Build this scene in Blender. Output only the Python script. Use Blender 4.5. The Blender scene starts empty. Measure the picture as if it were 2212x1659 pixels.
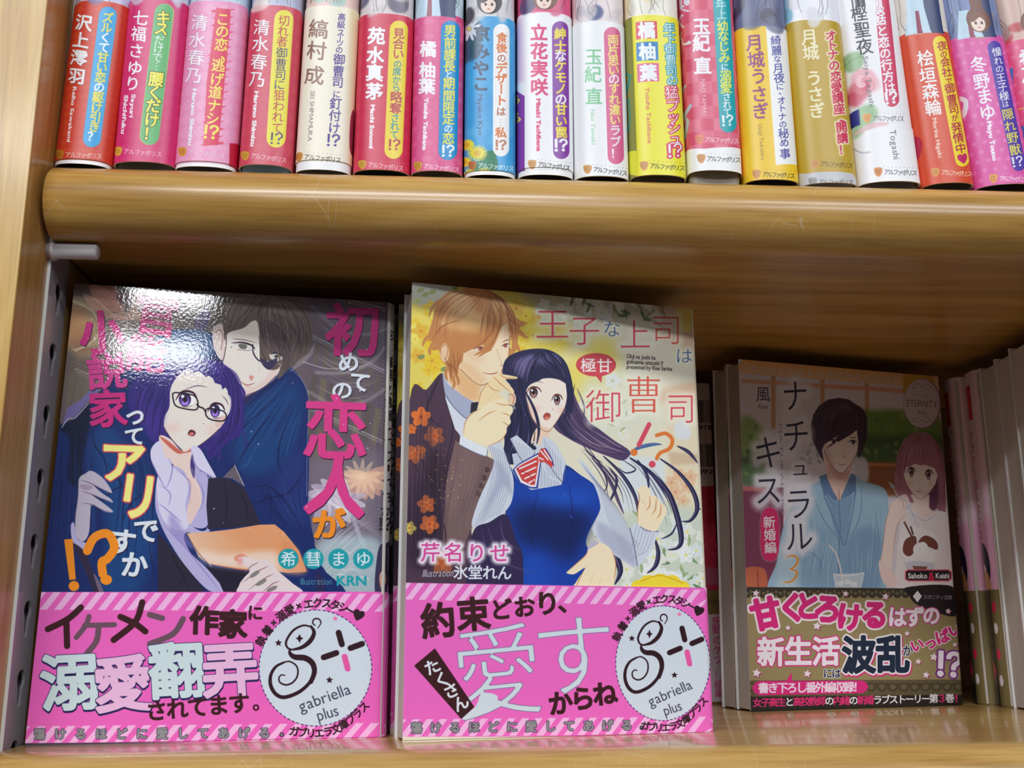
import bpy, bmesh, math, random
import numpy as np
from mathutils import Vector, Matrix
from mathutils.geometry import tessellate_polygon

SC = bpy.context.scene
COL = SC.collection

# ------------------------------------------------------------------ camera
FPX, PITCH, YAW, ROLL = 2276.365, 0.225964, 0.0672182, -0.00294721
IMG_W, IMG_H = 2212.0, 1659.0
FW = np.array([math.sin(YAW)*math.cos(PITCH), math.cos(YAW)*math.cos(PITCH), math.sin(PITCH)])
RT0 = np.array([math.cos(YAW), -math.sin(YAW), 0.0])
UP0 = np.cross(RT0, FW)
RT = RT0*math.cos(ROLL) + UP0*math.sin(ROLL)
UP = UP0*math.cos(ROLL) - RT0*math.sin(ROLL)
cam_d = bpy.data.cameras.new('camera')
cam_d.sensor_fit = 'HORIZONTAL'
cam_d.sensor_width = 36.0
cam_d.lens = 36.0*FPX/IMG_W
cam_d.clip_start = 0.01
cam_d.clip_end = 50
cam = bpy.data.objects.new('camera', cam_d)
COL.objects.link(cam)
cam.matrix_world = Matrix(((RT[0], UP[0], -FW[0], 0), (RT[1], UP[1], -FW[1], 0), (RT[2], UP[2], -FW[2], 0), (0, 0, 0, 1)))
SC.camera = cam
cam_d.dof.use_dof = False

# ------------------------------------------------------------------ light
SC.view_settings.view_transform = 'Standard'
SC.view_settings.look = 'None'
SC.view_settings.gamma = 1.0
SC.view_settings.exposure = 0.0
SC.view_settings.use_curve_mapping = False
world = bpy.data.worlds.new('shop_air')
SC.world = world
world.use_nodes = True
world.node_tree.nodes['Background'].inputs[0].default_value = (0.80, 0.86, 1.0, 1)
world.node_tree.nodes['Background'].inputs[1].default_value = 0.10


def lamp(name, x, y, z, sx, sy, power, col=(0.93, 0.96, 1.0)):
    """a ceiling luminaire of the shop, facing straight down"""
    l = bpy.data.lights.new(name, 'AREA')
    l.shape = 'RECTANGLE'
    l.size = sx
    l.size_y = sy
    l.energy = power
    l.color = col
    o = bpy.data.objects.new(name, l)
    o.location = (x, y, z)
    COL.objects.link(o)
    return o


lamp('ceiling_lamp', -0.08, -2.93, 1.40, 0.27, 0.26, 7)
lamp('ceiling_lamp', -0.11, -3.57, 1.40, 0.36, 0.38, 11)
lamp('ceiling_lamp', -0.65, -1.12, 1.40, 1.2, 0.26, 30)
lamp('ceiling_lamp', 0.95, -1.12, 1.40, 1.2, 0.26, 18)
lamp('ceiling_lamp', -0.9, -2.36, 1.40, 1.2, 0.26, 42)
lamp('ceiling_lamp', 1.1, -2.36, 1.40, 1.2, 0.26, 37)


# ------------------------------------------------------------------ helpers
def cam_px(P):
    P = np.asarray(P, float)
    d = P @ FW
    return np.stack([IMG_W/2 + FPX*(P @ RT)/d, IMG_H/2 - FPX*(P @ UP)/d], -1)


def ray(px, py):
    return FW + RT*(px-IMG_W/2)/FPX - UP*(py-IMG_H/2)/FPX


def hit(px, py, axis, val):
    d = ray(px, py)
    return d*val/d[axis]


def lin(c):
    """sRGB 0..255 to linear 0..1"""
    c = np.asarray(c, float)/255.0
    return np.where(c <= 0.04045, c/12.92, ((c+0.055)/1.055)**2.4)


def L4(c):
    r = lin(c)
    return (float(r[0]), float(r[1]), float(r[2]), 1.0)


def tag(o, label=None, cat=None, group=None, kind=None):
    if label: o['label'] = label
    if cat: o['category'] = cat
    if group: o['group'] = group
    if kind: o['kind'] = kind
    return o


def empty(name, loc=(0, 0, 0)):
    o = bpy.data.objects.new(name, None)
    o.empty_display_size = 0.01
    o.location = loc
    COL.objects.link(o)
    return o


def link_mesh(name, me, mats, parent=None, mw=None, smooth=False):
    for m in mats:
        me.materials.append(m)
    if smooth:
        me.polygons.foreach_set('use_smooth', [True]*len(me.polygons))
    o = bpy.data.objects.new(name, me)
    COL.objects.link(o)
    if parent is not None:
        o.parent = parent
    if mw is not None:
        o.matrix_local = mw
    return o


def from_bm(name, bm, mats, parent=None, mw=None, smooth=False):
    me = bpy.data.meshes.new(name)
    bm.normal_update()
    bm.to_mesh(me)
    bm.free()
    return link_mesh(name, me, mats, parent, mw, smooth)


def bm_box(bm, a, b, bevel=0.0, seg=2):
    r = bmesh.ops.create_cube(bm, size=1.0)
    vs = r['verts']
    for v in vs:
        v.co = Vector([(a[i]+b[i])/2 + v.co[i]*(b[i]-a[i]) for i in range(3)])
    if bevel > 0:
        es = list({e for v in vs for e in v.link_edges})
        bmesh.ops.bevel(bm, geom=es, offset=bevel, segments=seg, profile=0.5, affect='EDGES')


def extrude_profile(bm, pts, axis, lo, hi):
    """closed polygon pts (2-D, ccw) swept along axis x or z"""
    def co(p, t):
        return (t, p[0], p[1]) if axis == 'x' else (p[0], p[1], t)
    A = [bm.verts.new(co(p, lo)) for p in pts]
    B = [bm.verts.new(co(p, hi)) for p in pts]
    n = len(pts)
    fs = []
    for i in range(n):
        fs.append(bm.faces.new((A[i], A[(i+1) % n], B[(i+1) % n], B[i])))
    fs.append(bm.faces.new(A[::-1]))
    fs.append(bm.faces.new(B))
    bmesh.ops.recalc_face_normals(bm, faces=fs)
    return fs


# ------------------------------------------------------------------ materials
def new_mat(name, rough=0.5, base=(200, 200, 200), metallic=0.0, spec=0.5, coat=0.0, coat_rough=0.1):
    m = bpy.data.materials.new(name)
    m.use_nodes = True
    b = m.node_tree.nodes['Principled BSDF']
    b.inputs['Base Color'].default_value = L4(base)
    b.inputs['Roughness'].default_value = rough
    b.inputs['Metallic'].default_value = metallic
    b.inputs['Specular IOR Level'].default_value = spec
    b.inputs['Coat Weight'].default_value = coat
    b.inputs['Coat Roughness'].default_value = coat_rough
    return m


def wood_mat(name, grain_axis, dark, mid, light, rough=0.32, coat=0.35, coat_rough=0.16, scratches=True, streak=1.0, bump=0.15):
    """laminated blond wood; grain runs along grain_axis in object space (metres)"""
    m = new_mat(name, rough)
    nt = m.node_tree
    N, Lk = nt.nodes, nt.links
    b = N['Principled BSDF']
    b.inputs['Coat Weight'].default_value = coat
    b.inputs['Coat Roughness'].default_value = coat_rough
    tc = N.new('ShaderNodeTexCoord')

    def mapped(along, across, loc=(0, 0, 0)):
        mp = N.new('ShaderNodeMapping')
        s = [across]*3
        s[grain_axis] = along
        mp.inputs['Scale'].default_value = s
        mp.inputs['Location'].default_value = loc
        Lk.new(tc.outputs['Object'], mp.inputs['Vector'])
        return mp
    m1 = mapped(9, 110)
    n1 = N.new('ShaderNodeTexNoise')
    n1.inputs['Scale'].default_value = 1.0
    n1.inputs['Detail'].default_value = 5
    n1.inputs['Distortion'].default_value = 0.6
    Lk.new(m1.outputs[0], n1.inputs['Vector'])
    m2 = mapped(40*streak, 900, (3, 1, 7))
    n2 = N.new('ShaderNodeTexNoise')
    n2.inputs['Scale'].default_value = 1.0
    n2.inputs['Detail'].default_value = 3
    Lk.new(m2.outputs[0], n2.inputs['Vector'])
    r1 = N.new('ShaderNodeValToRGB')
    r1.color_ramp.elements[0].position = 0.32
    r1.color_ramp.elements[0].color = L4(dark)
    r1.color_ramp.elements[1].position = 0.68
    r1.color_ramp.elements[1].color = L4(light)
    e = r1.color_ramp.elements.new(0.5)
    e.color = L4(mid)
    Lk.new(n1.outputs['Fac'], r1.inputs['Fac'])
    r2 = N.new('ShaderNodeValToRGB')
    r2.color_ramp.elements[0].position = 0.30
    r2.color_ramp.elements[0].color = (0.78, 0.72, 0.64, 1)
    r2.color_ramp.elements[1].position = 0.52
    r2.color_ramp.elements[1].color = (1, 1, 1, 1)
    Lk.new(n2.outputs['Fac'], r2.inputs['Fac'])
    mx = N.new('ShaderNodeMix')
    mx.data_type = 'RGBA'
    mx.blend_type = 'MULTIPLY'
    mx.inputs[0].default_value = 0.75
    Lk.new(r1.outputs[0], mx.inputs[6])
    Lk.new(r2.outputs[0], mx.inputs[7])
    out = mx.outputs[2]
    if scratches:
        m3 = mapped(150, 60, (1, 4, 2))
        v = N.new('ShaderNodeTexVoronoi')
        v.feature = 'DISTANCE_TO_EDGE'
        v.inputs['Scale'].default_value = 1.0
        v.inputs['Randomness'].default_value = 1.0
        Lk.new(m3.outputs[0], v.inputs['Vector'])
        lt = N.new('ShaderNodeMath'); lt.operation = 'LESS_THAN'; lt.inputs[1].default_value = 0.008
        Lk.new(v.outputs[0], lt.inputs[0])
        m4 = mapped(45, 70, (9, 2, 2))
        n4 = N.new('ShaderNodeTexNoise'); n4.inputs['Scale'].default_value = 1.0; n4.inputs['Detail'].default_value = 1
        Lk.new(m4.outputs[0], n4.inputs['Vector'])
        gt = N.new('ShaderNodeMath'); gt.operation = 'GREATER_THAN'; gt.inputs[1].default_value = 0.60
        Lk.new(n4.outputs['Fac'], gt.inputs[0])
        mu = N.new('ShaderNodeMath'); mu.operation = 'MULTIPLY'
        Lk.new(lt.outputs[0], mu.inputs[0]); Lk.new(gt.outputs[0], mu.inputs[1])
        m5 = N.new('ShaderNodeMath'); m5.operation = 'MULTIPLY'; m5.inputs[1].default_value = 0.24
        Lk.new(mu.outputs[0], m5.inputs[0])
        mx2 = N.new('ShaderNodeMix'); mx2.data_type = 'RGBA'
        Lk.new(m5.outputs[0], mx2.inputs[0])
        Lk.new(out, mx2.inputs[6])
        mx2.inputs[7].default_value = L4((232, 220, 196))
        out = mx2.outputs[2]
    Lk.new(out, b.inputs['Base Color'])
    bp = N.new('ShaderNodeBump')
    bp.inputs['Strength'].default_value = bump
    bp.inputs['Distance'].default_value = 0.0002
    Lk.new(n2.outputs['Fac'], bp.inputs['Height'])
    Lk.new(bp.outputs[0], b.inputs['Normal'])
    return m


M_SHELF = wood_mat('shelf_wood', 0, (172, 128, 60), (192, 147, 74), (208, 166, 92))
M_SHELF_LOW = wood_mat('deck_wood', 0, (176, 136, 72), (198, 158, 92), (212, 174, 108), rough=0.3, coat=0.6, coat_rough=0.10)
M_FRONT = wood_mat('upright_front_wood', 2, (192, 148, 74), (214, 172, 94), (228, 192, 120), scratches=False)
M_SIDE = wood_mat('upright_side_wood', 2, (166, 118, 56), (190, 142, 76), (206, 162, 98), scratches=False, coat=0.2)
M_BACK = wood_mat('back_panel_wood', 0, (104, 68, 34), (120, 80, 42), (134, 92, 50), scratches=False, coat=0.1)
M_STEEL = new_mat('brushed_steel', 0.24, (186, 178, 188), 0.4)
M_EDGE = new_mat('lit_steel_lip', 0.25, (236, 240, 236), 0.0, 0.8)  # folded lip of the same steel; its catch of light put into the colour
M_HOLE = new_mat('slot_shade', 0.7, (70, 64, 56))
M_PIN = new_mat('pin_plastic', 0.45, (204, 198, 196))
M_WHITE = new_mat('white_card', 0.5, (232, 232, 230))


def paper_edge_mat(name, tone, axis):
    m = new_mat(name, 0.8, tone)
    nt = m.node_tree
    N, Lk = nt.nodes, nt.links
    b = N['Principled BSDF']
    tc = N.new('ShaderNodeTexCoord')
    mp = N.new('ShaderNodeMapping')
    s = [25.0, 25.0, 25.0]
    s[axis] = 5200.0
    mp.inputs['Scale'].default_value = s
    Lk.new(tc.outputs['Object'], mp.inputs['Vector'])
    n = N.new('ShaderNodeTexNoise'); n.inputs['Scale'].default_value = 1.0; n.inputs['Detail'].default_value = 2
    Lk.new(mp.outputs[0], n.inputs['Vector'])
    r = N.new('ShaderNodeValToRGB')
    t = np.array(tone, float)
    r.color_ramp.elements[0].position = 0.3
    r.color_ramp.elements[0].color = L4(t*0.86)
    r.color_ramp.elements[1].position = 0.65
    r.color_ramp.elements[1].color = L4(t)
    Lk.new(n.outputs['Fac'], r.inputs['Fac'])
    Lk.new(r.outputs[0], b.inputs['Base Color'])
    bp = N.new('ShaderNodeBump'); bp.inputs['Strength'].default_value = 0.4; bp.inputs['Distance'].default_value = 0.0001
    Lk.new(n.outputs['Fac'], bp.inputs['Height'])
    Lk.new(bp.outputs[0], b.inputs['Normal'])
    return m


M_PAGES = paper_edge_mat('page_edges', (214, 208, 198), 1)
M_PAGES_X = paper_edge_mat('page_edges_top_row', (214, 206, 192), 0)

# ------------------------------------------------------------------ the printing press:
# artwork and lettering are computed here stroke by stroke into generated images
_font_curve = bpy.data.curves.new('type_probe', 'FONT')
_font_curve.fill_mode = 'NONE'
_font_curve.resolution_u = 3
_font_obj = bpy.data.objects.new('type_probe', _font_curve)
COL.objects.link(_font_obj)
_segs = {}
_sdf = {}


def glyph_segments(chars):
    for ch in chars:
        if ch in _segs:
            continue
        _font_curve.body = ch
        bpy.context.view_layer.update()
        dg = bpy.context.evaluated_depsgraph_get()
        oe = _font_obj.evaluated_get(dg)
        me = oe.to_mesh()
        if me is None or len(me.edges) == 0:
            _segs[ch] = None
            continue
        v = np.array([tuple(x.co[:2]) for x in me.vertices], float).reshape(-1, 2)
        e = np.array([tuple(x.vertices[:]) for x in me.edges], int).reshape(-1, 2)
        _segs[ch] = (v[e[:, 0]], v[e[:, 1]]) if len(e) else None
        oe.to_mesh_clear()


PADM = 0.22


def glyph_sdf(ch, G):
    """signed distance (em units, + inside) on a grid over the glyph's own box plus PADM"""
    key = (ch, G)
    if key in _sdf:
        return _sdf[key]
    glyph_segments(ch)
    if _segs[ch] is None:
        _sdf[key] = None
        return None
    A, B = _segs[ch]
    lo = np.minimum(A.min(0), B.min(0))
    hi = np.maximum(A.max(0), B.max(0))
    if ord(ch) > 0x2E80:
        lo, hi = np.array([0.0, -0.12]), np.array([1.0, 0.88])
    x0, y0 = lo - PADM
    x1, y1 = hi + PADM
    nx, ny = int((x1-x0)*G)+1, int((y1-y0)*G)+1
    xs = x0 + (np.arange(nx)+0.5)/G
    ys = y0 + (np.arange(ny)+0.5)/G
    X, Y = np.meshgrid(xs, ys)
    P = np.stack([X.ravel(), Y.ravel()], 1).astype(np.float32)
    A = A.astype(np.float32)
    D = (B - A).astype(np.float32)
    L2 = (D*D).sum(1) + 1e-12
    ax = P[:, 0:1] - A[None, :, 0]
    ay = P[:, 1:2] - A[None, :, 1]
    t = np.clip((ax*D[:, 0] + ay*D[:, 1])/L2, 0, 1)
    dist = np.sqrt(((ax - t*D[:, 0])**2 + (ay - t*D[:, 1])**2).min(1))
    b_y = A[:, 1] + D[:, 1]
    up = (A[:, 1] <= P[:, 1:2]) & (b_y > P[:, 1:2])
    dn = (A[:, 1] > P[:, 1:2]) & (b_y <= P[:, 1:2])
    cr = D[:, 0]*ay - D[:, 1]*ax
    wn = (up & (cr > 0)).sum(1) - (dn & (cr < 0)).sum(1)
    s = np.where(wn != 0, dist, -dist).reshape(ny, nx).astype(np.float32)
    _sdf[key] = (s, x0, y0, G, lo, hi)
    return _sdf[key]


def catmull(P, closed=True, n=6):
    P = np.asarray(P, float)
    m = len(P)
    if m < 3:
        return P
    out = []
    rng = range(m) if closed else range(m-1)
    t = np.linspace(0, 1, n, endpoint=False)[:, None]
    for i in rng:
        if closed:
            p0, p1, p2, p3 = P[(i-1) % m], P[i], P[(i+1) % m], P[(i+2) % m]
        else:
            p0, p1, p2, p3 = P[max(i-1, 0)], P[i], P[i+1], P[min(i+2, m-1)]
        out.append(0.5*((2*p1) + (-p0+p2)*t + (2*p0-5*p1+4*p2-p3)*t*t + (-p0+3*p1-3*p2+p3)*t**3))
    out = np.concatenate(out)
    if not closed:
        out = np.vstack([out, P[-1]])
    return out


def fill_cov(pts_list, W, H, SS=3):
    """anti-aliased coverage of closed polygons (texture pixels, y down); returns (x0,y0,cov)"""
    allp = np.concatenate(pts_list)
    x0 = max(int(np.floor(allp[:, 0].min()))-1, 0)
    y0 = max(int(np.floor(allp[:, 1].min()))-1, 0)
    x1 = min(int(np.ceil(allp[:, 0].max()))+2, W)
    y1 = min(int(np.ceil(allp[:, 1].max()))+2, H)
    if x1 <= x0 or y1 <= y0:
        return None
    w, h = x1-x0, y1-y0
    acc = np.zeros((h*SS, w+2), np.float32)
    for P in pts_list:
        A = P - np.array([x0, y0])
        B = np.roll(A, -1, 0)
        for a, b in zip(A, B):
            if a[1] == b[1]:
                continue
            s = 1.0
            if a[1] > b[1]:
                a, b, s = b, a, -1.0
            r0 = int(np.ceil(a[1]*SS-0.5)); r1 = int(np.ceil(b[1]*SS-0.5))
            r0 = max(r0, 0); r1 = min(r1, h*SS)
            if r1 <= r0:
                continue
            rr = np.arange(r0, r1)
            xx = a[0] + (b[0]-a[0])*((rr+0.5)/SS - a[1])/(b[1]-a[1])
            xx = np.clip(xx, 0, w)
            xi = xx.astype(int)
            fr = xx-xi
            acc[rr, xi] += s*(1-fr)
            acc[rr, xi+1] += s*fr
    c = np.clip(np.abs(np.cumsum(acc, 1)[:, :w]), 0, 1).reshape(h, SS, w).mean(1)
    return x0, y0, c


def box_blur(a, r):
    r = int(r)
    if r < 1:
        return a
    for ax in (0, 1):
        for _ in range(2):
            p = np.pad(a, [(r+1, r) if i == ax else (0, 0) for i in (0, 1)], mode='edge')
            c = np.cumsum(p, ax)
            n = a.shape[ax]
            if ax == 0:
                a = (c[2*r+1:2*r+1+n] - c[:n])/(2*r+1)
            else:
                a = (c[:, 2*r+1:2*r+1+n] - c[:, :n])/(2*r+1)
    return a


class Art:
    """canvas of w x h millimetres; drawing positions come in measured coordinates that to_mm() turns into mm (y up)"""

    def __init__(s, w, h, ppm, to_mm, base=(255, 255, 255), frame=(0, 0, 1)):
        s.w, s.h, s.ppm, s.to_mm = w, h, ppm, to_mm
        s.W, s.H = int(w*ppm), int(h*ppm)
        s.img = np.empty((s.H, s.W, 3), np.float32)
        s.img[:] = np.asarray(base, float)/255
        s.frame = frame

    def P(s, pts):
        pts = np.asarray(pts, float).reshape(-1, 2)
        f = s.frame
        m = s.to_mm(np.stack([f[0]+pts[:, 0]/f[2], f[1]+pts[:, 1]/f[2]], 1))
        return np.stack([m[:, 0]*s.ppm, s.H - m[:, 1]*s.ppm], 1)

    def comp(s, x0, y0, cov, col, grad=None):
        h, w = cov.shape
        reg = s.img[y0:y0+h, x0:x0+w]
        cov = cov[:reg.shape[0], :reg.shape[1]]
        h, w = cov.shape
        c = np.asarray(col, float)/255
        if grad is not None:
            p0, p1, c2 = grad
            q = s.P([p0, p1])
            d = q[1]-q[0]
            yy, xx = np.mgrid[0:h, 0:w]
            t = ((xx+x0-q[0, 0])*d[0] + (yy+y0-q[0, 1])*d[1])/(d@d)
            t = np.clip(t, 0, 1)[..., None]
            c = c*(1-t) + (np.asarray(c2, float)/255)*t
        a = cov[..., None]
        reg[:] = reg*(1-a) + c*a

    def poly(s, pts, col, smooth=True, alpha=1.0, blur=0, grad=None, n=6):
        q = s.P(pts)
        if smooth:
            q = catmull(q, True, n)
        if blur:
            b = int(blur*s.ppm/10.0)+1
            r = fill_cov([q], s.W, s.H)
            if r is None: return
            x0, y0, c = r
            pb = 3*b
            X0, Y0 = max(x0-pb, 0), max(y0-pb, 0)
            X1, Y1 = min(x0+c.shape[1]+pb, s.W), min(y0+c.shape[0]+pb, s.H)
            big = np.zeros((Y1-Y0, X1-X0), np.float32)
            big[y0-Y0:y0-Y0+c.shape[0], x0-X0:x0-X0+c.shape[1]] = c
            s.comp(X0, Y0, box_blur(big, b)*alpha, col, grad)
        else:
            r = fill_cov([q], s.W, s.H)
            if r is not None:
                s.comp(r[0], r[1], r[2]*alpha, col, grad)

    def line(s, pts, wid, col, smooth=True, alpha=1.0, taper=(1, 1), n=8, blur=0):
        """wid in measured units; taper = width factor at both ends (middle is 1)"""
        P = np.asarray(pts, float).reshape(-1, 2)
        if smooth and len(P) > 2:
            P = catmull(P, False, n)
        t = np.linspace(0, 1, len(P))
        prof = np.where(t < 0.5, taper[0]+(1-taper[0])*np.sin(t*math.pi), taper[1]+(1-taper[1])*np.sin(t*math.pi))
        T = np.gradient(P, axis=0)
        T /= np.linalg.norm(T, axis=1)[:, None]+1e-9
        Nn = np.stack([-T[:, 1], T[:, 0]], 1)
        hw = (wid/2*prof)[:, None]
        a = P+Nn*hw
        b = P-Nn*hw
        caps = []
        if taper[1] > 0.6 and wid > 3:
            th = np.linspace(0, math.pi, 7)[1:-1]
            caps = [P[-1] + hw[-1]*(Nn[-1]*math.cos(k)+T[-1]*math.sin(k)) for k in th]
        cap0 = []
        if taper[0] > 0.6 and wid > 3:
            th = np.linspace(0, math.pi, 7)[1:-1]
            cap0 = [P[0] + hw[0]*(-Nn[0]*math.cos(k)-T[0]*math.sin(k)) for k in th]
        q = np.vstack([a] + ([np.array(caps)] if len(caps) else []) + [b[::-1]] + ([np.array(cap0)] if len(cap0) else []))
        s.poly(q, col, False, alpha, blur)

    def ell(s, c, rx, ry=None, col=(0, 0, 0), rot=0, alpha=1.0, blur=0, grad=None, n=28, a0=0, a1=360):
        ry = rx if ry is None else ry
        t = np.radians(np.linspace(a0, a1, n, endpoint=(a1-a0 != 360)))
        r = math.radians(rot)
        x, y = rx*np.cos(t), ry*np.sin(t)
        pts = np.stack([c[0]+x*math.cos(r)-y*math.sin(r), c[1]+x*math.sin(r)+y*math.cos(r)], 1)
        s.poly(pts, col, False, alpha, blur, grad)

    def star(s, c, r, col, k=5, inner=0.42, rot=0, alpha=1.0):
        pts = []
        for i in range(2*k):
            a = math.radians(rot-90+180*i/k)
            q = r if i % 2 == 0 else r*inner
            pts.append((c[0]+q*math.cos(a), c[1]+q*math.sin(a)))
        s.poly(pts, col, False, alpha)

    def _glyph(s, ch, quad, layers):
        """quad: TL,TR,BL of the em box in texture pixels"""
        tl, tr, bl = quad
        em = max(np.linalg.norm(tr-tl), np.linalg.norm(bl-tl))
        G = 44 if em < 60 else (64 if em < 130 else 110)
        g = glyph_sdf(ch, G)
        if g is None: return
        sd, gx, gy, G, lo, hi = g
        # em-box coordinates: a in 0..1 rightwards, b in 0..1 downwards over [lo,hi]
        M = np.stack([tr-tl, bl-tl], 1)
        det = np.linalg.det(M)
        if abs(det) < 1e-6: return
        Mi = np.linalg.inv(M)
        span = hi-lo
        px_per_em = math.sqrt(abs(det)/(span[0]*span[1]))
        pad = PADM
        cs = np.array([tl + M@np.array([(-pad if i % 2 == 0 else span[0]+pad)/span[0], (-pad if i < 2 else span[1]+pad)/span[1]]) for i in range(4)])
        x0 = max(int(cs[:, 0].min())-1, 0); x1 = min(int(cs[:, 0].max())+2, s.W)
        y0 = max(int(cs[:, 1].min())-1, 0); y1 = min(int(cs[:, 1].max())+2, s.H)
        if x1 <= x0 or y1 <= y0: return
        yy, xx = np.mgrid[y0:y1, x0:x1]
        d = np.stack([xx+0.5-tl[0], yy+0.5-tl[1]], -1) @ Mi.T
        ex = lo[0] + d[..., 0]*span[0]
        ey = hi[1] - d[..., 1]*span[1]
        fx = (ex-gx)*G-0.5
        fy = (ey-gy)*G-0.5
        ny, nx = sd.shape
        ok = (fx >= 0) & (fx < nx-1) & (fy >= 0) & (fy < ny-1)
        fx = np.clip(fx, 0, nx-1.001); fy = np.clip(fy, 0, ny-1.001)
        ix, iy = fx.astype(int), fy.astype(int)
        ax, ay = fx-ix, fy-iy
        v = (sd[iy, ix]*(1-ax)*(1-ay)+sd[iy, ix+1]*ax*(1-ay)+sd[iy+1, ix]*(1-ax)*ay+sd[iy+1, ix+1]*ax*ay)
        v = np.where(ok, v, -1)
        for (off, col, soft, dx, dy, alpha) in layers:
            if dx or dy:
                sx, sy = int(round(dx*s.ppm)), int(round(dy*s.ppm))
                vv = np.roll(np.roll(v, sx, 1), sy, 0)
            else:
                vv = v
            if soft > 0:
                cov = np.clip((vv+off+soft)/soft, 0, 1)**1.5
            else:
                cov = np.clip((vv+off)*px_per_em+0.5, 0, 1)
            s.comp(x0, y0, cov.astype(np.float32)*alpha, col)

    def glyph(s, ch, c, w, h, rot, layers, skew=0):
        """one character centred at c, measured units; rot degrees clockwise"""
        if ch == '×': w, h = w*0.42, h*0.42
        if ch == '…':
            for k in (-1, 0, 1):
                rr = math.radians(rot)
                s.ell((c[0]+k*w*0.3*math.cos(rr), c[1]+k*w*0.3*math.sin(rr)), w*0.055, col=layers[-1][1])
            return
        r = math.radians(rot)
        ux = np.array([math.cos(r), math.sin(r)])
        uy = np.array([-math.sin(r), math.cos(r)]) + ux*skew
        c = np.asarray(c, float)
        tl = c-ux*w/2-uy*h/2
        q = s.P([tl, tl+ux*w, tl+uy*h])
        s._glyph(ch, q, layers)

    def text(s, chars, p0, p1, size, col, wt=0.0, out=None, glow=None, shadow=None, rot=None, asp=1.0, cols=None, skew=0, upright=False, sizes=None):
        """characters spread from centre p0 to centre p1.  out=(extra,col); glow=(radius,col)"""
        p0, p1 = np.asarray(p0, float), np.asarray(p1, float)
        n = len(chars)
        d = p1-p0
        if rot is None:
            rot = 0
        passes = []
        if shadow: passes.append([(wt, shadow[2], 0, shadow[0], shadow[1], 1.0)])
        if glow: passes.append([(wt+glow[0]*0.3, glow[1], glow[0], 0, 0, 0.95)])
        if out: passes.append([(wt+out[0], out[1], 0, 0, 0, 1.0)])
        passes.append(None)
        for ps in passes:
            for i, ch in enumerate(chars):
                if ch == ' ' or ch == '　': continue
                c = p0+d*(i/(n-1) if n > 1 else 0)
                z = size if sizes is None else sizes[i]
                cc = cols[i] if cols else col
                lay = ps if ps is not None else [(wt, cc, 0, 0, 0, 1.0)]
                r = rot
                if ch == 'ー' and upright:
                    r = rot+90
                s.glyph(ch, c, z*asp, z, r, lay, skew)

    def latin(s, txt, p0, p1, h, col, wt=0.0, out=None, skew=0, squeeze=1.0, glow=None):
        """a line of Latin letters from p0 (baseline start) towards p1 with height h per em, set with real widths"""
        p0, p1 = np.asarray(p0, float), np.asarray(p1, float)
        glyph_segments(txt)
        adv = []
        for ch in txt:
            if _segs[ch] is None:
                adv.append((0, 0.28, 0, 0))
            else:
                A, B = _segs[ch]
                adv.append((A[:, 0].min(), A[:, 0].max()-A[:, 0].min()+0.09, A[:, 1].min(), A[:, 1].max()))
        tot = sum(a[1] for a in adv)
        d = p1-p0
        Ln = np.linalg.norm(d)
        ux = d/Ln
        uy = np.array([-ux[1], ux[0]])
        k = Ln/tot
        lay0 = []
        if glow: lay0.append([(wt+glow[0]*0.3, glow[1], glow[0], 0, 0, 0.9)])
        if out: lay0.append([(wt+out[0], out[1], 0, 0, 0, 1.0)])
        lay0.append([(wt, col, 0, 0, 0, 1.0)])
        for lay in lay0:
            x = 0.0
            for ch, (l, wdt, ylo, yhi) in zip(txt, adv):
                if _segs[ch] is not None:
                    w = wdt-0.09
                    # quad over the glyph's own box
                    if w > 0:
                        a = p0+ux*(x+0.045)*k
                        tl = a-uy*yhi*h
                        tl = tl + ux*(skew*yhi*h)
                        bl = a-uy*ylo*h + ux*(skew*ylo*h)
                        q = s.P([tl, tl+ux*w*k, bl])
                        s._glyph(ch, q, lay)
                x += wdt

    def rot_latin(s, txt, p0, p1, h, col, **k):
        s.latin(txt, p0, p1, h, col, **k)

    def noise(s, amp, seed=1, scale=1):
        rg = np.random.default_rng(seed)
        n = rg.normal(0, amp, (s.H//scale+1, s.W//scale+1, 1)).astype(np.float32)
        n = np.repeat(np.repeat(n, scale, 0), scale, 1)[:s.H, :s.W]
        s.img += n

    def image(s, name, gain=(1, 1, 1)):
        im = bpy.data.images.new(name, s.W, s.H, alpha=False, float_buffer=False)
        a = np.clip(s.img, 0, 1)
        if gain != (1, 1, 1):
            l = np.where(a <= 0.04045, a/12.92, ((a+0.055)/1.055)**2.4)*np.asarray(gain)
            l = np.clip(l, 0, 0.90)
            a = np.where(l <= 0.0031308, l*12.92, 1.055*np.power(l, 1/2.4)-0.055)
        buf = np.ones((s.H, s.W, 4), np.float32)
        buf[..., :3] = a[::-1]
        im.pixels.foreach_set(buf.ravel())
        im.pack()
        return im


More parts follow.
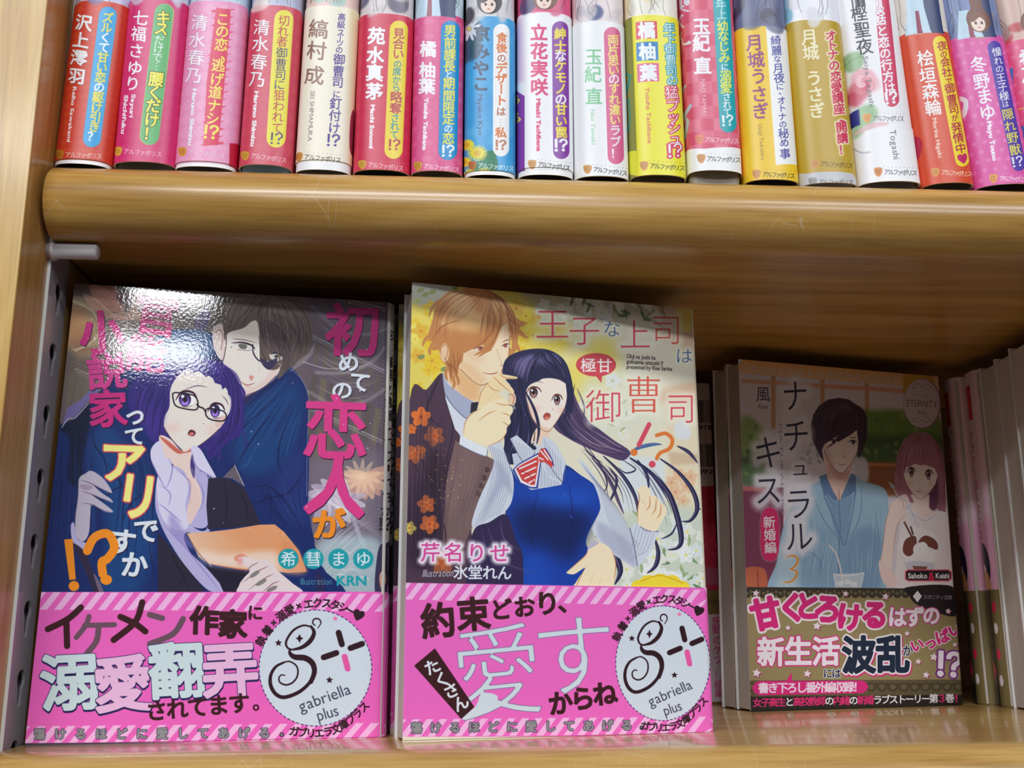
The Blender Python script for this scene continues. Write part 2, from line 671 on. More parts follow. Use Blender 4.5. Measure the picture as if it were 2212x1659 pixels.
def print_mat(name, im, rough=0.35, coat=0.3, coat_rough=0.08, ripple=0.0, ripple_scale=900, spec=0.5):
    m = new_mat(name, rough, coat=coat, coat_rough=coat_rough, spec=spec)
    nt = m.node_tree
    N, Lk = nt.nodes, nt.links
    t = N.new('ShaderNodeTexImage')
    t.image = im
    t.extension = 'EXTEND'
    t.interpolation = 'Cubic'
    Lk.new(t.outputs['Color'], N['Principled BSDF'].inputs['Base Color'])
    if ripple > 0:
        tc = N.new('ShaderNodeTexCoord')
        n = N.new('ShaderNodeTexNoise'); n.inputs['Scale'].default_value = ripple_scale; n.inputs['Detail'].default_value = 2
        Lk.new(tc.outputs['Object'], n.inputs['Vector'])
        n2 = N.new('ShaderNodeTexNoise'); n2.inputs['Scale'].default_value = 45; n2.inputs['Detail'].default_value = 1
        Lk.new(tc.outputs['Object'], n2.inputs['Vector'])
        ad = N.new('ShaderNodeMath'); ad.operation = 'MULTIPLY_ADD'; ad.inputs[1].default_value = 3.0
        Lk.new(n2.outputs['Fac'], ad.inputs[0]); Lk.new(n.outputs['Fac'], ad.inputs[2])
        bp = N.new('ShaderNodeBump'); bp.inputs['Strength'].default_value = 1.0; bp.inputs['Distance'].default_value = ripple
        Lk.new(ad.outputs[0], bp.inputs['Height'])
        Lk.new(bp.outputs[0], N['Principled BSDF'].inputs['Coat Normal'])
    return m


# ------------------------------------------------------------------ sheets: jackets and paper bands bent around a book
class Profile:
    """plan curve (local x across, y into the book) with arclength u; metres"""

    def __init__(s, pts):
        s.p = np.asarray(pts, float)
        d = np.linalg.norm(np.diff(s.p, axis=0), axis=1)
        s.u = np.concatenate([[0], np.cumsum(d)])
        T = np.gradient(s.p, axis=0)
        T /= np.linalg.norm(T, axis=1)[:, None]+1e-12
        s.n = np.stack([T[:, 1], -T[:, 0]], 1)

    def at(s, u):
        u = np.asarray(u, float)
        x = np.interp(u, s.u, s.p[:, 0])
        y = np.interp(u, s.u, s.p[:, 1])
        # straight continuation beyond the ends
        return np.stack([x, y], -1)


class Pose:
    def __init__(s, o, ux, uy, uz):
        s.o, s.ux, s.uy, s.uz = [np.asarray(a, float) for a in (o, ux, uy, uz)]

    def world(s, p):
        p = np.asarray(p, float)
        return s.o + p[..., 0:1]*s.ux + p[..., 1:2]*s.uy + p[..., 2:3]*s.uz

    def matrix(s):
        return Matrix(((s.ux[0], s.uy[0], s.uz[0], s.o[0]), (s.ux[1], s.uy[1], s.uz[1], s.o[1]), (s.ux[2], s.uy[2], s.uz[2], s.o[2]), (0, 0, 0, 1)))


def px_to_sheet(pose, prof, u_off, plane_y=0.0, u_lo=None, u_hi=None):
    """turn measured photo positions into millimetres on the bent sheet (u from u_off, v up)"""
    # dense samples of the part that faces us
    us = np.linspace(u_lo, u_hi, 400)
    xy = prof.at(us)

    def f(pts):
        pts = np.asarray(pts, float)
        out = np.empty((len(pts), 2))
        for i, (px, py) in enumerate(pts):
            r = ray(px, py)
            ro = np.array([-pose.o@pose.ux, -pose.o@pose.uy, -pose.o@pose.uz])
            rd = np.array([r@pose.ux, r@pose.uy, r@pose.uz])
            # ray in plan against the sampled curve: side function changes sign at the hit
            sd = (xy[:, 0]-ro[0])*rd[1] - (xy[:, 1]-ro[1])*rd[0]
            k = np.where(np.sign(sd[:-1]) != np.sign(sd[1:]))[0]
            if len(k) == 0:
                k0 = 0 if abs(sd[0]) < abs(sd[-1]) else len(us)-2
                den = sd[k0]-sd[k0+1]
                t = sd[k0]/den if abs(den) > 1e-15 else 0.5
                t = float(np.clip(t, -60, 60))
            else:
                best = None
                for kk in k:                       # nearest sheet surface along the sight line
                    tt = sd[kk]/(sd[kk]-sd[kk+1])
                    pp = xy[kk]+tt*(xy[kk+1]-xy[kk])
                    dd = ((pp-ro[:2])@rd[:2])
                    if best is None or dd < best[0]:
                        best = (dd, kk, tt)
                k0, t = best[1], best[2]
            u = us[k0] + t*(us[k0+1]-us[k0])
            p = xy[k0] + t*(xy[k0+1]-xy[k0])
            lam = ((p-ro[:2])@rd[:2])/(rd[:2]@rd[:2])
            out[i] = ((u-u_off)*1000, (ro[2]+lam*rd[2])*1000)
        return out
    return f


def sheet_mesh(name, prof, z0, z1, off, thick, u_off, Uw, Vh, mats, parent, step=1):
    """solid sheet following prof from z0 to z1, pushed outwards by off; uv = printed area Uw x Vh (metres)"""
    p = prof.p + prof.n*off
    q = prof.p + prof.n*(off-thick)
    n = len(p)
    verts, faces, uvs, mi = [], [], [], []
    zs = [z0, z1]
    for z in zs:
        for k in range(n):
            verts.append((p[k, 0], p[k, 1], z))
    for z in zs:
        for k in range(n):
            verts.append((q[k, 0], q[k, 1], z))
    def uv(k, z):
        return ((prof.u[k]-u_off)/Uw, z/Vh)
    for k in range(n-1):
        faces.append((k, k+1, n+k+1, n+k)); mi.append(0)
        uvs += [uv(k, z0), uv(k+1, z0), uv(k+1, z1), uv(k, z1)]
        faces.append((2*n+k+1, 2*n+k, 3*n+k, 3*n+k+1)); mi.append(1)
        uvs += [(0, 0)]*4
        faces.append((2*n+k, 2*n+k+1, k+1, k)); mi.append(1); uvs += [(0, 0)]*4
        faces.append((n+k, n+k+1, 3*n+k+1, 3*n+k)); mi.append(1); uvs += [(0, 0)]*4
    faces.append((0, n, 3*n, 2*n)); mi.append(1); uvs += [(0, 0)]*4
    faces.append((n-1, 3*n-1, 4*n-1, 2*n-1)); mi.append(1); uvs += [(0, 0)]*4
    me = bpy.data.meshes.new(name)
    me.from_pydata(verts, [], faces)
    l = me.uv_layers.new(name='print')
    l.data.foreach_set('uv', np.array(uvs, np.float32).ravel())
    me.polygons.foreach_set('material_index', mi)
    sm = [(m == 0) for m in mi]
    me.polygons.foreach_set('use_smooth', sm)
    for m in mats: me.materials.append(m)
    me.validate()
    o = bpy.data.objects.new(name, me)
    COL.objects.link(o)
    o.parent = parent
    # crisp rim between printed face and cut edge
    bm = bmesh.new(); bm.from_mesh(me)
    for e in bm.edges:
        fs = e.link_faces
        if len(fs) == 2 and fs[0].normal.angle(fs[1].normal, 0) > 0.6:
            e.smooth = False
    bm.to_mesh(me); bm.free()
    return o

# ------------------------------------------------------------------ bookcase
X_STEEL, X_WOOD = -0.1265, -0.1273
Y_FRONT = 0.309
Z_TOP, Z_UNDER = 0.1452, 0.1209          # upper shelf
Z_DECK = -0.0345                          # lower shelf
Y_BACK = 0.575
SHELF_X0, SHELF_X1 = -0.1257, 0.62

case = empty('bookcase', (-0.14, 0.42, -0.45))
tag(case, 'blond wood bookcase whose upright stands at the left with a slotted steel strip', 'bookcase')
case_inv = Matrix.Translation((0.14, -0.42, 0.45))


def case_part(name, bm, mats, smooth=False):
    o = from_bm(name, bm, mats, case, None, smooth)
    o.matrix_local = case_inv
    return o


# upright: front lipping (light) and side panel with a groove for the steel strip
bm = bmesh.new()
bm_box(bm, (-0.175, Y_FRONT, -0.45), (X_WOOD, Y_FRONT+0.0012, 0.62), 0.0004)
case_part('front_lipping', bm, [M_FRONT])
bm = bmesh.new()
extrude_profile(bm, [(-0.175, Y_FRONT+0.0012), (X_WOOD, Y_FRONT+0.0012), (X_WOOD, 0.3312), (X_WOOD-0.006, 0.3312), (X_WOOD-0.006, 0.3476),
                     (X_WOOD, 0.3476), (X_WOOD, Y_BACK), (-0.175, Y_BACK)], 'z', -0.45, 0.62)
case_part('side_panel', bm, [M_SIDE])
bm = bmesh.new()
bm_box(bm, (-0.175, Y_BACK, -0.45), (0.66, Y_BACK+0.008, 0.62))
case_part('back_panel', bm, [M_BACK])

# slotted strip: a thin steel channel with keyholes
SY0, SY1, STH = 0.3314, 0.3474, 0.0009
kz0, kpitch = 0.1077, 0.0205
holes = [kz0 - kpitch*i for i in range(-14, 17)]
bm = bmesh.new()


def keyhole(yc, zc):
    pts = []
    R1, R2, dz = 0.0030, 0.00145, 0.0066
    for i in range(13):
        a = math.radians(-52 + (284)*i/12)
        pts.append((yc + R1*math.cos(a), zc + R1*math.sin(a)))
    for i in range(7):
        a = math.radians(180+180*i/6)
        pts.append((yc + R2*math.cos(a), zc - dz + R2*math.sin(a)))
    return pts


def quadf(a, b, c, d):
    vs = [bm.verts.new(p) for p in (a, b, c, d)]
    bm.faces.new(vs)


for zc in holes:
    za, zb = zc - 0.0145, zc + 0.0060
    kh = keyhole(0.3406, zc)
    outer = [(SY0, za), (SY1, za), (SY1, zb), (SY0, zb)]
    tri = tessellate_polygon([[Vector((y, z, 0)) for y, z in outer], [Vector((y, z, 0)) for y, z in kh[::-1]]])
    allp = outer + kh[::-1]
    for xface in (X_STEEL, X_STEEL-STH):
        vs = [bm.verts.new((xface, y, z)) for y, z in allp]
        for t in tri:
            try:
                bm.faces.new([vs[i] for i in t])
            except ValueError:
                pass
    n = len(kh)
    for i in range(n):
        (y0, z0), (y1, z1) = kh[i], kh[(i+1) % n]
        quadf((X_STEEL, y0, z0), (X_STEEL, y1, z1), (X_STEEL-STH, y1, z1), (X_STEEL-STH, y0, z0))
zA, zB = holes[-1]-0.0145, holes[0]+0.0060
quadf((X_STEEL, SY0, zA), (X_STEEL, SY0, zB), (X_WOOD-0.005, SY0, zB), (X_WOOD-0.005, SY0, zA))
quadf((X_STEEL, SY1, zA), (X_STEEL, SY1, zB), (X_WOOD-0.005, SY1, zB), (X_WOOD-0.005, SY1, zA))
bmesh.ops.remove_doubles(bm, verts=bm.verts, dist=1e-6)
bmesh.ops.recalc_face_normals(bm, faces=bm.faces)
case_part('slotted_strip', bm, [M_STEEL])
bm = bmesh.new()
bm_box(bm, (X_WOOD-0.0059, SY0+0.0002, zA), (X_WOOD-0.0040, SY1-0.0002, zB))
case_part('slot_backing', bm, [M_HOLE])  # dark backing; the shade behind the keyholes is put into its colour
bm = bmesh.new()
bm_box(bm, (X_WOOD-0.0004, SY0-0.0004, zA), (X_STEEL+0.0001, SY0+0.0003, zB), 0.00015, 1)
case_part('strip_edge', bm, [M_EDGE])


def shelf_profile(z_under, z_top, y_nose):
    r = (z_top-z_under)/2
    zc = (z_top+z_under)/2
    pts = [(Y_BACK-0.002, z_under)]
    pts = [(Y_BACK-0.002, z_top)]
    for i in range(33):
        a = math.radians(90 + 180*i/32)
        pts.append((y_nose + r + r*math.cos(a), zc + r*math.sin(a)))
    pts.append((Y_BACK-0.002, z_under))
    return pts


def make_shelf(label, z_under, z_top, y_nose, mat):
    bm = bmesh.new()
    pts = shelf_profile(z_under, z_top, y_nose)
    fs = extrude_profile(bm, pts, 'x', SHELF_X0, SHELF_X1)
    # soften the two end rims
    es = [e for e in bm.edges if len(e.link_faces) == 2 and any(len(f.verts) > 8 for f in e.link_faces)]
    bmesh.ops.bevel(bm, geom=es, offset=0.0006, segments=2, profile=0.5, affect='EDGES')
    o = from_bm('shelf_board', bm, [mat], None, None, True)
    bm = bmesh.new(); bm.from_mesh(o.data)
    for e in bm.edges:
        if len(e.link_faces) == 2 and e.link_faces[0].normal.angle(e.link_faces[1].normal, 0) > 0.5:
            e.smooth = False
    bm.to_mesh(o.data); bm.free()
    tag(o, label, 'shelf', 'round-nosed shelf boards')
    return o


make_shelf('upper round-nosed wooden shelf board carrying the row of spines', Z_UNDER, Z_TOP, 0.3164, M_SHELF)
make_shelf('lower glossy wooden shelf board under the face-out paperbacks', Z_DECK-0.0245, Z_DECK, 0.3122, M_SHELF_LOW)

# shelf pin under the upper board
pc = hit(165, 543, 2, Z_UNDER-0.0027)
bm = bmesh.new()
prof = [(X_STEEL-0.004, 0.0026), (X_STEEL+0.0004, 0.0026), (X_STEEL+0.0005, 0.0032), (X_STEEL+0.0016, 0.0032), (X_STEEL+0.0017, 0.0026),
        (X_STEEL+0.0146, 0.0026), (X_STEEL+0.0152, 0.0018), (X_STEEL+0.0153, 0.0)]
rings = []
for (x, r) in prof:
    rings.append([bm.verts.new((x, pc[1]+max(r, 1e-5)*math.cos(2*math.pi*k/20), pc[2]+max(r, 1e-5)*math.sin(2*math.pi*k/20))) for k in range(20)])
for a, b in zip(rings[:-1], rings[1:]):
    for k in range(20):
        bm.faces.new((a[k], a[(k+1) % 20], b[(k+1) % 20], b[k]))
bm.faces.new(rings[0][::-1]); bm.faces.new(rings[-1])
bmesh.ops.recalc_face_normals(bm, faces=bm.faces)
o = from_bm('shelf_pin', bm, [M_PIN], None, None, True)
tag(o, 'grey shelf pin holding up the left end of the upper board', 'shelf pin')

# ------------------------------------------------------------------ top row: hardbacks seen by their spines
PX = 1000.0
FA, FB, FC, FD, FE = (80, 0, 3.95), (500, 0, 3.949), (880, 0, 3.95), (1340, 0, 3.859), (1700, 0, 3.857)
Y_SPINE = 0.3290
BULGE = 0.0050
SIDE_U = 0.012
NAVY, REDD, WHT, YEL = (60, 55, 130), (190, 55, 75), (250, 250, 252), (252, 240, 70)


def vcol(A, items, size, col, **k):
    """vertical run; items = [(char, x, y), ...]"""
    cols = k.pop('cols', None)
    p = np.array([(x, y) for _, x, y in items], float)
    d = p[-1]-p[0]
    rot = math.degrees(math.atan2(-d[0], d[1])) if len(items) > 1 else 0
    passes = []
    wt = k.get('wt', 0.0)
    if k.get('shadow'): passes.append((wt, k['shadow'][2], 0, k['shadow'][0], k['shadow'][1], 1.0))
    if k.get('glow'): passes.append((wt+k['glow'][0]*0.3, k['glow'][1], k['glow'][0], 0, 0, 0.95))
    if k.get('out'): passes.append((wt+k['out'][0], k['out'][1], 0, 0, 0, 1.0))
    passes.append(None)
    asp = k.get('asp', 1.0)
    for ps in passes:
        for i, (ch, x, y) in enumerate(items):
            c = cols[i] if cols else col
            r = rot + (90 if ch in 'ー…' else 0)
            z = size[i] if isinstance(size, (list, tuple)) else size
            w, h = (z*asp, z)
            A.glyph(ch, (x, y), w, h, r, [ps if ps else (wt, c, 0, 0, 0, 1.0)])


def evenly(chars, p0, p1):
    n = len(chars)
    return [(c, p0[0]+(p1[0]-p0[0])*i/max(n-1, 1), p0[1]+(p1[1]-p0[1])*i/max(n-1, 1)) for i, c in enumerate(chars)]


def pill(A, p0, p1, hw, col, rim=None):
    p0, p1 = np.asarray(p0, float), np.asarray(p1, float)
    d = (p1-p0)/np.linalg.norm(p1-p0)
    n = np.array([-d[1], d[0]])
    pts = []
    for k in range(13):
        t = math.pi*k/12
        pts.append(p1 + hw*(-n*math.cos(t)*-1*-1 + d*math.sin(t)) if False else p1 + hw*(n*math.cos(t)+d*math.sin(t)))
    for k in range(13):
        t = math.pi*k/12
        pts.append(p0 + hw*(-n*math.cos(t)-d*math.sin(t)))
    if rim:
        c = (p0+p1)/2
        A.poly([(np.array(q)-c)*np.array([1+rim[0]/hw, 1+rim[0]/abs(p1[1]-p0[1])])+c for q in pts], rim[1], False)
    A.poly(pts, col, False)


def footer(A, x0, y0, x1, y1, col, em=(214, 150, 70), size=52, dots=True):
    """the publisher's crest and name"""
    ex = x0-48
    A.poly([(ex-30, y0-30), (ex+30, y0-34), (ex+32, y0+8), (ex+6, y0+40), (ex-24, y0+20)], em, True)
    A.line([(ex-12, y0+14), (ex-14, y0-10), (ex+8, y0-14), (ex+12, y0+8), (ex-2, y0+12)], 6, tuple(int(c*0.75) for c in em), alpha=0.8)
    A.text('アルファポリス', (x0+22, y0), (x1-22, y1), size, col, wt=0.012, rot=math.degrees(math.atan2(y1-y0, x1-x0)), asp=0.95)
    if dots:
        for i in range(9):
            t = i/8
            A.ell((x0+(x1-x0)*t, y0+(y1-y0)*t-42), 3.5, col=col, alpha=0.6)


def lattice(A, col, step, seed=0, alpha=0.35, kind='diamond'):
    keep, fr = A.to_mm, A.frame
    A.to_mm, A.frame = (lambda p: p), (0, 0, 1)
    nx, ny = int(A.w/step)+2, int(A.h/step)+2
    for i in range(nx):
        for j in range(ny):
            x, y = i*step, j*step
            if kind == 'check':
                if (i+j) % 2:
                    A.poly([(x, y), (x+step, y), (x+step, y+step), (x, y+step)], col, False, alpha)
            elif kind == 'petal':
                for (dx, dy) in ((step/2, 0), (0, step/2)):
                    sx = step*0.46 if dx else step*0.16
                    sy = step*0.46 if dy else step*0.16
                    A.ell((x+dx, y+dy), sx, sy, col, alpha=alpha)
            elif kind == 'dots':
                A.ell((x+(step/2 if j % 2 else 0), y), step*0.22, col=col, alpha=alpha)
            else:
                A.poly([(x, y+step/2), (x+step/2, y), (x+step, y+step/2), (x+step/2, y+step)], col, False, alpha*(0.5+0.5*((i*7+j*3) % 3)/2))
    A.to_mm, A.frame = keep, fr


def mm_rect(A, x0, y0, x1, y1, col, alpha=1.0, blur=0):
    keep, fr = A.to_mm, A.frame
    A.to_mm, A.frame = (lambda p: p), (0, 0, 1)
    A.poly([(x0, y0), (x1, y0), (x1, y1), (x0, y1)], col, False, alpha, blur)
    A.to_mm, A.frame = keep, fr


# every spine: corners BL, BR, TL, TR in the photograph, top of its band, core colour, lift of the jacket, white rim height
SP = []


def spine(n, BL, BR, TL, TR, band, core, rim, lift, label, draw, base, side=None):
    SP.append(dict(n=n, BL=BL, BR=BR, TL=TL, TR=TR, band=band, core=core, rim=rim, lift=lift, label=label, draw=draw, base=base, side=side or base))


def d1(A):
    A.frame = FA
    lattice(A, (235, 100, 40), 3.2, alpha=0.35)
    mm_rect(A, 0, 63, 60, 80, (230, 225, 235)); A.poly([(560, -40), (740, -40), (735, 50), (640, 20)], (110, 90, 170), False)
    A.frame = FA
    pill(A, (605, 135), (468, 1185), 75, (20, 165, 228))
    Y, W = (245, 225, 90), WHT
    vcol(A, evenly('ズルくて甘い恋の駆け引き？', (605, 155), (478, 1170)), 98, Y, wt=0.03, cols=[Y, Y, W, W, Y, Y, Y, W, Y, Y, Y, Y, W])
    vcol(A, [('沢', 405, 200), ('上', 380, 350), ('澪', 362, 500), ('羽', 345, 655)], 142, WHT, wt=0.028, shadow=(0.1, 0.15, (130, 40, 36)))
    A.latin('Reiho Sawakami', (312, 740), (258, 1215), 42, WHT, wt=0.03)
    footer(A, 245, 1322, 552, 1335, (240, 215, 205), (205, 130, 40))


def d2(A):
    A.frame = FA
    lattice(A, (235, 70, 140), 4.2, alpha=0.3)
    pill(A, (1082, 115), (962, 1160), 78, (95, 186, 108), rim=(5, (190, 190, 110)))
    G = (50, 90, 40)
    vcol(A, [('キ', 1078, 155), ('ス', 1062, 250)], 125, YEL, wt=0.03, out=(0.05, G))
    vcol(A, [('だ', 1045, 345), ('け', 1036, 420), ('で', 1027, 495), ('…', 1020, 570)], 92, WHT)
    vcol(A, [('腰', 1018, 680), ('く', 1005, 795), ('だ', 992, 905), ('け', 980, 1025), ('！', 970, 1145)], 132, YEL, wt=0.03, out=(0.05, G))
    vcol(A, [('七', 888, 160), ('福', 872, 295), ('さ', 852, 440), ('ゆ', 840, 585), ('り', 822, 720)], 134, WHT, wt=0.015)
    A.latin('Sayuri', (812, 805), (790, 1005), 45, WHT, wt=0.04)
    A.latin('Shichifuku', (750, 812), (722, 1145), 45, WHT, wt=0.04)
    footer(A, 742, 1293, 1060, 1318, (250, 200, 220), (225, 170, 60))


def d3(A):
    A.frame = FA
    lattice(A, (250, 190, 215), 5.0, alpha=0.5)
    A.poly([(1640, 1225), (1770, 1260), (1770, 1500), (1635, 1480)], (200, 20, 60), False)
    R = (228, 38, 88)
    rg = random.Random(4)
    n = 38
    z = []
    for i in range(n):
        t = i/(n-1)
        xm, ym = 1600-115*t, 75+1175*t
        w = 92 if i % 2 else -92
        z.append((xm+w+rg.uniform(-12, 12), ym-w*0.28))
    A.poly([(1530, 70), (1650, 90), (1640, 300), (1600, 700), (1545, 1240), (1420, 1250), (1450, 700), (1500, 300)], R, False)
    A.line(z, 24, R, smooth=False)
    vcol(A, [('こ', 1585, 168), ('の', 1580, 272), ('恋', 1572, 385), ('、', 1625, 470), ('逃', 1548, 560), ('げ', 1535, 680), ('道', 1522, 790), ('ナ', 1512, 905), ('シ', 1498, 1015), ('⁉', 1488, 1130)], 118, (252, 235, 90), wt=0.02)
    vcol(A, [('清', 1392, 200), ('水', 1372, 350), ('春', 1362, 497), ('乃', 1345, 650)], 142, (252, 246, 250), wt=0.008, shadow=(0.12, 0.22, (190, 110, 150)))
    A.latin('Haruno Shimizu', (1333, 758), (1292, 1242), 46, WHT, wt=0.045, out=(0.02, (190, 120, 160)))
    footer(A, 1290, 1298, 1600, 1330, (235, 200, 220), (225, 150, 60))


def d4(A):
    A.frame = FB
    lattice(A, (226, 88, 108), 5.5, alpha=0.5)
    pill(A, (445, 168), (378, 1182), 80, (245, 232, 62))
    vcol(A, [('切', 447, 180), ('れ', 438, 270), ('者', 430, 358), ('御', 427, 455), ('曹', 420, 550), ('司', 415, 640), ('に', 406, 725), ('狙', 405, 815), ('わ', 400, 910), ('れ', 393, 1000), ('て', 390, 1093), ('⁉', 384, 1185)],
         100, REDD, wt=0.0, cols=[REDD]*3+[NAVY]*4+[REDD]*4+[NAVY])
    vcol(A, [('清', 262, 240), ('水', 250, 382), ('春', 238, 535), ('乃', 226, 682)], 142, WHT, wt=0.008, shadow=(0.1, 0.2, (170, 50, 70)))
    A.latin('Haruno Shimizu', (200, 780), (166, 1252), 48, WHT, wt=0.05)
    footer(A, 165, 1332, 465, 1368, (250, 210, 215), (215, 160, 50))


def d5(A):
    A.frame = FB
    A.poly([(1000, 60), (1080, 100), (1030, 1500), (990, 1500)], (250, 225, 165), False, 0.6, blur=6)
    A.poly([(1012, 1000), (1040, 960), (1030, 1300), (1005, 1290)], (150, 30, 70), True, 0.9)
    P = (72, 50, 142)
    it = [('高', 940, 150), ('級', 935, 215), ('ス', 930, 282), ('ー', 928, 325), ('ツ', 924, 372), ('の', 918, 430), ('御', 918, 512), ('曹', 912, 612), ('司', 905, 706), ('に', 897, 808), ('釘', 888, 888), ('付', 882, 990), ('け', 876, 1095), ('⁉', 870, 1200)]
    vcol(A, it, [68, 68, 68, 60, 64, 66, 102, 102, 102, 70, 106, 106, 106, 104], P, wt=0.012)
    vcol(A, [('縞', 746, 255), ('村', 730, 440), ('成', 712, 650)], 168, (150, 108, 92), wt=0.014)
    A.latin('SEI SHIMAMURA', (680, 775), (652, 1210), 52, (130, 105, 110))
    footer(A, 625, 1340, 932, 1368, (95, 85, 80))


def d6(A):
    A.frame = FB
    lattice(A, (228, 66, 96), 5.5, alpha=0.4)
    pill(A, (1425, 255), (1380, 1282), 76, (250, 225, 65))
    T = (60, 150, 165)
    it = [('見', 1425, 290), ('合', 1421, 380), ('い', 1420, 466), ('の', 1415, 550), ('席', 1409, 615), ('か', 1406, 685), ('ら', 1403, 750), ('略', 1402, 832), ('奪', 1398, 928), ('さ', 1393, 1010), ('れ', 1390, 1080), ('て', 1388, 1152), ('⁉', 1388, 1238)]
    vcol(A, it, [98, 98, 98, 74, 74, 74, 74, 104, 104, 80, 80, 80, 92], REDD, wt=0.015, cols=[REDD]*3+[T]*4+[REDD]*2+[T]*3+[REDD])
    vcol(A, [('苑', 1238, 312), ('水', 1228, 476), ('真', 1222, 626), ('茅', 1220, 785)], 150, WHT, wt=0.035, shadow=(0.08, 0.12, (160, 40, 60)))
    A.latin('Machi Sonomi', (1190, 895), (1176, 1270), 48, WHT, wt=0.05)
    footer(A, 1165, 1408, 1462, 1438, (250, 215, 220), (215, 160, 50))


def d7(A):
    A.frame = FB
    lattice(A, (236, 118, 165), 5.6, alpha=0.55, kind='petal')
    pill(A, (1865, 258), (1842, 1290), 78, (0, 150, 216))
    Y = (250, 232, 90)
    it = [('男', 1863, 266), ('前', 1862, 370), ('課', 1860, 470), ('長', 1856, 566), ('と', 1853, 640), ('期', 1853, 716), ('間', 1853, 822), ('限', 1850, 922), ('定', 1849, 1018), ('の', 1848, 1100), ('恋', 1848, 1185), ('⁉', 1846, 1290)]
    vcol(A, it, [106]*4+[72]+[106]*4+[76, 106, 100], Y, wt=0.022, cols=[Y]*4+[WHT]+[Y]*4+[WHT, Y, WHT])
    vcol(A, [('橘', 1680, 425), ('柚', 1674, 605), ('葉', 1670, 742)], 142, WHT, wt=0.03)
    A.latin('Yuzuha Tachibana', (1650, 838), (1632, 1285), 46, WHT, wt=0.05)
    footer(A, 1640, 1420, 1935, 1450, (255, 225, 235), (215, 160, 60))


def d8(A):
    A.frame = FC
    for i in range(40):
        r = random.Random(i)
        A.ell((500+r.random()*420, 150+r.random()*1400), 50, col=r.choice([(90, 185, 235), (50, 150, 215), (110, 195, 238)]), alpha=0.35, blur=8)
    A.poly([(490, 200), (600, 170), (620, 420), (560, 520), (490, 560)], (40, 60, 70), True, 0.75, blur=6)
    for k in range(12):
        a = k*math.pi/6+0.2
        A.ell((530+62*math.cos(a), 250+62*math.sin(a)), 44, 13, (225, 230, 238), rot=math.degrees(a))
    A.ell((530, 250), 18, col=(235, 215, 120))
    A.poly([(640, 1330), (730, 1290), (770, 1420), (700, 1510), (560, 1480)], (40, 130, 90), True)
    for (cx, cy, R) in ((600, 1310, 82), (515, 1240, 60), (535, 1500, 75), (655, 1490, 66), (500, 1385, 50)):
        for k in range(22):
            a = k*math.pi/11
            A.line([(cx, cy), (cx+R*math.cos(a), cy+R*0.85*math.sin(a))], 17, (250, 236, 80) if k % 2 else (240, 215, 50), False, taper=(1, 0.5))
        A.ell((cx, cy), R*0.35, col=(228, 190, 40))
    pill(A, (800, 275), (796, 1270), 68, (250, 250, 250))
    O = (225, 120, 50)
    it = [('食', 802, 325), ('後', 801, 412), ('の', 800, 500), ('デ', 799, 585), ('ザ', 798, 675), ('ー', 797, 765), ('ト', 797, 860), ('は', 796, 955), ('…', 795, 1048), ('私', 795, 1135), ('⁉', 795, 1240)]
    vcol(A, it, [92, 92, 80, 100, 100, 96, 100, 82, 80, 96, 84], O, cols=[O, O, (190, 120, 90)]+[O]*4+[(190, 120, 90)]*2+[O, (200, 130, 100)], wt=0.03)
    vcol(A, [('京', 636, 292), ('み', 632, 445), ('や', 630, 590), ('こ', 630, 720)], 140, (50, 80, 110), wt=0.035)
    A.latin('Miyako Kyo', (602, 805), (606, 1158), 54, (50, 80, 115), wt=0.01)
    footer(A, 603, 1415, 900, 1440, (245, 250, 252), (200, 120, 60))


def d9(A):
    A.frame = FC
    A.poly([(925, 770), (945, 778), (1003, 822), (1003, 1545), (925, 1600)], (140, 62, 168), False)
    vcol(A, [('う', 950, 860), ('る', 952, 1010), ('！', 955, 1280)], 100, (250, 235, 90), wt=0.02)
    A.poly([(925, 200), (985, 150), (1000, 700), (925, 760)], (236, 190, 225), False, 0.7, blur=6)
    pill(A, (1300, 252), (1310, 1292), 68, (140, 62, 168))
    Y = (250, 232, 80)
    it = [('紳', 1300, 292), ('士', 1301, 400), ('な', 1302, 482), ('ケ', 1303, 566), ('モ', 1304, 665), ('ノ', 1305, 760), ('の', 1306, 850), ('甘', 1308, 937), ('い', 1308, 1036), ('罠', 1308, 1135), ('⁉', 1308, 1242)]
    vcol(A, it, 104, Y, wt=0.03, cols=[Y, Y, WHT, Y, Y, Y, WHT, Y, Y, Y, WHT])
    vcol(A, [('立', 1122, 282), ('花', 1123, 440), ('実', 1124, 592), ('咲', 1124, 748)], 150, (228, 62, 122), wt=0.03)
    A.latin('Misaki Tachibana', (1100, 845), (1104, 1295), 50, (228, 62, 122), wt=0.05)
    footer(A, 1112, 1405, 1382, 1435, (70, 70, 78))


def d10(A):
    A.frame = FC
    pill(A, (1742, 302), (1775, 1336), 68, (226, 98, 146))
    Y = (252, 236, 120)
    it = [('両', 1752, 345), ('片', 1753, 430), ('思', 1754, 520), ('い', 1756, 602), ('の', 1758, 678), ('す', 1760, 758), ('れ', 1763, 850), ('違', 1766, 940), ('い', 1768, 1026), ('ラ', 1770, 1115), ('ブ', 1772, 1212), ('！', 1774, 1312)]
    vcol(A, it, 98, Y, wt=0.02, cols=[Y]*4+[WHT]+[Y]*4+[WHT]*3)
    vcol(A, [('玉', 1588, 490), ('紀', 1584, 640), ('直', 1590, 828)], 150, (130, 206, 152), wt=0.014)
    A.latin('Nao Tamaki', (1562, 935), (1572, 1240), 50, (150, 212, 165), wt=0.01)
    footer(A, 1585, 1448, 1866, 1482, (70, 75, 80))


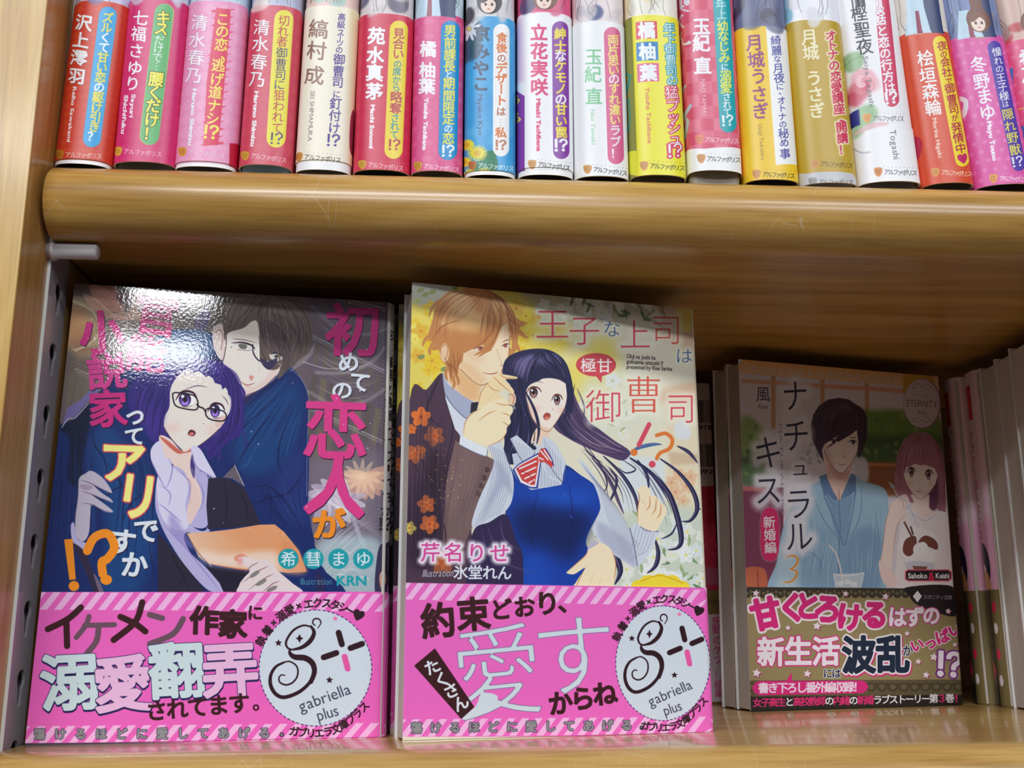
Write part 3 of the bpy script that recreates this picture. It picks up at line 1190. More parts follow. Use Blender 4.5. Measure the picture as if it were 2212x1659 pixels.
def d11(A):
    A.frame = FD
    A.poly([(-40, 150), (98, 150), (140, 1260), (145, 1560), (-40, 1560)], (150, 150, 70), False)  # left side of the yellow book, its shade painted in as olive
    A.poly([(30, 1290), (138, 1260), (142, 1470), (30, 1440)], (238, 235, 60), False)
    A.line([(55, 620), (85, 640), (70, 720), (50, 790)], 14, (40, 160, 160)); A.line([(65, 850), (78, 840), (85, 1000), (72, 1100), (62, 1000), (62, 850)], 8, (40, 160, 160))
    for (y0, y1, c, ch, x0, x1) in ((180, 335, (222, 62, 82), '橘', 128, 302), (352, 516, (0, 128, 200), '柚', 133, 310), (530, 692, (228, 96, 150), '葉', 140, 318)):
        A.poly([(x0, y0+10), (x1, y0), (x1+5, y1-10), (x0+5, y1)], c, False)
        A.glyph(ch, ((x0+x1)/2+3, (y0+y1)/2), 142, 142, -3, [(0.045, WHT, 0, 0, 0, 1)])
    T = (50, 160, 180)
    vcol(A, [('年', 402, 240), ('下', 408, 332), ('御', 412, 412), ('曹', 416, 502), ('司', 420, 592), ('の', 428, 675)], 96, (235, 250, 250), wt=0.0, out=(0.085, T))
    R = (222, 60, 100)
    vcol(A, [('猛', 425, 775), ('プ', 430, 885), ('ッ', 436, 980), ('シ', 442, 1070), ('ュ', 448, 1160), ('⁉', 452, 1258)], 112, (250, 250, 250), wt=0.0, out=(0.085, R))
    A.latin('Yuzuha Tachibana', (208, 730), (228, 1200), 50, (222, 90, 100), wt=0.01)
    footer(A, 245, 1385, 528, 1405, (80, 75, 50))


def d12(A):
    A.frame = FD
    lattice(A, (240, 130, 155), 4.6, alpha=0.6, kind='check')
    A.poly([(540, 1275), (700, 1240), (1010, 1250), (1060, 1270), (1060, 1600), (520, 1600)], (250, 250, 250), False)
    A.text('愛くん', (520, 40), (530, 330), 130, (235, 235, 240), wt=0.02, rot=8)
    A.line([(585, 880), (530, 980), (560, 1010), (535, 1150)], 26, (190, 205, 225)); A.line([(545, 715), (520, 760)], 16, (190, 205, 225))
    pill(A, (838, -60), (898, 1035), 70, (22, 172, 182))
    Y = (250, 240, 90)
    it = [('年', 838, 35), ('上', 843, 120), ('幼', 850, 215), ('な', 856, 300), ('じ', 861, 388), ('み', 866, 480), ('に', 870, 560), ('溺', 876, 638), ('愛', 881, 730), ('さ', 886, 808), ('れ', 889, 872), ('て', 892, 935), ('⁉', 894, 1005)]
    vcol(A, it, [90, 90, 100, 100, 100, 100, 70, 104, 104, 74, 74, 74, 90], Y, wt=0.02, cols=[(190, 235, 240)]*2+[Y]*4+[WHT]+[Y]*2+[WHT]*4)
    vcol(A, [('玉', 675, 222), ('紀', 674, 362), ('直', 684, 550)], 150, WHT, wt=0.03)
    A.latin('NAO TAMAKI', (672, 660), (688, 965), 50, (250, 215, 225))
    footer(A, 705, 1162, 985, 1178, (255, 225, 225), (235, 130, 90))
    footer(A, 720, 1322, 998, 1335, (90, 90, 85))


def d13(A):
    A.frame = FD
    A.poly([(1208, 200), (1400, 200), (1420, 800), (1480, 1380), (1292, 1380), (1250, 800)], (250, 250, 246), False)
    N = (70, 66, 158)
    it = [('綺', 1290, 340), ('麗', 1297, 425), ('な', 1303, 495), ('月', 1310, 572), ('夜', 1318, 655), ('に', 1325, 725), ('、', 1345, 762), ('オ', 1338, 840), ('ト', 1342, 905), ('ナ', 1346, 975), ('の', 1350, 1040), ('秘', 1355, 1115), ('め', 1362, 1192), ('事', 1368, 1285)]
    vcol(A, it, [88, 88, 66, 88, 92, 66, 70, 72, 72, 72, 66, 90, 80, 92], N, wt=0.01)
    vcol(A, [('月', 1115, 360), ('城', 1130, 502), ('う', 1150, 640), ('さ', 1156, 790), ('ぎ', 1166, 930)], 144, (150, 62, 132), wt=0.018)
    A.latin('Usagi Tsukishiro', (1148, 1035), (1172, 1340), 46, (150, 120, 60))
    footer(A, 1182, 1455, 1448, 1470, (90, 75, 40))


def d14(A):
    A.frame = FD
    R = (214, 50, 90)
    it = [('オ', 1748, 300), ('ト', 1757, 382), ('ナ', 1766, 460), ('の', 1776, 550), ('恋', 1790, 642), ('愛', 1797, 735), ('講', 1808, 822), ('座', 1818, 912), ('、', 1862, 985), ('開', 1838, 1062), ('講', 1846, 1155), ('！', 1856, 1250)]
    vcol(A, it, 96, R, wt=0.025, glow=(0.16, (250, 235, 200)))
    C = (248, 240, 205)
    vcol(A, [('月', 1572, 312), ('城', 1585, 440), ('う', 1612, 655), ('さ', 1625, 790), ('ぎ', 1637, 925)], 138, C, wt=0.02)
    A.glyph('三', (1596, 545), 100, 60, 0, [(0, (220, 195, 110), 0, 0, 0, 0.8)])
    footer(A, 1665, 1368, 1930, 1385, (110, 85, 30))
    A.poly([(1440, 1460), (1560, 1450), (1930, 1450), (1990, 1500), (1990, 1640), (1440, 1640)], (204, 204, 210), False)
    footer(A, 1650, 1520, 1935, 1525, (110, 110, 114), (150, 150, 150), dots=False)


def d15(A):
    A.frame = FE
    mm_rect(A, 0, 0, 11.0, 80, (196, 190, 198))
    A.poly([(460, 520), (560, 430), (640, 470), (600, 590), (500, 600)], (150, 190, 140), True, 0.9, blur=3)
    for (cx, cy, r, c) in ((640, 660, 105, (240, 160, 175)), (600, 760, 90, (225, 110, 130)), (690, 700, 85, (245, 185, 195)), (560, 830, 75, (210, 80, 105)), (650, 640, 55, (250, 205, 212))):
        A.ell((cx, cy), r, r*0.85, c, alpha=0.85, blur=5)
    for k in range(16):
        a, r = k*1.9, 100-k*5.6
        A.ell((640+r*0.45*math.cos(a), 690+r*0.4*math.sin(a)), r*0.62, r*0.42, ((246, 178, 188), (226, 112, 134), (250, 206, 212))[k % 3], rot=math.degrees(a)+70, alpha=0.75)
        A.line([(640+r*0.9*math.cos(a), 690+r*0.75*math.sin(a)), (640+r*math.cos(a+0.6), 690+r*0.85*math.sin(a+0.6)), (640+r*0.8*math.cos(a+1.3), 690+r*0.7*math.sin(a+1.3))], 5, (206, 92, 116), alpha=0.6, taper=(0.1, 0.1))
    for pts in ([(470, 560), (560, 490), (630, 470)], [(560, 1130), (640, 1010), (720, 930)]):
        A.line(pts, 5, (110, 150, 100), alpha=0.8)
    A.poly([(560, 940), (700, 870), (760, 950), (660, 1090), (560, 1160)], (160, 200, 150), True, 0.9, blur=4)
    A.line([(560, 1130), (700, 1050), (850, 1030)], 50, (238, 190, 195), alpha=0.8, taper=(0.3, 0.2))
    A.poly([(520, 960), (600, 910), (610, 1040), (530, 1090)], (45, 50, 140), False)
    A.poly([(650, 1095), (820, 1062), (1010, 1080), (1120, 1120), (1130, 1600), (700, 1600)], (252, 252, 253), False)
    A.line([(560, 1240), (620, 1275), (690, 1270)], 14, (170, 165, 185), alpha=0.6)
    pill(A, (770, -160), (872, 828), 62, (218, 60, 100))
    it = [('談', 762, 75), ('話', 776, 165), ('と', 792, 258), ('恋', 806, 352), ('の', 817, 445), ('行', 830, 540), ('方', 842, 638), ('は', 856, 732), ('⁉', 868, 815)]
    vcol(A, it, 98, WHT, wt=0.03)
    vcol(A, [('富', 578, -20), ('樫', 600, 112), ('聖', 625, 248), ('夜', 645, 388)], 142, (60, 60, 66), wt=0.01)
    A.latin('Seiya Togashi', (632, 470), (690, 895), 60, (110, 110, 118))
    A.latin('Togashi', (850, 1085), (885, 1335), 74, (90, 95, 105))
    footer(A, 712, 985, 975, 990, (120, 120, 125), (240, 170, 90))
    footer(A, 805, 1435, 1075, 1445, (95, 95, 100), (228, 150, 90))


def d16(A):
    A.frame = FE
    A.poly([(1290, 250), (1400, 250), (1440, 700), (1300, 900)], (215, 50, 40), False, 0.5, blur=10)
    for k in range(5):
        A.ell((1010+12*k, 480+140*k), 120, 170, (245, 130, 60), alpha=0.22, rot=20*k)
        A.ell((1010+12*k, 480+140*k), 112, 162, (226, 78, 42), alpha=0.9, rot=20*k)
    A.line([(1040, 1180), (1085, 1170), (1100, 1230), (1075, 1310), (1050, 1330)], 60, (190, 30, 70)); 
    pill(A, (1268, 358), (1455, 1335), 56, (252, 226, 50))
    it = [('夜', 1286, 386), ('の', 1300, 455), ('会', 1312, 520), ('社', 1327, 605), ('で', 1343, 678), ('御', 1352, 742), ('曹', 1367, 832), ('司', 1382, 912), ('が', 1393, 985), ('発', 1407, 1065), ('情', 1422, 1152), ('中', 1440, 1240)]
    vcol(A, it, [84, 62, 84, 86, 62, 90, 90, 90, 60, 92, 92, 92], REDD, wt=0.015)
    A.glyph('♥', (1458, 1328), 80, 84, -12, [(0, (210, 40, 110), 0, 0, 0, 1)])
    vcol(A, [('桧', 1150, 490), ('垣', 1170, 632), ('森', 1190, 765), ('輪', 1215, 900)], 140, WHT, wt=0.016)
    A.latin('Morina Higaki', (1208, 988), (1260, 1320), 48, (252, 235, 225), wt=0.02)
    footer(A, 1282, 1438, 1530, 1455, (252, 220, 200), (225, 150, 60))


def d17(A):
    A.frame = FE
    lattice(A, (245, 150, 205), 3.4, alpha=0.55, kind='dots')
    A.line([(1430, 820), (1490, 850), (1475, 960), (1425, 985)], 40, (240, 238, 245))
    pill(A, (1722, 400), (1925, 1372), 56, (88, 66, 176))
    it = [('憧', 1742, 435), ('れ', 1754, 510), ('の', 1765, 578), ('王', 1776, 650), ('子', 1790, 728), ('様', 1803, 805), ('は', 1815, 870), ('隠', 1834, 955), ('れ', 1852, 1055), ('野', 1873, 1150), ('獣', 1895, 1250), ('⁉', 1915, 1348)]
    vcol(A, it, [80, 74, 70, 80, 80, 84, 60, 98, 98, 98, 98, 86], WHT, wt=0.01, cols=[WHT]*7+[(250, 236, 100)]*4+[WHT])
    vcol(A, [('冬', 1590, 540), ('野', 1618, 680), ('ま', 1640, 805), ('ゆ', 1665, 940)], 140, WHT, wt=0.016)
    A.latin('Mayu Touno', (1662, 1015), (1712, 1345), 52, WHT, wt=0.05)
    footer(A, 1765, 1490, 1995, 1500, (250, 215, 235), (235, 160, 80))


def d18(A):
    A.frame = FE
    lattice(A, (245, 150, 185), 3.4, alpha=0.55, kind='dots')
    A.poly([(1830, 575), (1885, 570), (1895, 820), (1850, 800)], (40, 140, 210), False)
    A.line([(1940, 1065), (1975, 1070), (1985, 1130), (1945, 1140)], 26, (60, 120, 200))
    A.line([(1895, 930), (2000, 900)], 10, (245, 200, 90))
    vcol(A, [('希', 2000, 480), ('乃', 2020, 620)], 140, WHT, wt=0.035)


spine(1, (119, 363), (242, 366), (166, 9), (281, 23), (200, 2), (40, 36, 40), 1.6, 0.4, 'orange-red spine with a blue title capsule, first in the row against the upright', d1, (214, 56, 34))
spine(2, (247, 366), (379, 371), (284, 0), (406, 23), (345, -3), (120, 122, 122), 0, 1.7, 'magenta spine with a green title capsule and yellow letters', d2, (218, 42, 112))
spine(3, (379, 371), (510, 373), (409, 8), (537, 35), (462, 2), (110, 112, 120), 1.8, 0.6, 'pale pink spine with a red scribble behind yellow letters', d3, (240, 152, 194))
spine(4, (516, 377), (630, 380), (540, 14), (656, 42), (595, 12), (165, 205, 242), 0, 1.7, 'coral red spine with a yellow capsule, pale blue boards showing below its jacket', d4, (216, 66, 92))
spine(5, (638, 380), (758, 385), (661, 15), (775, 38), (715, 13), (130, 130, 132), 3.4, 0.5, 'cream spine with brown name and violet title lettering', d5, (252, 244, 222))
spine(6, (763, 385), (884, 387), (779, 30), (892, 43), (833, 30), (36, 32, 34), 0, 1.0, 'crimson spine with a yellow capsule, next to the cream spine', d6, (216, 44, 80))
spine(7, (888, 390), (998, 391), (897, 33), (1001, 38), (945, 30), (110, 100, 92), 0, 1.2, 'pink petal-patterned spine with a bright blue capsule', d7, (228, 82, 142))
spine(8, (1003, 392), (1113, 395), (1004, 43), (1114, 45), (1062, 36), (44, 40, 40), 1.6, 0.3, 'sky blue spine with yellow dandelions and a white capsule', d8, (62, 168, 228))
spine(9, (1118, 395), (1238, 397), (1119, 45), (1233, 43), (1180, 27), (40, 38, 42), 2.6, 0.8, 'white spine with a purple capsule and magenta name', d9, (250, 250, 252))
spine(10, (1242, 397), (1357, 400), (1237, 50), (1346, 50), (1290, 46), (38, 36, 38), 0, 0.8, 'white spine with a rose capsule and light green name', d10, (248, 249, 250))
spine(11, (1362, 401), (1481, 400), (1350, 49), (1464, 47), (1412, 33), (96, 84, 78), 0, 1.7, 'lemon yellow spine with red, blue and pink name squares', d11, (246, 238, 52))
spine(12, (1485, 396), (1604, 402), (1466, 0), (1584, 0), (1525, -60), (150, 142, 128), 0, 4.0, 'pink chequered spine with a teal capsule, its jacket pushed up over dark boards', d12, (224, 82, 116))
spine(13, (1607, 403), (1723, 404), (1589, 72), (1694, 70), (1640, 57), (36, 34, 34), 0, 1.1, 'golden yellow spine with a white title strip and purple name', d13, (248, 208, 40))
spine(14, (1727, 405), (1849, 408), (1698, 62), (1808, 57), (1755, 43), (206, 206, 210), 0, 0.3, 'mustard gold spine with pink letters over a silvery grey foot', d14, (198, 164, 44))
spine(15, (1853, 407), (1986, 408), (1806, 0), (1926, 0), (1872, 275), (120, 116, 122), 0, 1.2, 'white spine with painted roses and a crimson title strip', d15, (248, 246, 248))
spine(16, (1989, 408), (2100, 412), (1941, 83), (2045, 75), (1992, 67), (74, 66, 62), 0, 1.2, 'orange spine with a narrow yellow capsule ending in a heart', d16, (226, 78, 42))
spine(17, (2104, 412), (2228, 415), (2050, 98), (2159, 85), (2105, 76), (40, 34, 40), 0, 1.0, 'orchid pink dotted spine with a violet-blue capsule', d17, (230, 92, 172))
spine(18, (2231, 416), (2350, 418), (2163, 90), (2275, 85), (2215, 84), (40, 34, 40), 0, 1.0, 'rose pink dotted spine cut off by the right edge of the picture', d18, (236, 92, 140))


def upper_art(A, n, S, band_mm):
    """the slip of jacket picture that shows above each band"""
    c = {1: [(210, 205, 235), (120, 110, 180)], 2: [(225, 225, 240), (200, 200, 225)], 3: [(200, 215, 235), (160, 170, 210)], 4: [(190, 195, 220), (240, 220, 210)],
         5: [(240, 205, 195), (170, 210, 200)], 6: [(225, 215, 215), (90, 85, 110)], 7: [(205, 225, 235), (50, 65, 105)], 8: [(225, 222, 225), (50, 42, 52)],
         9: [(235, 90, 140), (60, 60, 110)], 10: [(240, 225, 225), (50, 70, 130)], 11: [(245, 240, 225), (250, 225, 180)], 12: [(225, 90, 120), (225, 90, 120)],
         13: [(110, 115, 150), (60, 52, 80)], 14: [(245, 245, 250), (130, 195, 225)], 15: [(245, 240, 245), (245, 240, 245)], 16: [(235, 225, 215), (95, 75, 150)],
         17: [(130, 145, 190), (190, 150, 120)], 18: [(225, 190, 175), (200, 60, 70)]}[n]
    if n in (12, 15): return
    mm_rect(A, 0, band_mm, A.w, A.h, c[0])
    rg = random.Random(n*11)
    keep, fr = A.to_mm, A.frame
    A.to_mm, A.frame = (lambda p: p), (0, 0, 1)
    x0 = SIDE_U*1000
    for k in range(5):
        cx = x0+rg.random()*S
        A.ell((cx, band_mm+rg.random()*8), 1.5+3*rg.random(), 1.0+3*rg.random(), c[1] if k % 2 else tuple(int(v*0.92) for v in c[0]), rot=rg.random()*90, alpha=0.8, blur=2)
    for k in range(8):
        cx = x0+rg.random()*S
        y = band_mm+rg.random()*3
        A.line([(cx, y), (cx+rg.uniform(-2, 2), y+4), (cx+rg.uniform(-3, 3), y+9)], 0.28, tuple(int(v*0.6) for v in c[0]), alpha=0.8)
    if n in (7, 16, 17):   # suits and ties
        m = x0+S*0.45
        A.poly([(m-5, band_mm-1), (m-3, band_mm+10), (m+3, band_mm+10), (m+4, band_mm-1)], (200, 225, 240), False)
        A.poly([(m-0.9, band_mm-1), (m-0.5, band_mm+8), (m+0.7, band_mm+8), (m+0.9, band_mm-1)], (150, 50, 80), False)
        A.poly([(m+4, band_mm-1), (m+2.5, band_mm+12), (m+9, band_mm+12), (m+9, band_mm-1)], (50, 65, 110), False)
    if n in (9, 17, 8, 18):   # a face looking out
        m = x0+S*0.62
        A.ell((m, band_mm+6), 4.4, 5.0, (120, 70, 50) if n != 8 else (45, 40, 48))
        A.ell((m-0.4, band_mm+4.6), 2.6, 3.2, (250, 225, 210))
        A.poly([(m-3.4, band_mm+7), (m, band_mm+9.2), (m+3.2, band_mm+7), (m+2.2, band_mm+5.6), (m+0.6, band_mm+7.0), (m-1.2, band_mm+5.8), (m-2.4, band_mm+5.2)], (130, 78, 56) if n != 8 else (45, 40, 48), True)
        for sx in (-1.3, 0.9):
            A.ell((m+sx, band_mm+4.7), 0.45, 0.6, (80, 50, 60))
        A.ell((m-0.3, band_mm+2.9), 0.5, 0.22, (210, 90, 90))
    A.to_mm, A.frame = keep, fr


def arc_profile(w, b, depth, n=28):
    pts = [(0.0, depth), (0.0, b+SIDE_U), (0.0, b+0.002)]
    for i in range(n+1):
        a = math.pi*(1 - i/n)
        c, s = math.cos(a), math.sin(a)
        e = 2/2.35
        x = w/2 + w/2*math.copysign(abs(c)**e, c)
        y = b - b*abs(s)**e
        pts.append((x, y))
    pts += [(w, b+0.002), (w, b+SIDE_U), (w, depth)]
    return Profile(pts)


def rounded_core(bm, x0, x1, y0, y1, z0, z1, r):
    pts = []
    for (cx, cy, a0) in ((x1-r, y1-0.001, 0), (x0+r, y1-0.001, 90)):
        pass
    pts = [(x0, y1), (x0, y0+r)]
    for i in range(1, 7):
        a = math.radians(180+90*i/6)
        pts.append((x0+r+r*math.cos(a), y0+r+r*math.sin(a)))
    for i in range(0, 7):
        a = math.radians(270+90*i/6)
        pts.append((x1-r+r*math.cos(a), y0+r+r*math.sin(a)))
    pts.append((x1, y1))
    extrude_profile(bm, pts, 'z', z0, z1)


BOOK_H, BOOK_D = 0.188, 0.128
for S in SP:
    n = S['n']
    yb = Y_SPINE
    pl = hit(*S['BL'], 1, yb); pr = hit(*S['BR'], 1, yb)
    tl = hit(*S['TL'], 1, yb); tr = hit(*S['TR'], 1, yb)
    w = (pr[0]-pl[0]) - 0.0003
    xm = (pl[0]+pr[0])/2
    tm = (tl+tr)/2
    z0 = Z_TOP + 0.0001
    roll = math.atan2(tm[0]-xm, tm[2]-z0)          # leaning sideways: + = to the right
    ux = np.array([math.cos(roll), 0, -math.sin(roll)])
    uz = np.array([math.sin(roll), 0, math.cos(roll)])
    uy = np.array([0, 1.0, 0])
    lift0 = abs(math.sin(roll))*w/2
    o = np.array([xm, yb-BULGE, z0+lift0]) - ux*w/2
    pose = Pose(o, ux, uy, uz)
    prof = arc_profile(w, BULGE, BOOK_D)
    ulo = prof.u[1]
    U_len = prof.u[-2]-prof.u[1]
    f = px_to_sheet(pose, prof, ulo, u_lo=prof.u[2], u_hi=prof.u[-3])
    A = Art(U_len*1000, 68, 10, f, S['base'])
    band_mm = float(f([S['band']])[0, 1])
    S['draw'](A)
    if n not in (12, 15):
        upper_art(A, n, w*1000, band_mm)
    if S['rim'] > 0:
        mm_rect(A, 0, 0, A.w, S['rim'], (248, 248, 248))
        mm_rect(A, 0, S['rim'], A.w, S['rim']+0.12, (150, 150, 150), 0.5)
    A.noise(0.008, n)
    im = A.image('spine_print_%d' % n)
    mt = print_mat('spine_paper_%d' % n, im, rough=0.38, coat=0.12, coat_rough=0.25)
    root = empty('hardback_book')
    root.matrix_world = pose.matrix()
    tag(root, S['label'], 'book', 'hardbacks in the top row')
    lift = S['lift']/1000
    core = new_mat('boards_%d' % n, 0.55, S['core'])
    bm = bmesh.new()
    rounded_core(bm, 0.0007, w-0.0007, BULGE*0.74, BOOK_D-0.001, 0, BOOK_H-0.003, 0.0022)
    co = from_bm('boards', bm, [core], root)
    if n == 14:
        pass
    sheet_mesh('dust_jacket', prof, lift, BOOK_H, 0.0, 0.00025, ulo, U_len, 0.068, [mt, M_WHITE], root)
    bz = min(max(band_mm/1000, 0.01), BOOK_H)
    if n not in (12,):
        b0 = lift + (S['rim']/1000 if S['rim'] else 0.0)
        sheet_mesh('paper_band', prof, b0, bz, 0.00028, 0.0002, ulo, U_len, 0.068, [mt, M_WHITE], root)

# ------------------------------------------------------------------ lower shelf: paperbacks standing face out
PB_W, PB_H = 0.105, 0.148
GAIN1 = GAIN2 = GAIN3 = (1.0, 1.0, 1.0)


def pb_profile(W, T, r, mirror=False):
    """fore-edge of the front cover -> front -> rounded spine -> back cover; mirrored when the spine is on the left"""
    pts = [(0.0, 0.0), (0.001, 0.0)] + [(W*k/12, 0.0) for k in range(1, 12)] + [(W-r, 0.0)]
    for i in range(1, 9):
        a = math.radians(-90+90*i/8)
        pts.append((W-r+r*math.cos(a), r+r*math.sin(a)))
    for i in range(0, 9):
        a = math.radians(90*i/8)
        pts.append((W-r+r*math.cos(a), T-r+r*math.sin(a)))
    pts += [(0.0, T)]
    if mirror:
        pts = [(W-x, y) for x, y in pts][::-1]
    return Profile(pts)


def pb_pose(x, y, yaw, lean=0.0, roll=0.0, z=None):
    z = Z_DECK+0.00005 if z is None else z
    u = np.array([math.cos(yaw), math.sin(yaw), 0.0])
    n = np.array([math.sin(yaw), -math.cos(yaw), 0.0])
    up = np.array([0, 0, 1.0])*math.cos(lean) - n*math.sin(lean)
    u2 = u*math.cos(roll)+up*math.sin(roll)
    up2 = up*math.cos(roll)-u*math.sin(roll)
    return Pose((x, y, z), u2, np.cross(up2, u2), up2)


def paperback(label, pose, W, T, H, r, mat_jacket, band_h, u_off, U_len, group, mirror=False, band=True, pages=None, band_lift=0.0006):
    root = empty('paperback_book')
    root.matrix_world = pose.matrix()
    tag(root, label, 'book', group)
    prof = pb_profile(W, T, r, mirror)
    sheet_mesh('dust_jacket', prof, 0.0, H, 0.0, 0.00028, u_off, U_len, H, [mat_jacket, M_WHITE], root)
    if band:
        sheet_mesh('paper_band', prof, band_lift, band_h, 0.00030, 0.00022, u_off, U_len, H, [mat_jacket, M_WHITE], root)
    bm = bmesh.new()
    a = 0.0016
    rr = r*0.55
    if mirror:
        bm_box(bm, (a, 0.0005, 0.0005), (W-0.0008, T-0.0005, H-0.0016), 0.0003, 1)
    else:
        bm_box(bm, (0.0008, 0.0005, 0.0005), (W-a, T-0.0005, H-0.0016), 0.0003, 1)
    from_bm('page_block', bm, [pages or M_PAGES], root)
    return root


def copy_thing(root, pose, label):
    r = root.copy()
    COL.objects.link(r)
    r.matrix_world = pose.matrix()
    r['label'] = label
    for ch in list(root.children):
        c = ch.copy()
        COL.objects.link(c)
        c.parent = r
    return r


def strands(A, g1, g2, n, w, cols, seed=1, jit=4, alpha=0.7, lo=0.0, hi=1.0):
    """n tapering hairs blended between two guide curves"""
    rg = np.random.default_rng(seed)
    def res(g):
        c = catmull(np.asarray(g, float), False, 8)
        L = np.concatenate([[0], np.cumsum(np.linalg.norm(np.diff(c, axis=0), axis=1))])
        t = np.linspace(0, L[-1], 12)
        return np.stack([np.interp(t, L, c[:, 0]), np.interp(t, L, c[:, 1])], 1)
    a, b = res(g1), res(g2)
    for i in range(n):
        t = (i+rg.random())/n
        p = a*(1-t)+b*t+rg.normal(0, jit, (1, 2))*np.linspace(0.2, 1, 12)[:, None]
        i0 = int(rg.uniform(lo, 0.45*hi)*11)
        i1 = int(rg.uniform(max(0.6*hi, lo+0.2), hi)*11)+1
        if i1-i0 < 3: continue
        A.line(p[i0:i1], w*rg.uniform(0.5, 1.3), cols[i % len(cols)], taper=(0.1, 0.1), alpha=alpha*rg.uniform(0.5, 1.0), n=2)


def strand(A, pts, w, col, taper=(0.15, 0.1), **k):
    A.line(pts, w, col, taper=taper, **k)


DK = (62, 26, 30)


def band_logo(A, fr):
    """white disc with the ornamental g and plus mark, lettering round it; positions in the first band's frame"""
    X0, Y0, SX, SY = fr
    def Q(p): return [(X0+x/SX, Y0+y/SY) for x, y in p]
    keep = A.frame
    A.frame = (0, 0, 1)
    k = 1/((SX+SY)/2)
    c = Q([(1730, 548)])[0]
    W = (214, 224, 234)
    A.poly([(c[0]+328/SX*math.cos(t), c[1]+338/SY*math.sin(t)) for t in np.linspace(0, 2*math.pi, 48, endpoint=False)], W, False)
    for i in range(74):
        t0 = 2*math.pi*i/74
        t1 = t0+2*math.pi/74*0.6
        A.line([(c[0]+328/SX*math.cos(t), c[1]+338/SY*math.sin(t)) for t in (t0, t1)], 6*k, (80, 60, 110), False)
    D = (50, 24, 34)
    L = A.line
    L(Q([(1742, 318), (1762, 285), (1748, 262), (1722, 264), (1714, 286), (1728, 300)]), 9*k, D, taper=(0.5, 0.7))
    L(Q([(1712, 312), (1660, 300), (1600, 330), (1560, 392), (1568, 430), (1600, 442)]), 13*k, D, taper=(0.6, 0.7))
    L(Q([(1700, 300), (1722, 340), (1700, 390), (1650, 428), (1590, 442)]), 26*k, D, taper=(0.4, 0.3))
    L(Q([(1582, 436), (1582, 462), (1610, 484), (1670, 490), (1712, 520), (1724, 570), (1704, 630)]), 34*k, D, taper=(0.2, 0.7))
    L(Q([(1716, 590), (1690, 640), (1630, 690), (1550, 718), (1500, 700), (1470, 650), (1470, 590), (1500, 540), (1550, 514)]), 22*k, D, taper=(0.8, 0.5))
    L(Q([(1530, 520), (1580, 510), (1622, 540), (1626, 590), (1600, 630), (1560, 646), (1524, 632), (1518, 604), (1534, 588), (1554, 592)]), 10*k, D, taper=(0.8, 0.6))
    A.poly(Q([(1638, 350), (1646, 368), (1660, 375), (1646, 384), (1638, 402), (1629, 384), (1615, 375), (1629, 368)]), D, False)
    for (a, b, cc) in (((1865, 342), (1884, 410), D), ((1934, 432), (2002, 407), D), ((1778, 486), (1852, 460), D), ((1900, 482), (1918, 552), (236, 92, 168))):
        L(Q([a, b]), 34*k, cc, False)
    A.star(Q([(1515, 402)])[0], 22*k, D, inner=0.45)
    A.star(Q([(1812, 618)])[0], 22*k, D, inner=0.45)
    A.star(Q([(1846, 260)])[0], 19*k, (245, 130, 185), inner=0.45)
    q = Q([(1640, 805), (1945, 695), (1745, 858), (1872, 822)])
    A.latin('gabriella', q[0], q[1], 96*k, (70, 70, 88))
    A.latin('plus', q[2], q[3], 96*k, (70, 70, 88))
    arc = [('執', 1412, 390, -58), ('着', 1450, 330, -50), ('×', 1487, 285, -45), ('溺', 1530, 245, -35), ('愛', 1580, 210, -25), ('×', 1633, 187, -16), ('エ', 1690, 174, -8),
           ('ク', 1742, 168, -2), ('ス', 1795, 170, 4), ('タ', 1845, 180, 10), ('シ', 1892, 195, 18), ('ー', 1937, 216, 28), ('♥', 1980, 242, 20)]
    for ch, x, y, r in arc:
        A.glyph(ch, Q([(x, y)])[0], 62*k, 62*k, r, [(0.03, D, 0, 0, 0, 1)])
    arc = [('ガ', 1606, 916, 8), ('ブ', 1655, 923, 4), ('リ', 1704, 927, 0), ('エ', 1752, 926, -4), ('ラ', 1802, 918, -10), ('文', 1850, 902, -18), ('庫', 1895, 876, -28), ('プ', 1935, 846, -38), ('ラ', 1974, 812, -42), ('ス', 2012, 774, -46)]
    for ch, x, y, r in arc:
        A.glyph(ch, Q([(x, y)])[0], 60*k, 60*k, r, [(0.03, D, 0, 0, 0, 1)])
    A.frame = keep


def band_stripes(A, tl, tr, h, bl, br, hb, n, pink, pale):
    """pink band with two hatched borders; corners in the current frame"""
    A.poly([tl, tr, br, bl], pink, False)
    tl, tr, bl, br = [np.asarray(p, float) for p in (tl, tr, bl, br)]
    step = (tr-tl)/n
    for i in range(-1, n+1):
        a = tl+step*(i+0.9)
        A.poly([a, a+step*0.52, a+step*(0.52-0.95)+np.array([0, h]), a+step*(-0.95)+np.array([0, h])], pale, False)
    step = (br-bl)/n
    for i in range(-1, n+1):
        a = bl+step*(i+0.9)-np.array([0, hb])
        A.poly([a, a+step*0.52, a+step*(0.52-0.95)+np.array([0, hb]), a+step*(-0.95)+np.array([0, hb])], pale, False)


def flower(A, c, R, col, core, k=5, rot=0, alpha=1.0, fat=0.42):
    for i in range(k):
        a = rot+2*math.pi*i/k
        A.ell((c[0]+R*0.55*math.cos(a), c[1]+R*0.55*math.sin(a)), R*0.55, R*fat, col, rot=math.degrees(a), alpha=alpha)
        A.line([(c[0]+R*0.2*math.cos(a), c[1]+R*0.2*math.sin(a)), (c[0]+R*0.9*math.cos(a), c[1]+R*0.9*math.sin(a))], R*0.05, tuple(int(v*0.82) for v in col), False, alpha=alpha*0.7)
    A.ell(c, R*0.2, col=core, alpha=alpha)


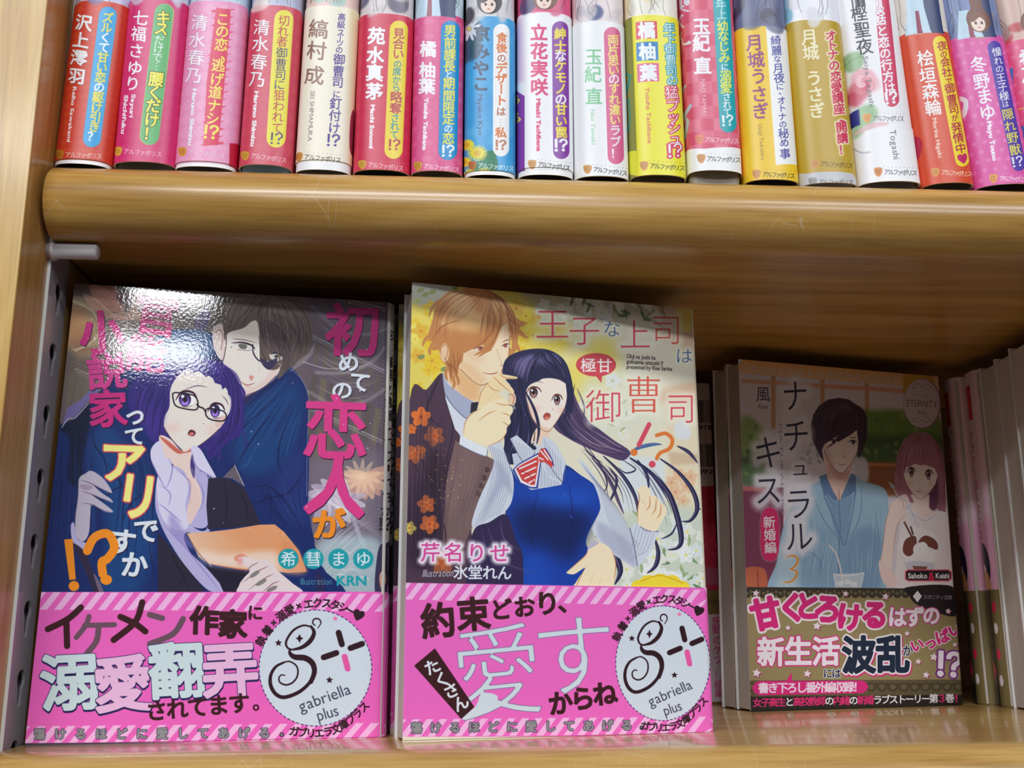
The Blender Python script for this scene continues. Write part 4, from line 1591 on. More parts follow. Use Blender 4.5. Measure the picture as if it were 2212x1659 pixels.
def eye(A, c, w, h, iris, look=(0, 0), rot=0, lash=(40, 28, 40), white=(250, 248, 248)):
    """a wide drawn eye"""
    x, y = c
    A.poly([(x-w, y+h*0.1), (x-w*0.6, y-h*0.75), (x, y-h), (x+w*0.7, y-h*0.7), (x+w, y), (x+w*0.6, y+h*0.75), (x, y+h*0.95), (x-w*0.6, y+h*0.7)], white)
    ix, iy = x+look[0], y+look[1]
    dk = tuple(int(v*0.45) for v in iris)
    A.ell((ix, iy), w*0.62, h*0.92, dk)
    A.ell((ix, iy+h*0.2), w*0.5, h*0.62, iris)
    A.ell((ix, iy+h*0.45), w*0.34, h*0.3, tuple(min(255, int(v*1.5)+30) for v in iris), alpha=0.8)
    A.ell((ix, iy), w*0.22, h*0.4, (25, 15, 30))
    A.ell((ix-w*0.22, iy-h*0.4), w*0.17, h*0.2, (255, 255, 255))
    A.line([(x-w*1.08, y+h*0.15), (x-w*0.6, y-h*0.8), (x, y-h*1.05), (x+w*0.72, y-h*0.78), (x+w*1.08, y-h*0.05)], h*0.3, lash, taper=(0.3, 0.4))
    A.line([(x-w*0.5, y+h*0.95), (x, y+h*1.05), (x+w*0.6, y+h*0.85)], h*0.09, lash, taper=(0.2, 0.2), alpha=0.8)

# ---------------- first cover: dark blue, man behind a girl with glasses
C1, C2, C3 = (40, 600, 2.44), (420, 600, 2.44), (40, 1240, 2.6976)


def cover_one(A):
    SK, SK2, INK = (240, 230, 220), (232, 160, 120), (70, 40, 60)
    A.frame = C1
    P, Ln, E = A.poly, A.line, A.ell
    P([(0, -50), (2200, -50), (2200, 1750), (0, 1750)], (108, 92, 100), False)
    P([(250, 0), (1300, 0), (1200, 350), (500, 700), (200, 560)], (112, 100, 88), True, 0.7, blur=30)
    # window bars and light trails
    for (a, b) in (((280, 120), (1100, 330)), ((300, 480), (620, 620))):
        Ln([a, b], 10, (200, 190, 180), False, alpha=0.45)
        Ln([(a[0], a[1]+16), (b[0], b[1]+16)], 4, (220, 210, 200), False, alpha=0.45)
    for k in range(4):
        P([(600+k*80, 170+22*k), (660+k*80, 186+22*k), (560+k*80, 420), (500+k*80, 400)], (96, 88, 74), False, 0.5)
        P([(270+k*40, 500+10*k), (300+k*40, 508+10*k), (270+k*40, 720), (240+k*40, 700)], (120, 112, 92), False, 0.55)
    strands(A, [(260, 100), (500, 160), (800, 260), (1100, 330)], [(260, 560), (400, 600), (560, 560), (700, 400)], 26, 5, [(206, 196, 190), (176, 150, 140), (150, 136, 150)], 91, 30, 0.35)
    for k in range(30):
        rg = random.Random(k+50)
        x, y = rg.uniform(260, 900), rg.uniform(60, 420)
        P([(x, y), (x+rg.uniform(20, 60), y+8), (x+rg.uniform(0, 30), y+rg.uniform(60, 140)), (x-20, y+90)], rg.choice([(86, 78, 72), (128, 112, 104), (96, 82, 96), (140, 118, 100)]), False, 0.22, blur=4)
    # large blossoms in the upper corner
    for (x, y, r) in ((300, 240, 120), (350, 320, 90)):
        E((x, y), r, r*1.15, (205, 185, 130), alpha=0.55, blur=10)
        E((x-15, y+10), r*0.72, r*0.85, (150, 100, 80), alpha=0.7, blur=14)
    E((300, 250), 70, 90, (225, 165, 110), alpha=0.55, blur=14)
    for (pts, c) in (([(375, 45), (440, 50), (520, 130), (560, 185), (480, 175), (400, 120)], (215, 150, 130)),
                     ([(340, 90), (400, 110), (500, 190), (610, 210), (520, 225), (400, 180)], (220, 165, 140)),
                     ([(440, 30), (500, 30), (530, 90), (560, 170), (500, 130)], (205, 145, 125)),
                     ([(620, 60), (640, 100), (640, 160), (580, 200), (600, 120)], (215, 165, 145)),
                     ([(480, 200), (620, 180), (760, 220), (640, 230)], (215, 170, 150))):
        P(pts, c, True, 0.75, blur=2)
        Ln(pts[:4], 4, (245, 225, 205), alpha=0.7, taper=(0.3, 0.3))
    E((560, 100), 42, 40, (110, 78, 90), alpha=0.9, blur=4)
    Ln([(280, 380), (400, 350), (500, 250), (700, 200)], 6, (225, 205, 180), alpha=0.5)
    Ln([(275, 120), (380, 170), (430, 260), (400, 330), (300, 385)], 12, (226, 214, 170), alpha=0.6)
    Ln([(560, 180), (570, 260), (500, 330), (560, 400)], 8, (220, 215, 215), alpha=0.5)
    P([(930, 230), (990, 160), (1010, 200), (980, 280), (940, 290)], (95, 80, 140), True, 0.8)
    # right-hand background: shelves, arcs, lilies
    A.frame = C2
    P([(600, 40), (1100, 100), (1100, 900), (600, 900)], (100, 88, 100), False, 0.7, blur=12)
    for k in range(9):
        P([(620+48*k, 500+26*k), (652+48*k, 515+26*k), (620+48*k, 720+24*k), (590+48*k, 700+24*k)], (128, 118, 84) if k % 2 else (92, 84, 72), False, 0.55)
        P([(600+48*k, 760+28*k), (632+48*k, 775+28*k), (610+48*k, 930+24*k), (580+48*k, 915+24*k)], (120, 112, 80) if k % 3 else (84, 78, 74), False, 0.5)
        P([(640+46*k, 330+24*k), (668+46*k, 342+24*k), (650+46*k, 470+20*k), (622+46*k, 455+20*k)], (104, 98, 78), False, 0.5)
    for (a, b) in (((610, 300), (1000, 490)), ((600, 680), (990, 860)), ((700, 90), (1010, 165))):
        Ln([a, b], 7, (196, 190, 196), False, alpha=0.55)
        Ln([(a[0], a[1]+14), (b[0], b[1]+14)], 4, (210, 205, 210), False, alpha=0.5)
    Ln([(620, 150), (760, 270), (900, 300), (1010, 270)], 12, (178, 172, 182), alpha=0.4, blur=2)
    Ln([(640, 500), (800, 500), (940, 440), (1000, 370)], 16, (190, 184, 190), alpha=0.45, blur=3)
    Ln([(600, 600), (760, 680), (900, 650), (1000, 590)], 16, (185, 180, 185), alpha=0.4, blur=3)
    Ln([(560, 440), (700, 480), (800, 470)], 6, (215, 210, 215), alpha=0.5)
    P([(590, 950), (1000, 900), (990, 1660), (660, 1660), (590, 1300)], (128, 116, 132), False, 0.75, blur=20)
    for k in range(12):
        a = -0.3+k*0.32
        E((905+60*math.cos(a), 1040+60*math.sin(a)), 72, 22, (238, 190, 160) if k % 2 else (226, 170, 150), rot=math.degrees(a), alpha=0.75)
    for k in range(14):
        a = -0.2+k*0.45
        E((735+80*math.cos(a), 1170+52*math.sin(a)), 92, 24, (226, 214, 226) if k % 2 else (202, 186, 208), rot=math.degrees(a)*0.8, alpha=0.7)
    for k in range(9):
        Ln([(600+k*20, 1080+15*k), (720, 1190), (900+12*k, 1220+20*k)], 4, (240, 235, 240), alpha=0.5, taper=(0.2, 0.2))
    Ln([(830, 1250), (870, 1360), (905, 1440)], 22, (178, 172, 190), alpha=0.7)
    P([(640, 1420), (760, 1360), (990, 1400), (990, 1660), (650, 1660)], (186, 212, 216), True, 0.75, blur=12)
    for k in range(16):
        rg = random.Random(k)
        x, y = 660+rg.random()*320, 1420+rg.random()*230
        Ln([(x, y), (x+30, y-14), (x+70, y+6)], 7, (225, 240, 240) if k % 2 else (140, 180, 190), alpha=0.5, taper=(0.1, 0.1))
    strands(A, [(620, 130), (760, 240), (900, 300), (1000, 300)], [(620, 560), (760, 640), (900, 640), (1000, 560)], 24, 5, [(206, 200, 208), (160, 146, 160), (196, 186, 170)], 92, 26, 0.4)
    strands(A, [(640, 1400), (760, 1240), (880, 1150), (990, 1120)], [(660, 1620), (800, 1540), (900, 1450), (990, 1380)], 30, 6, [(226, 230, 236), (180, 200, 210), (236, 220, 226)], 93, 26, 0.45)
    for k in range(12):
        a = -0.2+k*0.5
        E((880+50*math.cos(a), 1050+40*math.sin(a)), 56, 12, (252, 214, 180), rot=math.degrees(a), alpha=0.5)
    # ------------ the man
    A.frame = C1
    NV, NV2, NV3 = (22, 42, 104), (24, 74, 132), (16, 24, 66)
    P([(180, 830), (235, 775), (295, 742), (370, 665), (440, 590), (560, 470), (650, 400), (745, 300), (860, 272), (1000, 290), (1100, 340), (1250, 400), (1400, 500), (1500, 600), (1530, 900), (1530, 1290), (1600, 1520), (1620, 1700), (60, 1700)], NV)
    P([(215, 790), (295, 742), (370, 665), (375, 780), (340, 950), (330, 1100), (260, 1060), (270, 860)], (14, 22, 52), True, 0.95, blur=3)
    P([(380, 900), (440, 780), (520, 820), (700, 1050), (720, 1300), (640, 1640), (430, 1640), (470, 1300)], NV2, True, 0.75, blur=14)
    P([(560, 960), (700, 1000), (730, 1200), (640, 1180)], (18, 40, 92), True, 0.6, blur=8)
    for pts in ([(395, 790), (400, 880), (450, 950), (470, 1040)], [(420, 1200), (500, 1120), (560, 1100)], [(540, 1300), (600, 1180), (700, 1120)], [(470, 980), (560, 1120), (640, 1300)], [(230, 900), (220, 1200), (180, 1500)], [(700, 1240), (690, 1400), (720, 1600)]):
        Ln(pts, 10, NV3, alpha=0.7, taper=(0.1, 0.1))
    strands(A, [(230, 860), (200, 1100), (150, 1400), (130, 1640)], [(380, 760), (400, 1000), (440, 1300), (420, 1640)], 30, 14, [(14, 26, 74), (30, 70, 130), (18, 34, 90)], 23, 14, 0.45)
    strands(A, [(440, 800), (520, 980), (520, 1200), (480, 1600)], [(680, 860), (720, 1040), (720, 1300), (720, 1640)], 34, 12, [(14, 26, 78), (36, 92, 146)], 24, 14, 0.4)
    P([(745, 300), (860, 275), (1000, 288), (1010, 420), (900, 430), (760, 440), (700, 430), (660, 400)], (58, 96, 138), True, 0.85, blur=3)
    P([(230, 790), (262, 740), (300, 735), (360, 660), (430, 590), (410, 560), (330, 640), (255, 690)], (120, 108, 170), False, 0.9)
    Ln([(228, 790), (262, 745), (300, 738), (368, 664)], 4, (215, 215, 235), alpha=0.9)
    A.frame = C2
    P([(240, 640), (420, 560), (490, 470), (560, 530), (598, 620), (600, 720), (592, 900), (590, 1150), (612, 1290), (632, 1430), (560, 1500), (400, 1300), (260, 1100), (160, 1060), (20, 900)], NV)
    P([(260, 660), (420, 590), (540, 560), (560, 700), (520, 900), (400, 1020), (250, 1020), (200, 860)], NV2, True, 0.7, blur=16)
    P([(420, 1080), (560, 900), (590, 1150), (610, 1290), (520, 1290)], (36, 52, 120), True, 0.8, blur=10)
    for pts in ([(480, 500), (360, 600), (260, 700)], [(520, 560), (380, 680), (250, 800), (200, 900)], [(540, 640), (470, 800), (440, 960), (470, 1050)], [(420, 700), (300, 860), (230, 980)], [(590, 1000), (500, 1130), (400, 1160), (290, 1200)],
                [(300, 1110), (390, 1100), (480, 1180), (560, 1300)], [(330, 1200), (400, 1150), (400, 1280)], [(160, 1060), (210, 990), (262, 1090)]):
        Ln(pts, 11, (14, 26, 74), alpha=0.75, taper=(0.05, 0.1))
    for pts in ([(500, 520), (400, 620), (300, 740)], [(560, 700), (500, 850), (480, 980)], [(330, 880), (280, 980), (230, 1010)]):
        Ln(pts, 9, (44, 104, 160), alpha=0.5, taper=(0.05, 0.1), blur=2)
    strands(A, [(500, 500), (380, 600), (240, 740), (180, 880)], [(590, 620), (560, 800), (500, 1000), (380, 1030)], 34, 12, [(16, 30, 84), (34, 92, 150), (20, 52, 116)], 21, 14, 0.45)
    strands(A, [(300, 1100), (360, 1180), (460, 1280), (560, 1400)], [(590, 1000), (570, 1150), (600, 1290), (640, 1440)], 20, 10, [(14, 24, 74), (44, 74, 140)], 22, 12, 0.45)
    Ln([(490, 470), (560, 530), (600, 620), (602, 720), (594, 900), (592, 1150)], 3, (190, 200, 215), alpha=0.6)
    P([(150, 1052), (212, 988), (262, 1098), (200, 1060)], (108, 96, 108), False)
    Ln([(212, 988), (262, 1098)], 4, (220, 220, 225), False, alpha=0.8)
    # neck, face and ear
    P([(60, 460), (150, 440), (240, 620), (330, 600), (200, 720), (60, 700)], (46, 40, 90), True)
    P([(150, 240), (200, 250), (330, 215), (470, 330), (470, 430), (430, 520), (350, 585), (235, 632), (190, 560), (158, 470), (140, 400), (148, 320)], SK)
    P([(430, 380), (470, 400), (440, 510), (350, 585), (240, 632), (250, 600), (340, 560), (400, 490)], (236, 208, 200), True, 0.8, blur=3)
    P([(95, 290), (110, 255), (140, 245), (165, 280), (165, 360), (150, 430), (125, 420), (100, 360)], (232, 214, 208))
    Ln([(110, 290), (135, 275), (150, 310), (140, 380)], 5, (170, 110, 110), alpha=0.8)
    Ln([(150, 240), (168, 320), (160, 400), (150, 440)], 5, INK, alpha=0.8)
    Ln([(235, 632), (350, 588), (430, 518)], 4, INK, alpha=0.8)
    E((195, 366), 3, col=INK)
    # eyes, nose, mouth
    Ln([(200, 322), (260, 328), (330, 345)], 4, (96, 76, 70), taper=(0.3, 0.1))
    P([(200, 350), (250, 345), (300, 360), (315, 380), (260, 378)], (225, 222, 220))
    P([(235, 350), (275, 355), (270, 376), (240, 372)], (110, 110, 100))
    Ln([(195, 345), (250, 342), (300, 356), (320, 378)], 9, (40, 30, 40), taper=(0.2, 0.3))
    Ln([(225, 378), (270, 384), (300, 384)], 3, (120, 80, 80), alpha=0.8)
    P([(400, 400), (440, 408), (455, 428), (420, 430)], (130, 126, 116))
    Ln([(392, 402), (430, 402), (458, 418)], 8, (50, 38, 46), taper=(0.2, 0.3))
    Ln([(308, 350), (312, 400), (345, 440), (390, 435)], 7, (52, 44, 66), taper=(0.6, 0.4))
    P([(345, 420), (385, 440), (430, 422), (420, 460), (392, 482), (360, 460)], (58, 52, 84), True, 0.9)
    Ln([(342, 440), (342, 500)], 2, (180, 170, 170), alpha=0.7)
    P([(288, 518), (312, 520), (300, 545)], (222, 120, 108), True, 0.7)
    Ln([(245, 548), (275, 566), (320, 556)], 5, (178, 84, 84), taper=(0.3, 0.3))
    Ln([(262, 576), (300, 576)], 4, (222, 160, 150), alpha=0.8)
    # hair
    HB, HD, HL = (104, 88, 82), (66, 52, 62), (142, 126, 112)
    P([(150, 250), (140, 200), (165, 100), (230, 55), (400, 60), (510, 95), (575, 150), (612, 225), (622, 320), (600, 400), (560, 450), (500, 470), (470, 510), (440, 530), (462, 440), (440, 480), (400, 480), (440, 400), (400, 440), (372, 470), (345, 420), (345, 330), (332, 235), (300, 232), (260, 265), (180, 290), (160, 330)], HB)
    P([(345, 240), (420, 240), (500, 300), (520, 420), (480, 500), (440, 400), (400, 350)], (88, 76, 78), True, 0.8, blur=5)
    P([(170, 140), (250, 90), (330, 110), (300, 180), (200, 240)], HL, True, 0.55, blur=10)
    P([(400, 110), (520, 150), (570, 260), (500, 230), (420, 170)], HL, True, 0.6, blur=10)
    for pts in ([(180, 280), (210, 190), (280, 120), (350, 90)], [(200, 275), (250, 200), (320, 140)], [(240, 265), (290, 190), (350, 120)], [(330, 230), (345, 160), (370, 100)],
                [(350, 240), (400, 280), (450, 370), (450, 470)], [(360, 220), (440, 260), (500, 360), (490, 470)], [(380, 180), (480, 220), (550, 320), (540, 440)], [(400, 140), (520, 190), (590, 300), (580, 410)],
                [(350, 260), (370, 340), (420, 420), (400, 470)], [(340, 300), (350, 380), (385, 450)], [(500, 250), (560, 340), (555, 430)], [(170, 200), (220, 110), (290, 70)], [(400, 90), (500, 120), (570, 190)]):
        Ln(pts, 7, HD, alpha=0.75, taper=(0.1, 0.1))
    for pts in ([(190, 230), (240, 150), (300, 110)], [(370, 210), (450, 250), (510, 340)], [(400, 170), (500, 210), (560, 290)], [(365, 260), (420, 330), (445, 400)]):
        Ln(pts, 5, (168, 150, 136), alpha=0.6, taper=(0.1, 0.1))
    P([(545, 440), (600, 400), (640, 330), (625, 400), (580, 450), (500, 500)], (190, 186, 192), False, 0.35)
    gA = ([(400, 72), (290, 88), (200, 160), (165, 285)], [(400, 72), (370, 130), (345, 190), (330, 232)])
    gB = ([(400, 72), (352, 200), (350, 320), (392, 470)], [(400, 72), (560, 150), (618, 300), (520, 470)])
    strands(A, *gA, 34, 6, [HD, (84, 70, 72), (128, 110, 96)], 1, 3)
    strands(A, *gB, 60, 6, [HD, (84, 68, 76), (70, 56, 74), (134, 116, 104)], 2, 4)
    strands(A, *gB, 20, 5, [(170, 152, 134)], 3, 4, 0.5, 0.15, 0.55)
    strands(A, *gA, 12, 5, [(170, 152, 134)], 4, 4, 0.5, 0.2, 0.7)
    P([(396, 402), (430, 396), (462, 416), (456, 436), (420, 438), (400, 424)], SK, True, 0.9)
    P([(404, 406), (436, 404), (454, 420), (430, 430), (408, 422)], (214, 210, 204)); E((432, 415), 12, 9, (110, 108, 96)); E((432, 415), 5, 6, (50, 44, 50))
    Ln([(396, 404), (432, 398), (464, 416)], 8, (40, 30, 44), taper=(0.2, 0.4))
    Ln([(380, 380), (425, 372), (470, 388)], 4, (96, 76, 70), taper=(0.3, 0.1))
    Ln([(305, 352), (312, 402), (345, 440), (392, 440)], 6, (48, 42, 66), taper=(0.5, 0.4))
    P([(345, 424), (388, 440), (436, 424), (424, 462), (394, 486), (362, 464)], (58, 52, 84), True, 0.95)
    strands(A, [(350, 240), (400, 330), (440, 420), (440, 520)], [(420, 240), (480, 330), (500, 420), (490, 480)], 14, 7, [HB, HD, (88, 74, 80)], 9, 5, 0.95)
    # ------------ the girl
    A.frame = C1
    PH, PD, PL = (56, 40, 124), (34, 24, 80), (98, 78, 178)
    P([(575, 640), (600, 560), (660, 490), (760, 445), (860, 428), (980, 425), (1080, 455), (1135, 510), (1175, 590), (1190, 700), (1175, 820), (1100, 870), (1010, 960), (980, 900), (940, 930), (740, 870), (700, 862), (670, 800), (610, 740)], PH)
    P([(800, 590), (830, 530), (890, 480), (960, 500), (1060, 550), (1110, 610), (1122, 680), (1095, 740), (1060, 795), (1000, 850), (940, 892), (880, 916), (845, 895), (800, 842), (768, 790), (772, 730), (795, 680)], SK)
    P([(1040, 740), (1090, 730), (1080, 770), (1045, 790)], (235, 200, 190))
    E((815, 790), 40, 30, (244, 190, 180), alpha=0.4, blur=8); E((1020, 800), 30, 28, (244, 190, 180), alpha=0.4, blur=8)
    # bangs
    P([(770, 640), (790, 560), (840, 500), (880, 470), (905, 478), (925, 498), (955, 492), (990, 525), (1010, 500), (1035, 555), (1068, 565), (1075, 590), (1100, 570), (1105, 620), (1180, 610), (1120, 500), (1000, 430), (850, 430), (740, 500), (720, 640)], PH, False)
    P([(640, 640), (700, 520), (790, 480), (770, 600), (760, 760), (700, 850), (650, 760)], (72, 54, 150), True, 0.6, blur=10)
    P([(880, 440), (1000, 440), (1080, 490), (1000, 480), (900, 470)], PL, True, 0.7, blur=8)
    for pts in ([(620, 720), (650, 600), (740, 500)], [(660, 780), (690, 640), (780, 510)], [(700, 830), (720, 700), (770, 590)], [(740, 860), (750, 760), (790, 640)], [(600, 640), (660, 540), (760, 470)], [(860, 500), (900, 460), (960, 440)],
                [(1000, 500), (980, 460), (940, 440)], [(1120, 620), (1140, 720), (1120, 830)], [(1150, 620), (1165, 720), (1140, 800)], [(1060, 880), (1110, 800), (1120, 720)], [(1000, 940), (1060, 860), (1090, 800)], [(680, 840), (700, 740)], [(820, 520), (860, 470), (920, 445)]):
        Ln(pts, 8, PD, alpha=0.8, taper=(0.1, 0.1))
    for pts in ([(640, 700), (670, 590), (750, 500)], [(690, 790), (710, 660), (780, 540)], [(960, 445), (1040, 480), (1100, 540)], [(1130, 640), (1150, 720)]):
        Ln(pts, 6, PL, alpha=0.6, taper=(0.1, 0.1))
    gA = ([(900, 436), (700, 480), (605, 600), (600, 730)], [(900, 436), (830, 490), (785, 600), (740, 868)])
    gB = ([(900, 436), (860, 450), (835, 540)], [(930, 432), (1040, 470), (1090, 590)])
    gC = ([(980, 428), (1085, 500), (1122, 640), (1080, 880)], [(980, 428), (1140, 500), (1186, 660), (1170, 820)])
    strands(A, *gA, 60, 7, [PD, (46, 32, 104), (84, 66, 160), (30, 24, 84)], 11, 5)
    strands(A, *gB, 26, 6, [PD, (84, 66, 160)], 12, 3, 0.7, 0.0, 0.85)
    strands(A, *gC, 36, 7, [PD, (46, 32, 104), (84, 66, 160)], 13, 5)
    strands(A, *gA, 18, 6, [(132, 112, 204)], 14, 5, 0.5, 0.2, 0.6)
    Ln([(1160, 560), (1188, 600), (1192, 640)], 12, PH, taper=(0.6, 0.05)); Ln([(1178, 800), (1200, 860), (1190, 900)], 10, PH, taper=(0.5, 0.05)); Ln([(1040, 880), (1060, 930), (1050, 970)], 16, PH, taper=(0.7, 0.05))
    Ln([(768, 790), (800, 842), (850, 898), (880, 916), (940, 892), (1000, 850), (1060, 795)], 4, INK, alpha=0.85)
    Ln([(878, 590), (940, 570), (998, 578)], 4, (70, 50, 80), taper=(0.2, 0.2))
    Ln([(1072, 622), (1095, 645), (1106, 672)], 4, (70, 50, 80), taper=(0.2, 0.2))
    eye(A, (885, 640), 52, 40, (110, 80, 170), (-8, 2), lash=(60, 20, 50))
    eye(A, (1042, 702), 42, 38, (110, 80, 170), (-6, 0), lash=(60, 20, 50))
    for lens in ([(812, 612), (835, 606), (915, 618), (940, 640), (946, 672), (935, 696), (880, 692), (830, 676), (816, 645)],
                 [(985, 705), (1000, 690), (1070, 700), (1094, 722), (1092, 745), (1070, 756), (1020, 750), (992, 732)]):
        Ln(lens+lens[:1], 7, (28, 22, 34), n=6)
    Ln([(940, 668), (955, 682), (972, 688), (986, 706)], 8, (28, 22, 34))
    Ln([(972, 768), (980, 772)], 3, (190, 110, 110))
    P([(892, 822), (905, 802), (925, 806), (934, 820), (920, 836), (900, 832)], (92, 40, 50))
    P([(897, 824), (915, 814), (925, 824), (912, 834)], (225, 120, 120))
    # neck and blouse
    P([(742, 835), (800, 850), (860, 912), (915, 895), (908, 990), (960, 1060), (965, 1180), (915, 1310), (885, 1200), (830, 1010), (760, 930)], (240, 214, 204))
    P([(745, 838), (790, 862), (845, 905), (882, 918), (920, 892), (912, 915), (870, 925), (835, 925), (780, 880)], (206, 96, 78), True, 0.9)
    LV, LS, LW = (188, 180, 222), (146, 132, 196), (222, 216, 240)
    P([(720, 1190), (735, 1040), (780, 990), (860, 1010), (905, 1090), (900, 1250), (930, 1320), (1000, 1310), (1010, 1060), (950, 1010), (990, 960), (1010, 1330), (880, 1345), (900, 1440), (1000, 1540), (1095, 1655), (1060, 1660), (990, 1640), (880, 1520), (800, 1400), (745, 1290)], LV)
    P([(730, 1060), (800, 1000), (870, 1040), (895, 1110), (880, 1200), (895, 1310), (830, 1330), (750, 1250)], LW, True)
    P([(700, 900), (745, 862), (770, 940), (805, 965), (805, 1040), (775, 1112), (735, 1040), (700, 965)], LW)
    P([(912, 890), (955, 900), (1000, 975), (1045, 1062), (1000, 1042), (950, 1010), (915, 965)], LW)
    P([(905, 900), (925, 950), (930, 1050), (960, 1120), (960, 1200), (905, 1300), (1000, 1300), (1000, 1060), (950, 1010)], LV, True)
    P([(880, 1040), (920, 1075), (958, 1180), (905, 1300), (888, 1230), (905, 1120)], (238, 206, 198))
    for pts in ([(745, 1090), (800, 1140), (790, 1200)], [(740, 1190), (790, 1230), (860, 1290)], [(790, 950), (810, 1000), (800, 1060), (778, 1110)], [(700, 960), (735, 1040), (775, 1110)], [(915, 965), (955, 1012), (1045, 1060)],
                [(830, 1010), (880, 1050), (905, 1090), (900, 1200)], [(940, 1060), (975, 1140), (960, 1230)], [(760, 1300), (860, 1400), (990, 1560), (1060, 1650)], [(885, 1345), (1000, 1500), (1095, 1650)]):
        Ln(pts, 6, LS, alpha=0.9, taper=(0.2, 0.2))
    P([(800, 1240), (870, 1330), (930, 1430), (860, 1400), (800, 1330)], LS, True, 0.6, blur=5)
    P([(915, 930), (930, 1000), (925, 1060), (905, 1000)], (80, 60, 130), True, 0.8)
    VD = (44, 38, 58)
    P([(1000, 1060), (1050, 1052), (1110, 1062), (1190, 1105), (1235, 1200), (1275, 1300), (1150, 1315), (1000, 1328), (990, 1200)], VD, False)
    P([(735, 1345), (800, 1420), (900, 1545), (985, 1650), (735, 1700)], VD, False)
    P([(985, 1520), (1180, 1545), (1270, 1560), (1270, 1700), (1100, 1700), (1060, 1610)], (34, 28, 48), False)
    for pts in ([(1080, 1070), (1100, 1180), (1090, 1300)], [(1160, 1110), (1200, 1200), (1210, 1290)], [(800, 1450), (860, 1560), (900, 1640)]):
        Ln(pts, 8, (26, 22, 36), alpha=0.8, taper=(0.1, 0.1))
    # her arm
    P([(884, 1347), (1000, 1340), (1130, 1325), (1270, 1302), (1350, 1300), (1400, 1340), (1480, 1440), (1520, 1550), (1420, 1556), (1300, 1542), (1170, 1535), (1000, 1508), (950, 1470)], (238, 196, 164), False, grad=((950, 1480), (1150, 1330), (232, 160, 112)))
    P([(960, 1440), (1100, 1460), (1300, 1440), (1420, 1470), (1500, 1545), (1300, 1540), (1000, 1505)], (246, 226, 212), True, 0.8, blur=10)
    Ln([(1000, 1508), (1170, 1536), (1300, 1543)], 6, (216, 116, 80), taper=(0.2, 0.2))
    Ln([(1150, 1480), (1180, 1470), (1210, 1500)], 30, (232, 130, 106), alpha=0.7)
    Ln([(885, 1345), (940, 1440), (1000, 1508)], 4, INK, alpha=0.7)
    A.frame = C2
    P([(470, 1380), (545, 1440), (590, 1552), (480, 1550), (440, 1480)], (232, 140, 90), True, 0.6, blur=8)
    # man's hand over the arm
    HS = (236, 218, 218)
    P([(228, 1485), (262, 1470), (320, 1485), (392, 1492), (440, 1545), (510, 1605), (560, 1665), (250, 1668), (236, 1620), (262, 1580), (290, 1540)], HS)
    for pts in ([(262, 1560), (300, 1520), (340, 1500)], [(250, 1610), (330, 1550), (392, 1520)], [(280, 1650), (360, 1590), (420, 1560)], [(350, 1665), (410, 1615), (450, 1600)]):
        Ln(pts, 6, (150, 100, 110), alpha=0.8, taper=(0.1, 0.2))
    for (x, y, r) in ((318, 1562, -35), (352, 1606, -30), (408, 1640, -25)):
        E((x, y), 32, 11, (138, 132, 128), rot=r)
    E((240, 1492), 14, 22, (232, 130, 120), alpha=0.6, blur=4)
    P([(640, 1540), (690, 1600), (685, 1670), (640, 1670)], (44, 36, 84), False)
    # man's other hand, left
    A.frame = C1
    HG = (194, 184, 200)
    P([(318, 1062), (352, 1032), (385, 1018), (440, 1052), (478, 1100), (492, 1135), (450, 1122), (395, 1092), (440, 1135), (485, 1165), (496, 1186), (455, 1172), (385, 1142), (450, 1190), (494, 1226), (492, 1238), (450, 1232), (388, 1196), (378, 1260), (372, 1340), (350, 1385), (320, 1385), (296, 1330), (300, 1250), (312, 1160)], HG)
    for pts in ([(322, 1066), (370, 1080), (430, 1110), (488, 1136)], [(330, 1125), (380, 1140), (440, 1165), (494, 1184)], [(330, 1190), (380, 1195), (450, 1228), (492, 1238)], [(318, 1062), (312, 1160), (300, 1250), (298, 1330)]):
        Ln(pts, 5, (96, 76, 110), alpha=0.85, taper=(0.1, 0.3))
    P([(330, 1090), (390, 1100), (370, 1120), (330, 1110)], (150, 120, 150), True, 0.5)
    P([(290, 1290), (275, 1310), (285, 1390), (330, 1430), (358, 1445), (356, 1400), (318, 1385), (300, 1340)], LV)
    P([(285, 1400), (355, 1450), (395, 1560), (430, 1655), (400, 1660), (330, 1500)], (52, 40, 62), True, 0.9)
    P([(395, 1560), (425, 1655), (450, 1660), (420, 1590)], (170, 130, 140), True, 0.6)
    # ------------ title lettering
    M, SH = (208, 46, 130), (0.25, 0.35, (40, 14, 44))
    G = lambda ch, c, w, h, r, wt, col: A.glyph(ch, c, w, h, r, [(wt, SH[2], 0, SH[0], SH[1], 1), (wt, col, 0, 0, 0, 1)])
    G('官', (728, 196), 246, 236, 9, 0.024, M)
    G('能', (668, 400), 220, 200, 6, 0.025, (222, 84, 150))
    G('小', (436, 288), 232, 240, -4, 0.036, M)
    G('説', (465, 492), 215, 200, -4, 0.03, (214, 66, 146))
    G('家', (470, 690), 210, 205, -2, 0.03, M)
    W = (226, 234, 240)
    G('っ', (612, 722), 122, 122, -10, 0.03, W)
    G('て', (612, 836), 112, 108, -6, 0.03, W)
    for ch, c, w, h, r in (('ア', (548, 970), 250, 230, 2), ('リ', (628, 1150), 230, 270, 8)):
        A.glyph(ch, c, w, h, r, [(0.062, (220, 70, 90), 0, 0, 0, 1), (0.035, (248, 240, 140), 0, 0, 0, 1)])
    G('で', (672, 1332), 140, 140, 0, 0.03, W)
    G('す', (548, 1390), 145, 145, 8, 0.035, W)
    G('か', (610, 1512), 145, 145, 4, 0.035, W)
    OR = (248, 146, 34)
    P([(240, 1380), (285, 1376), (302, 1590), (268, 1594)], OR, False); E((292, 1625), 28, 27, OR)
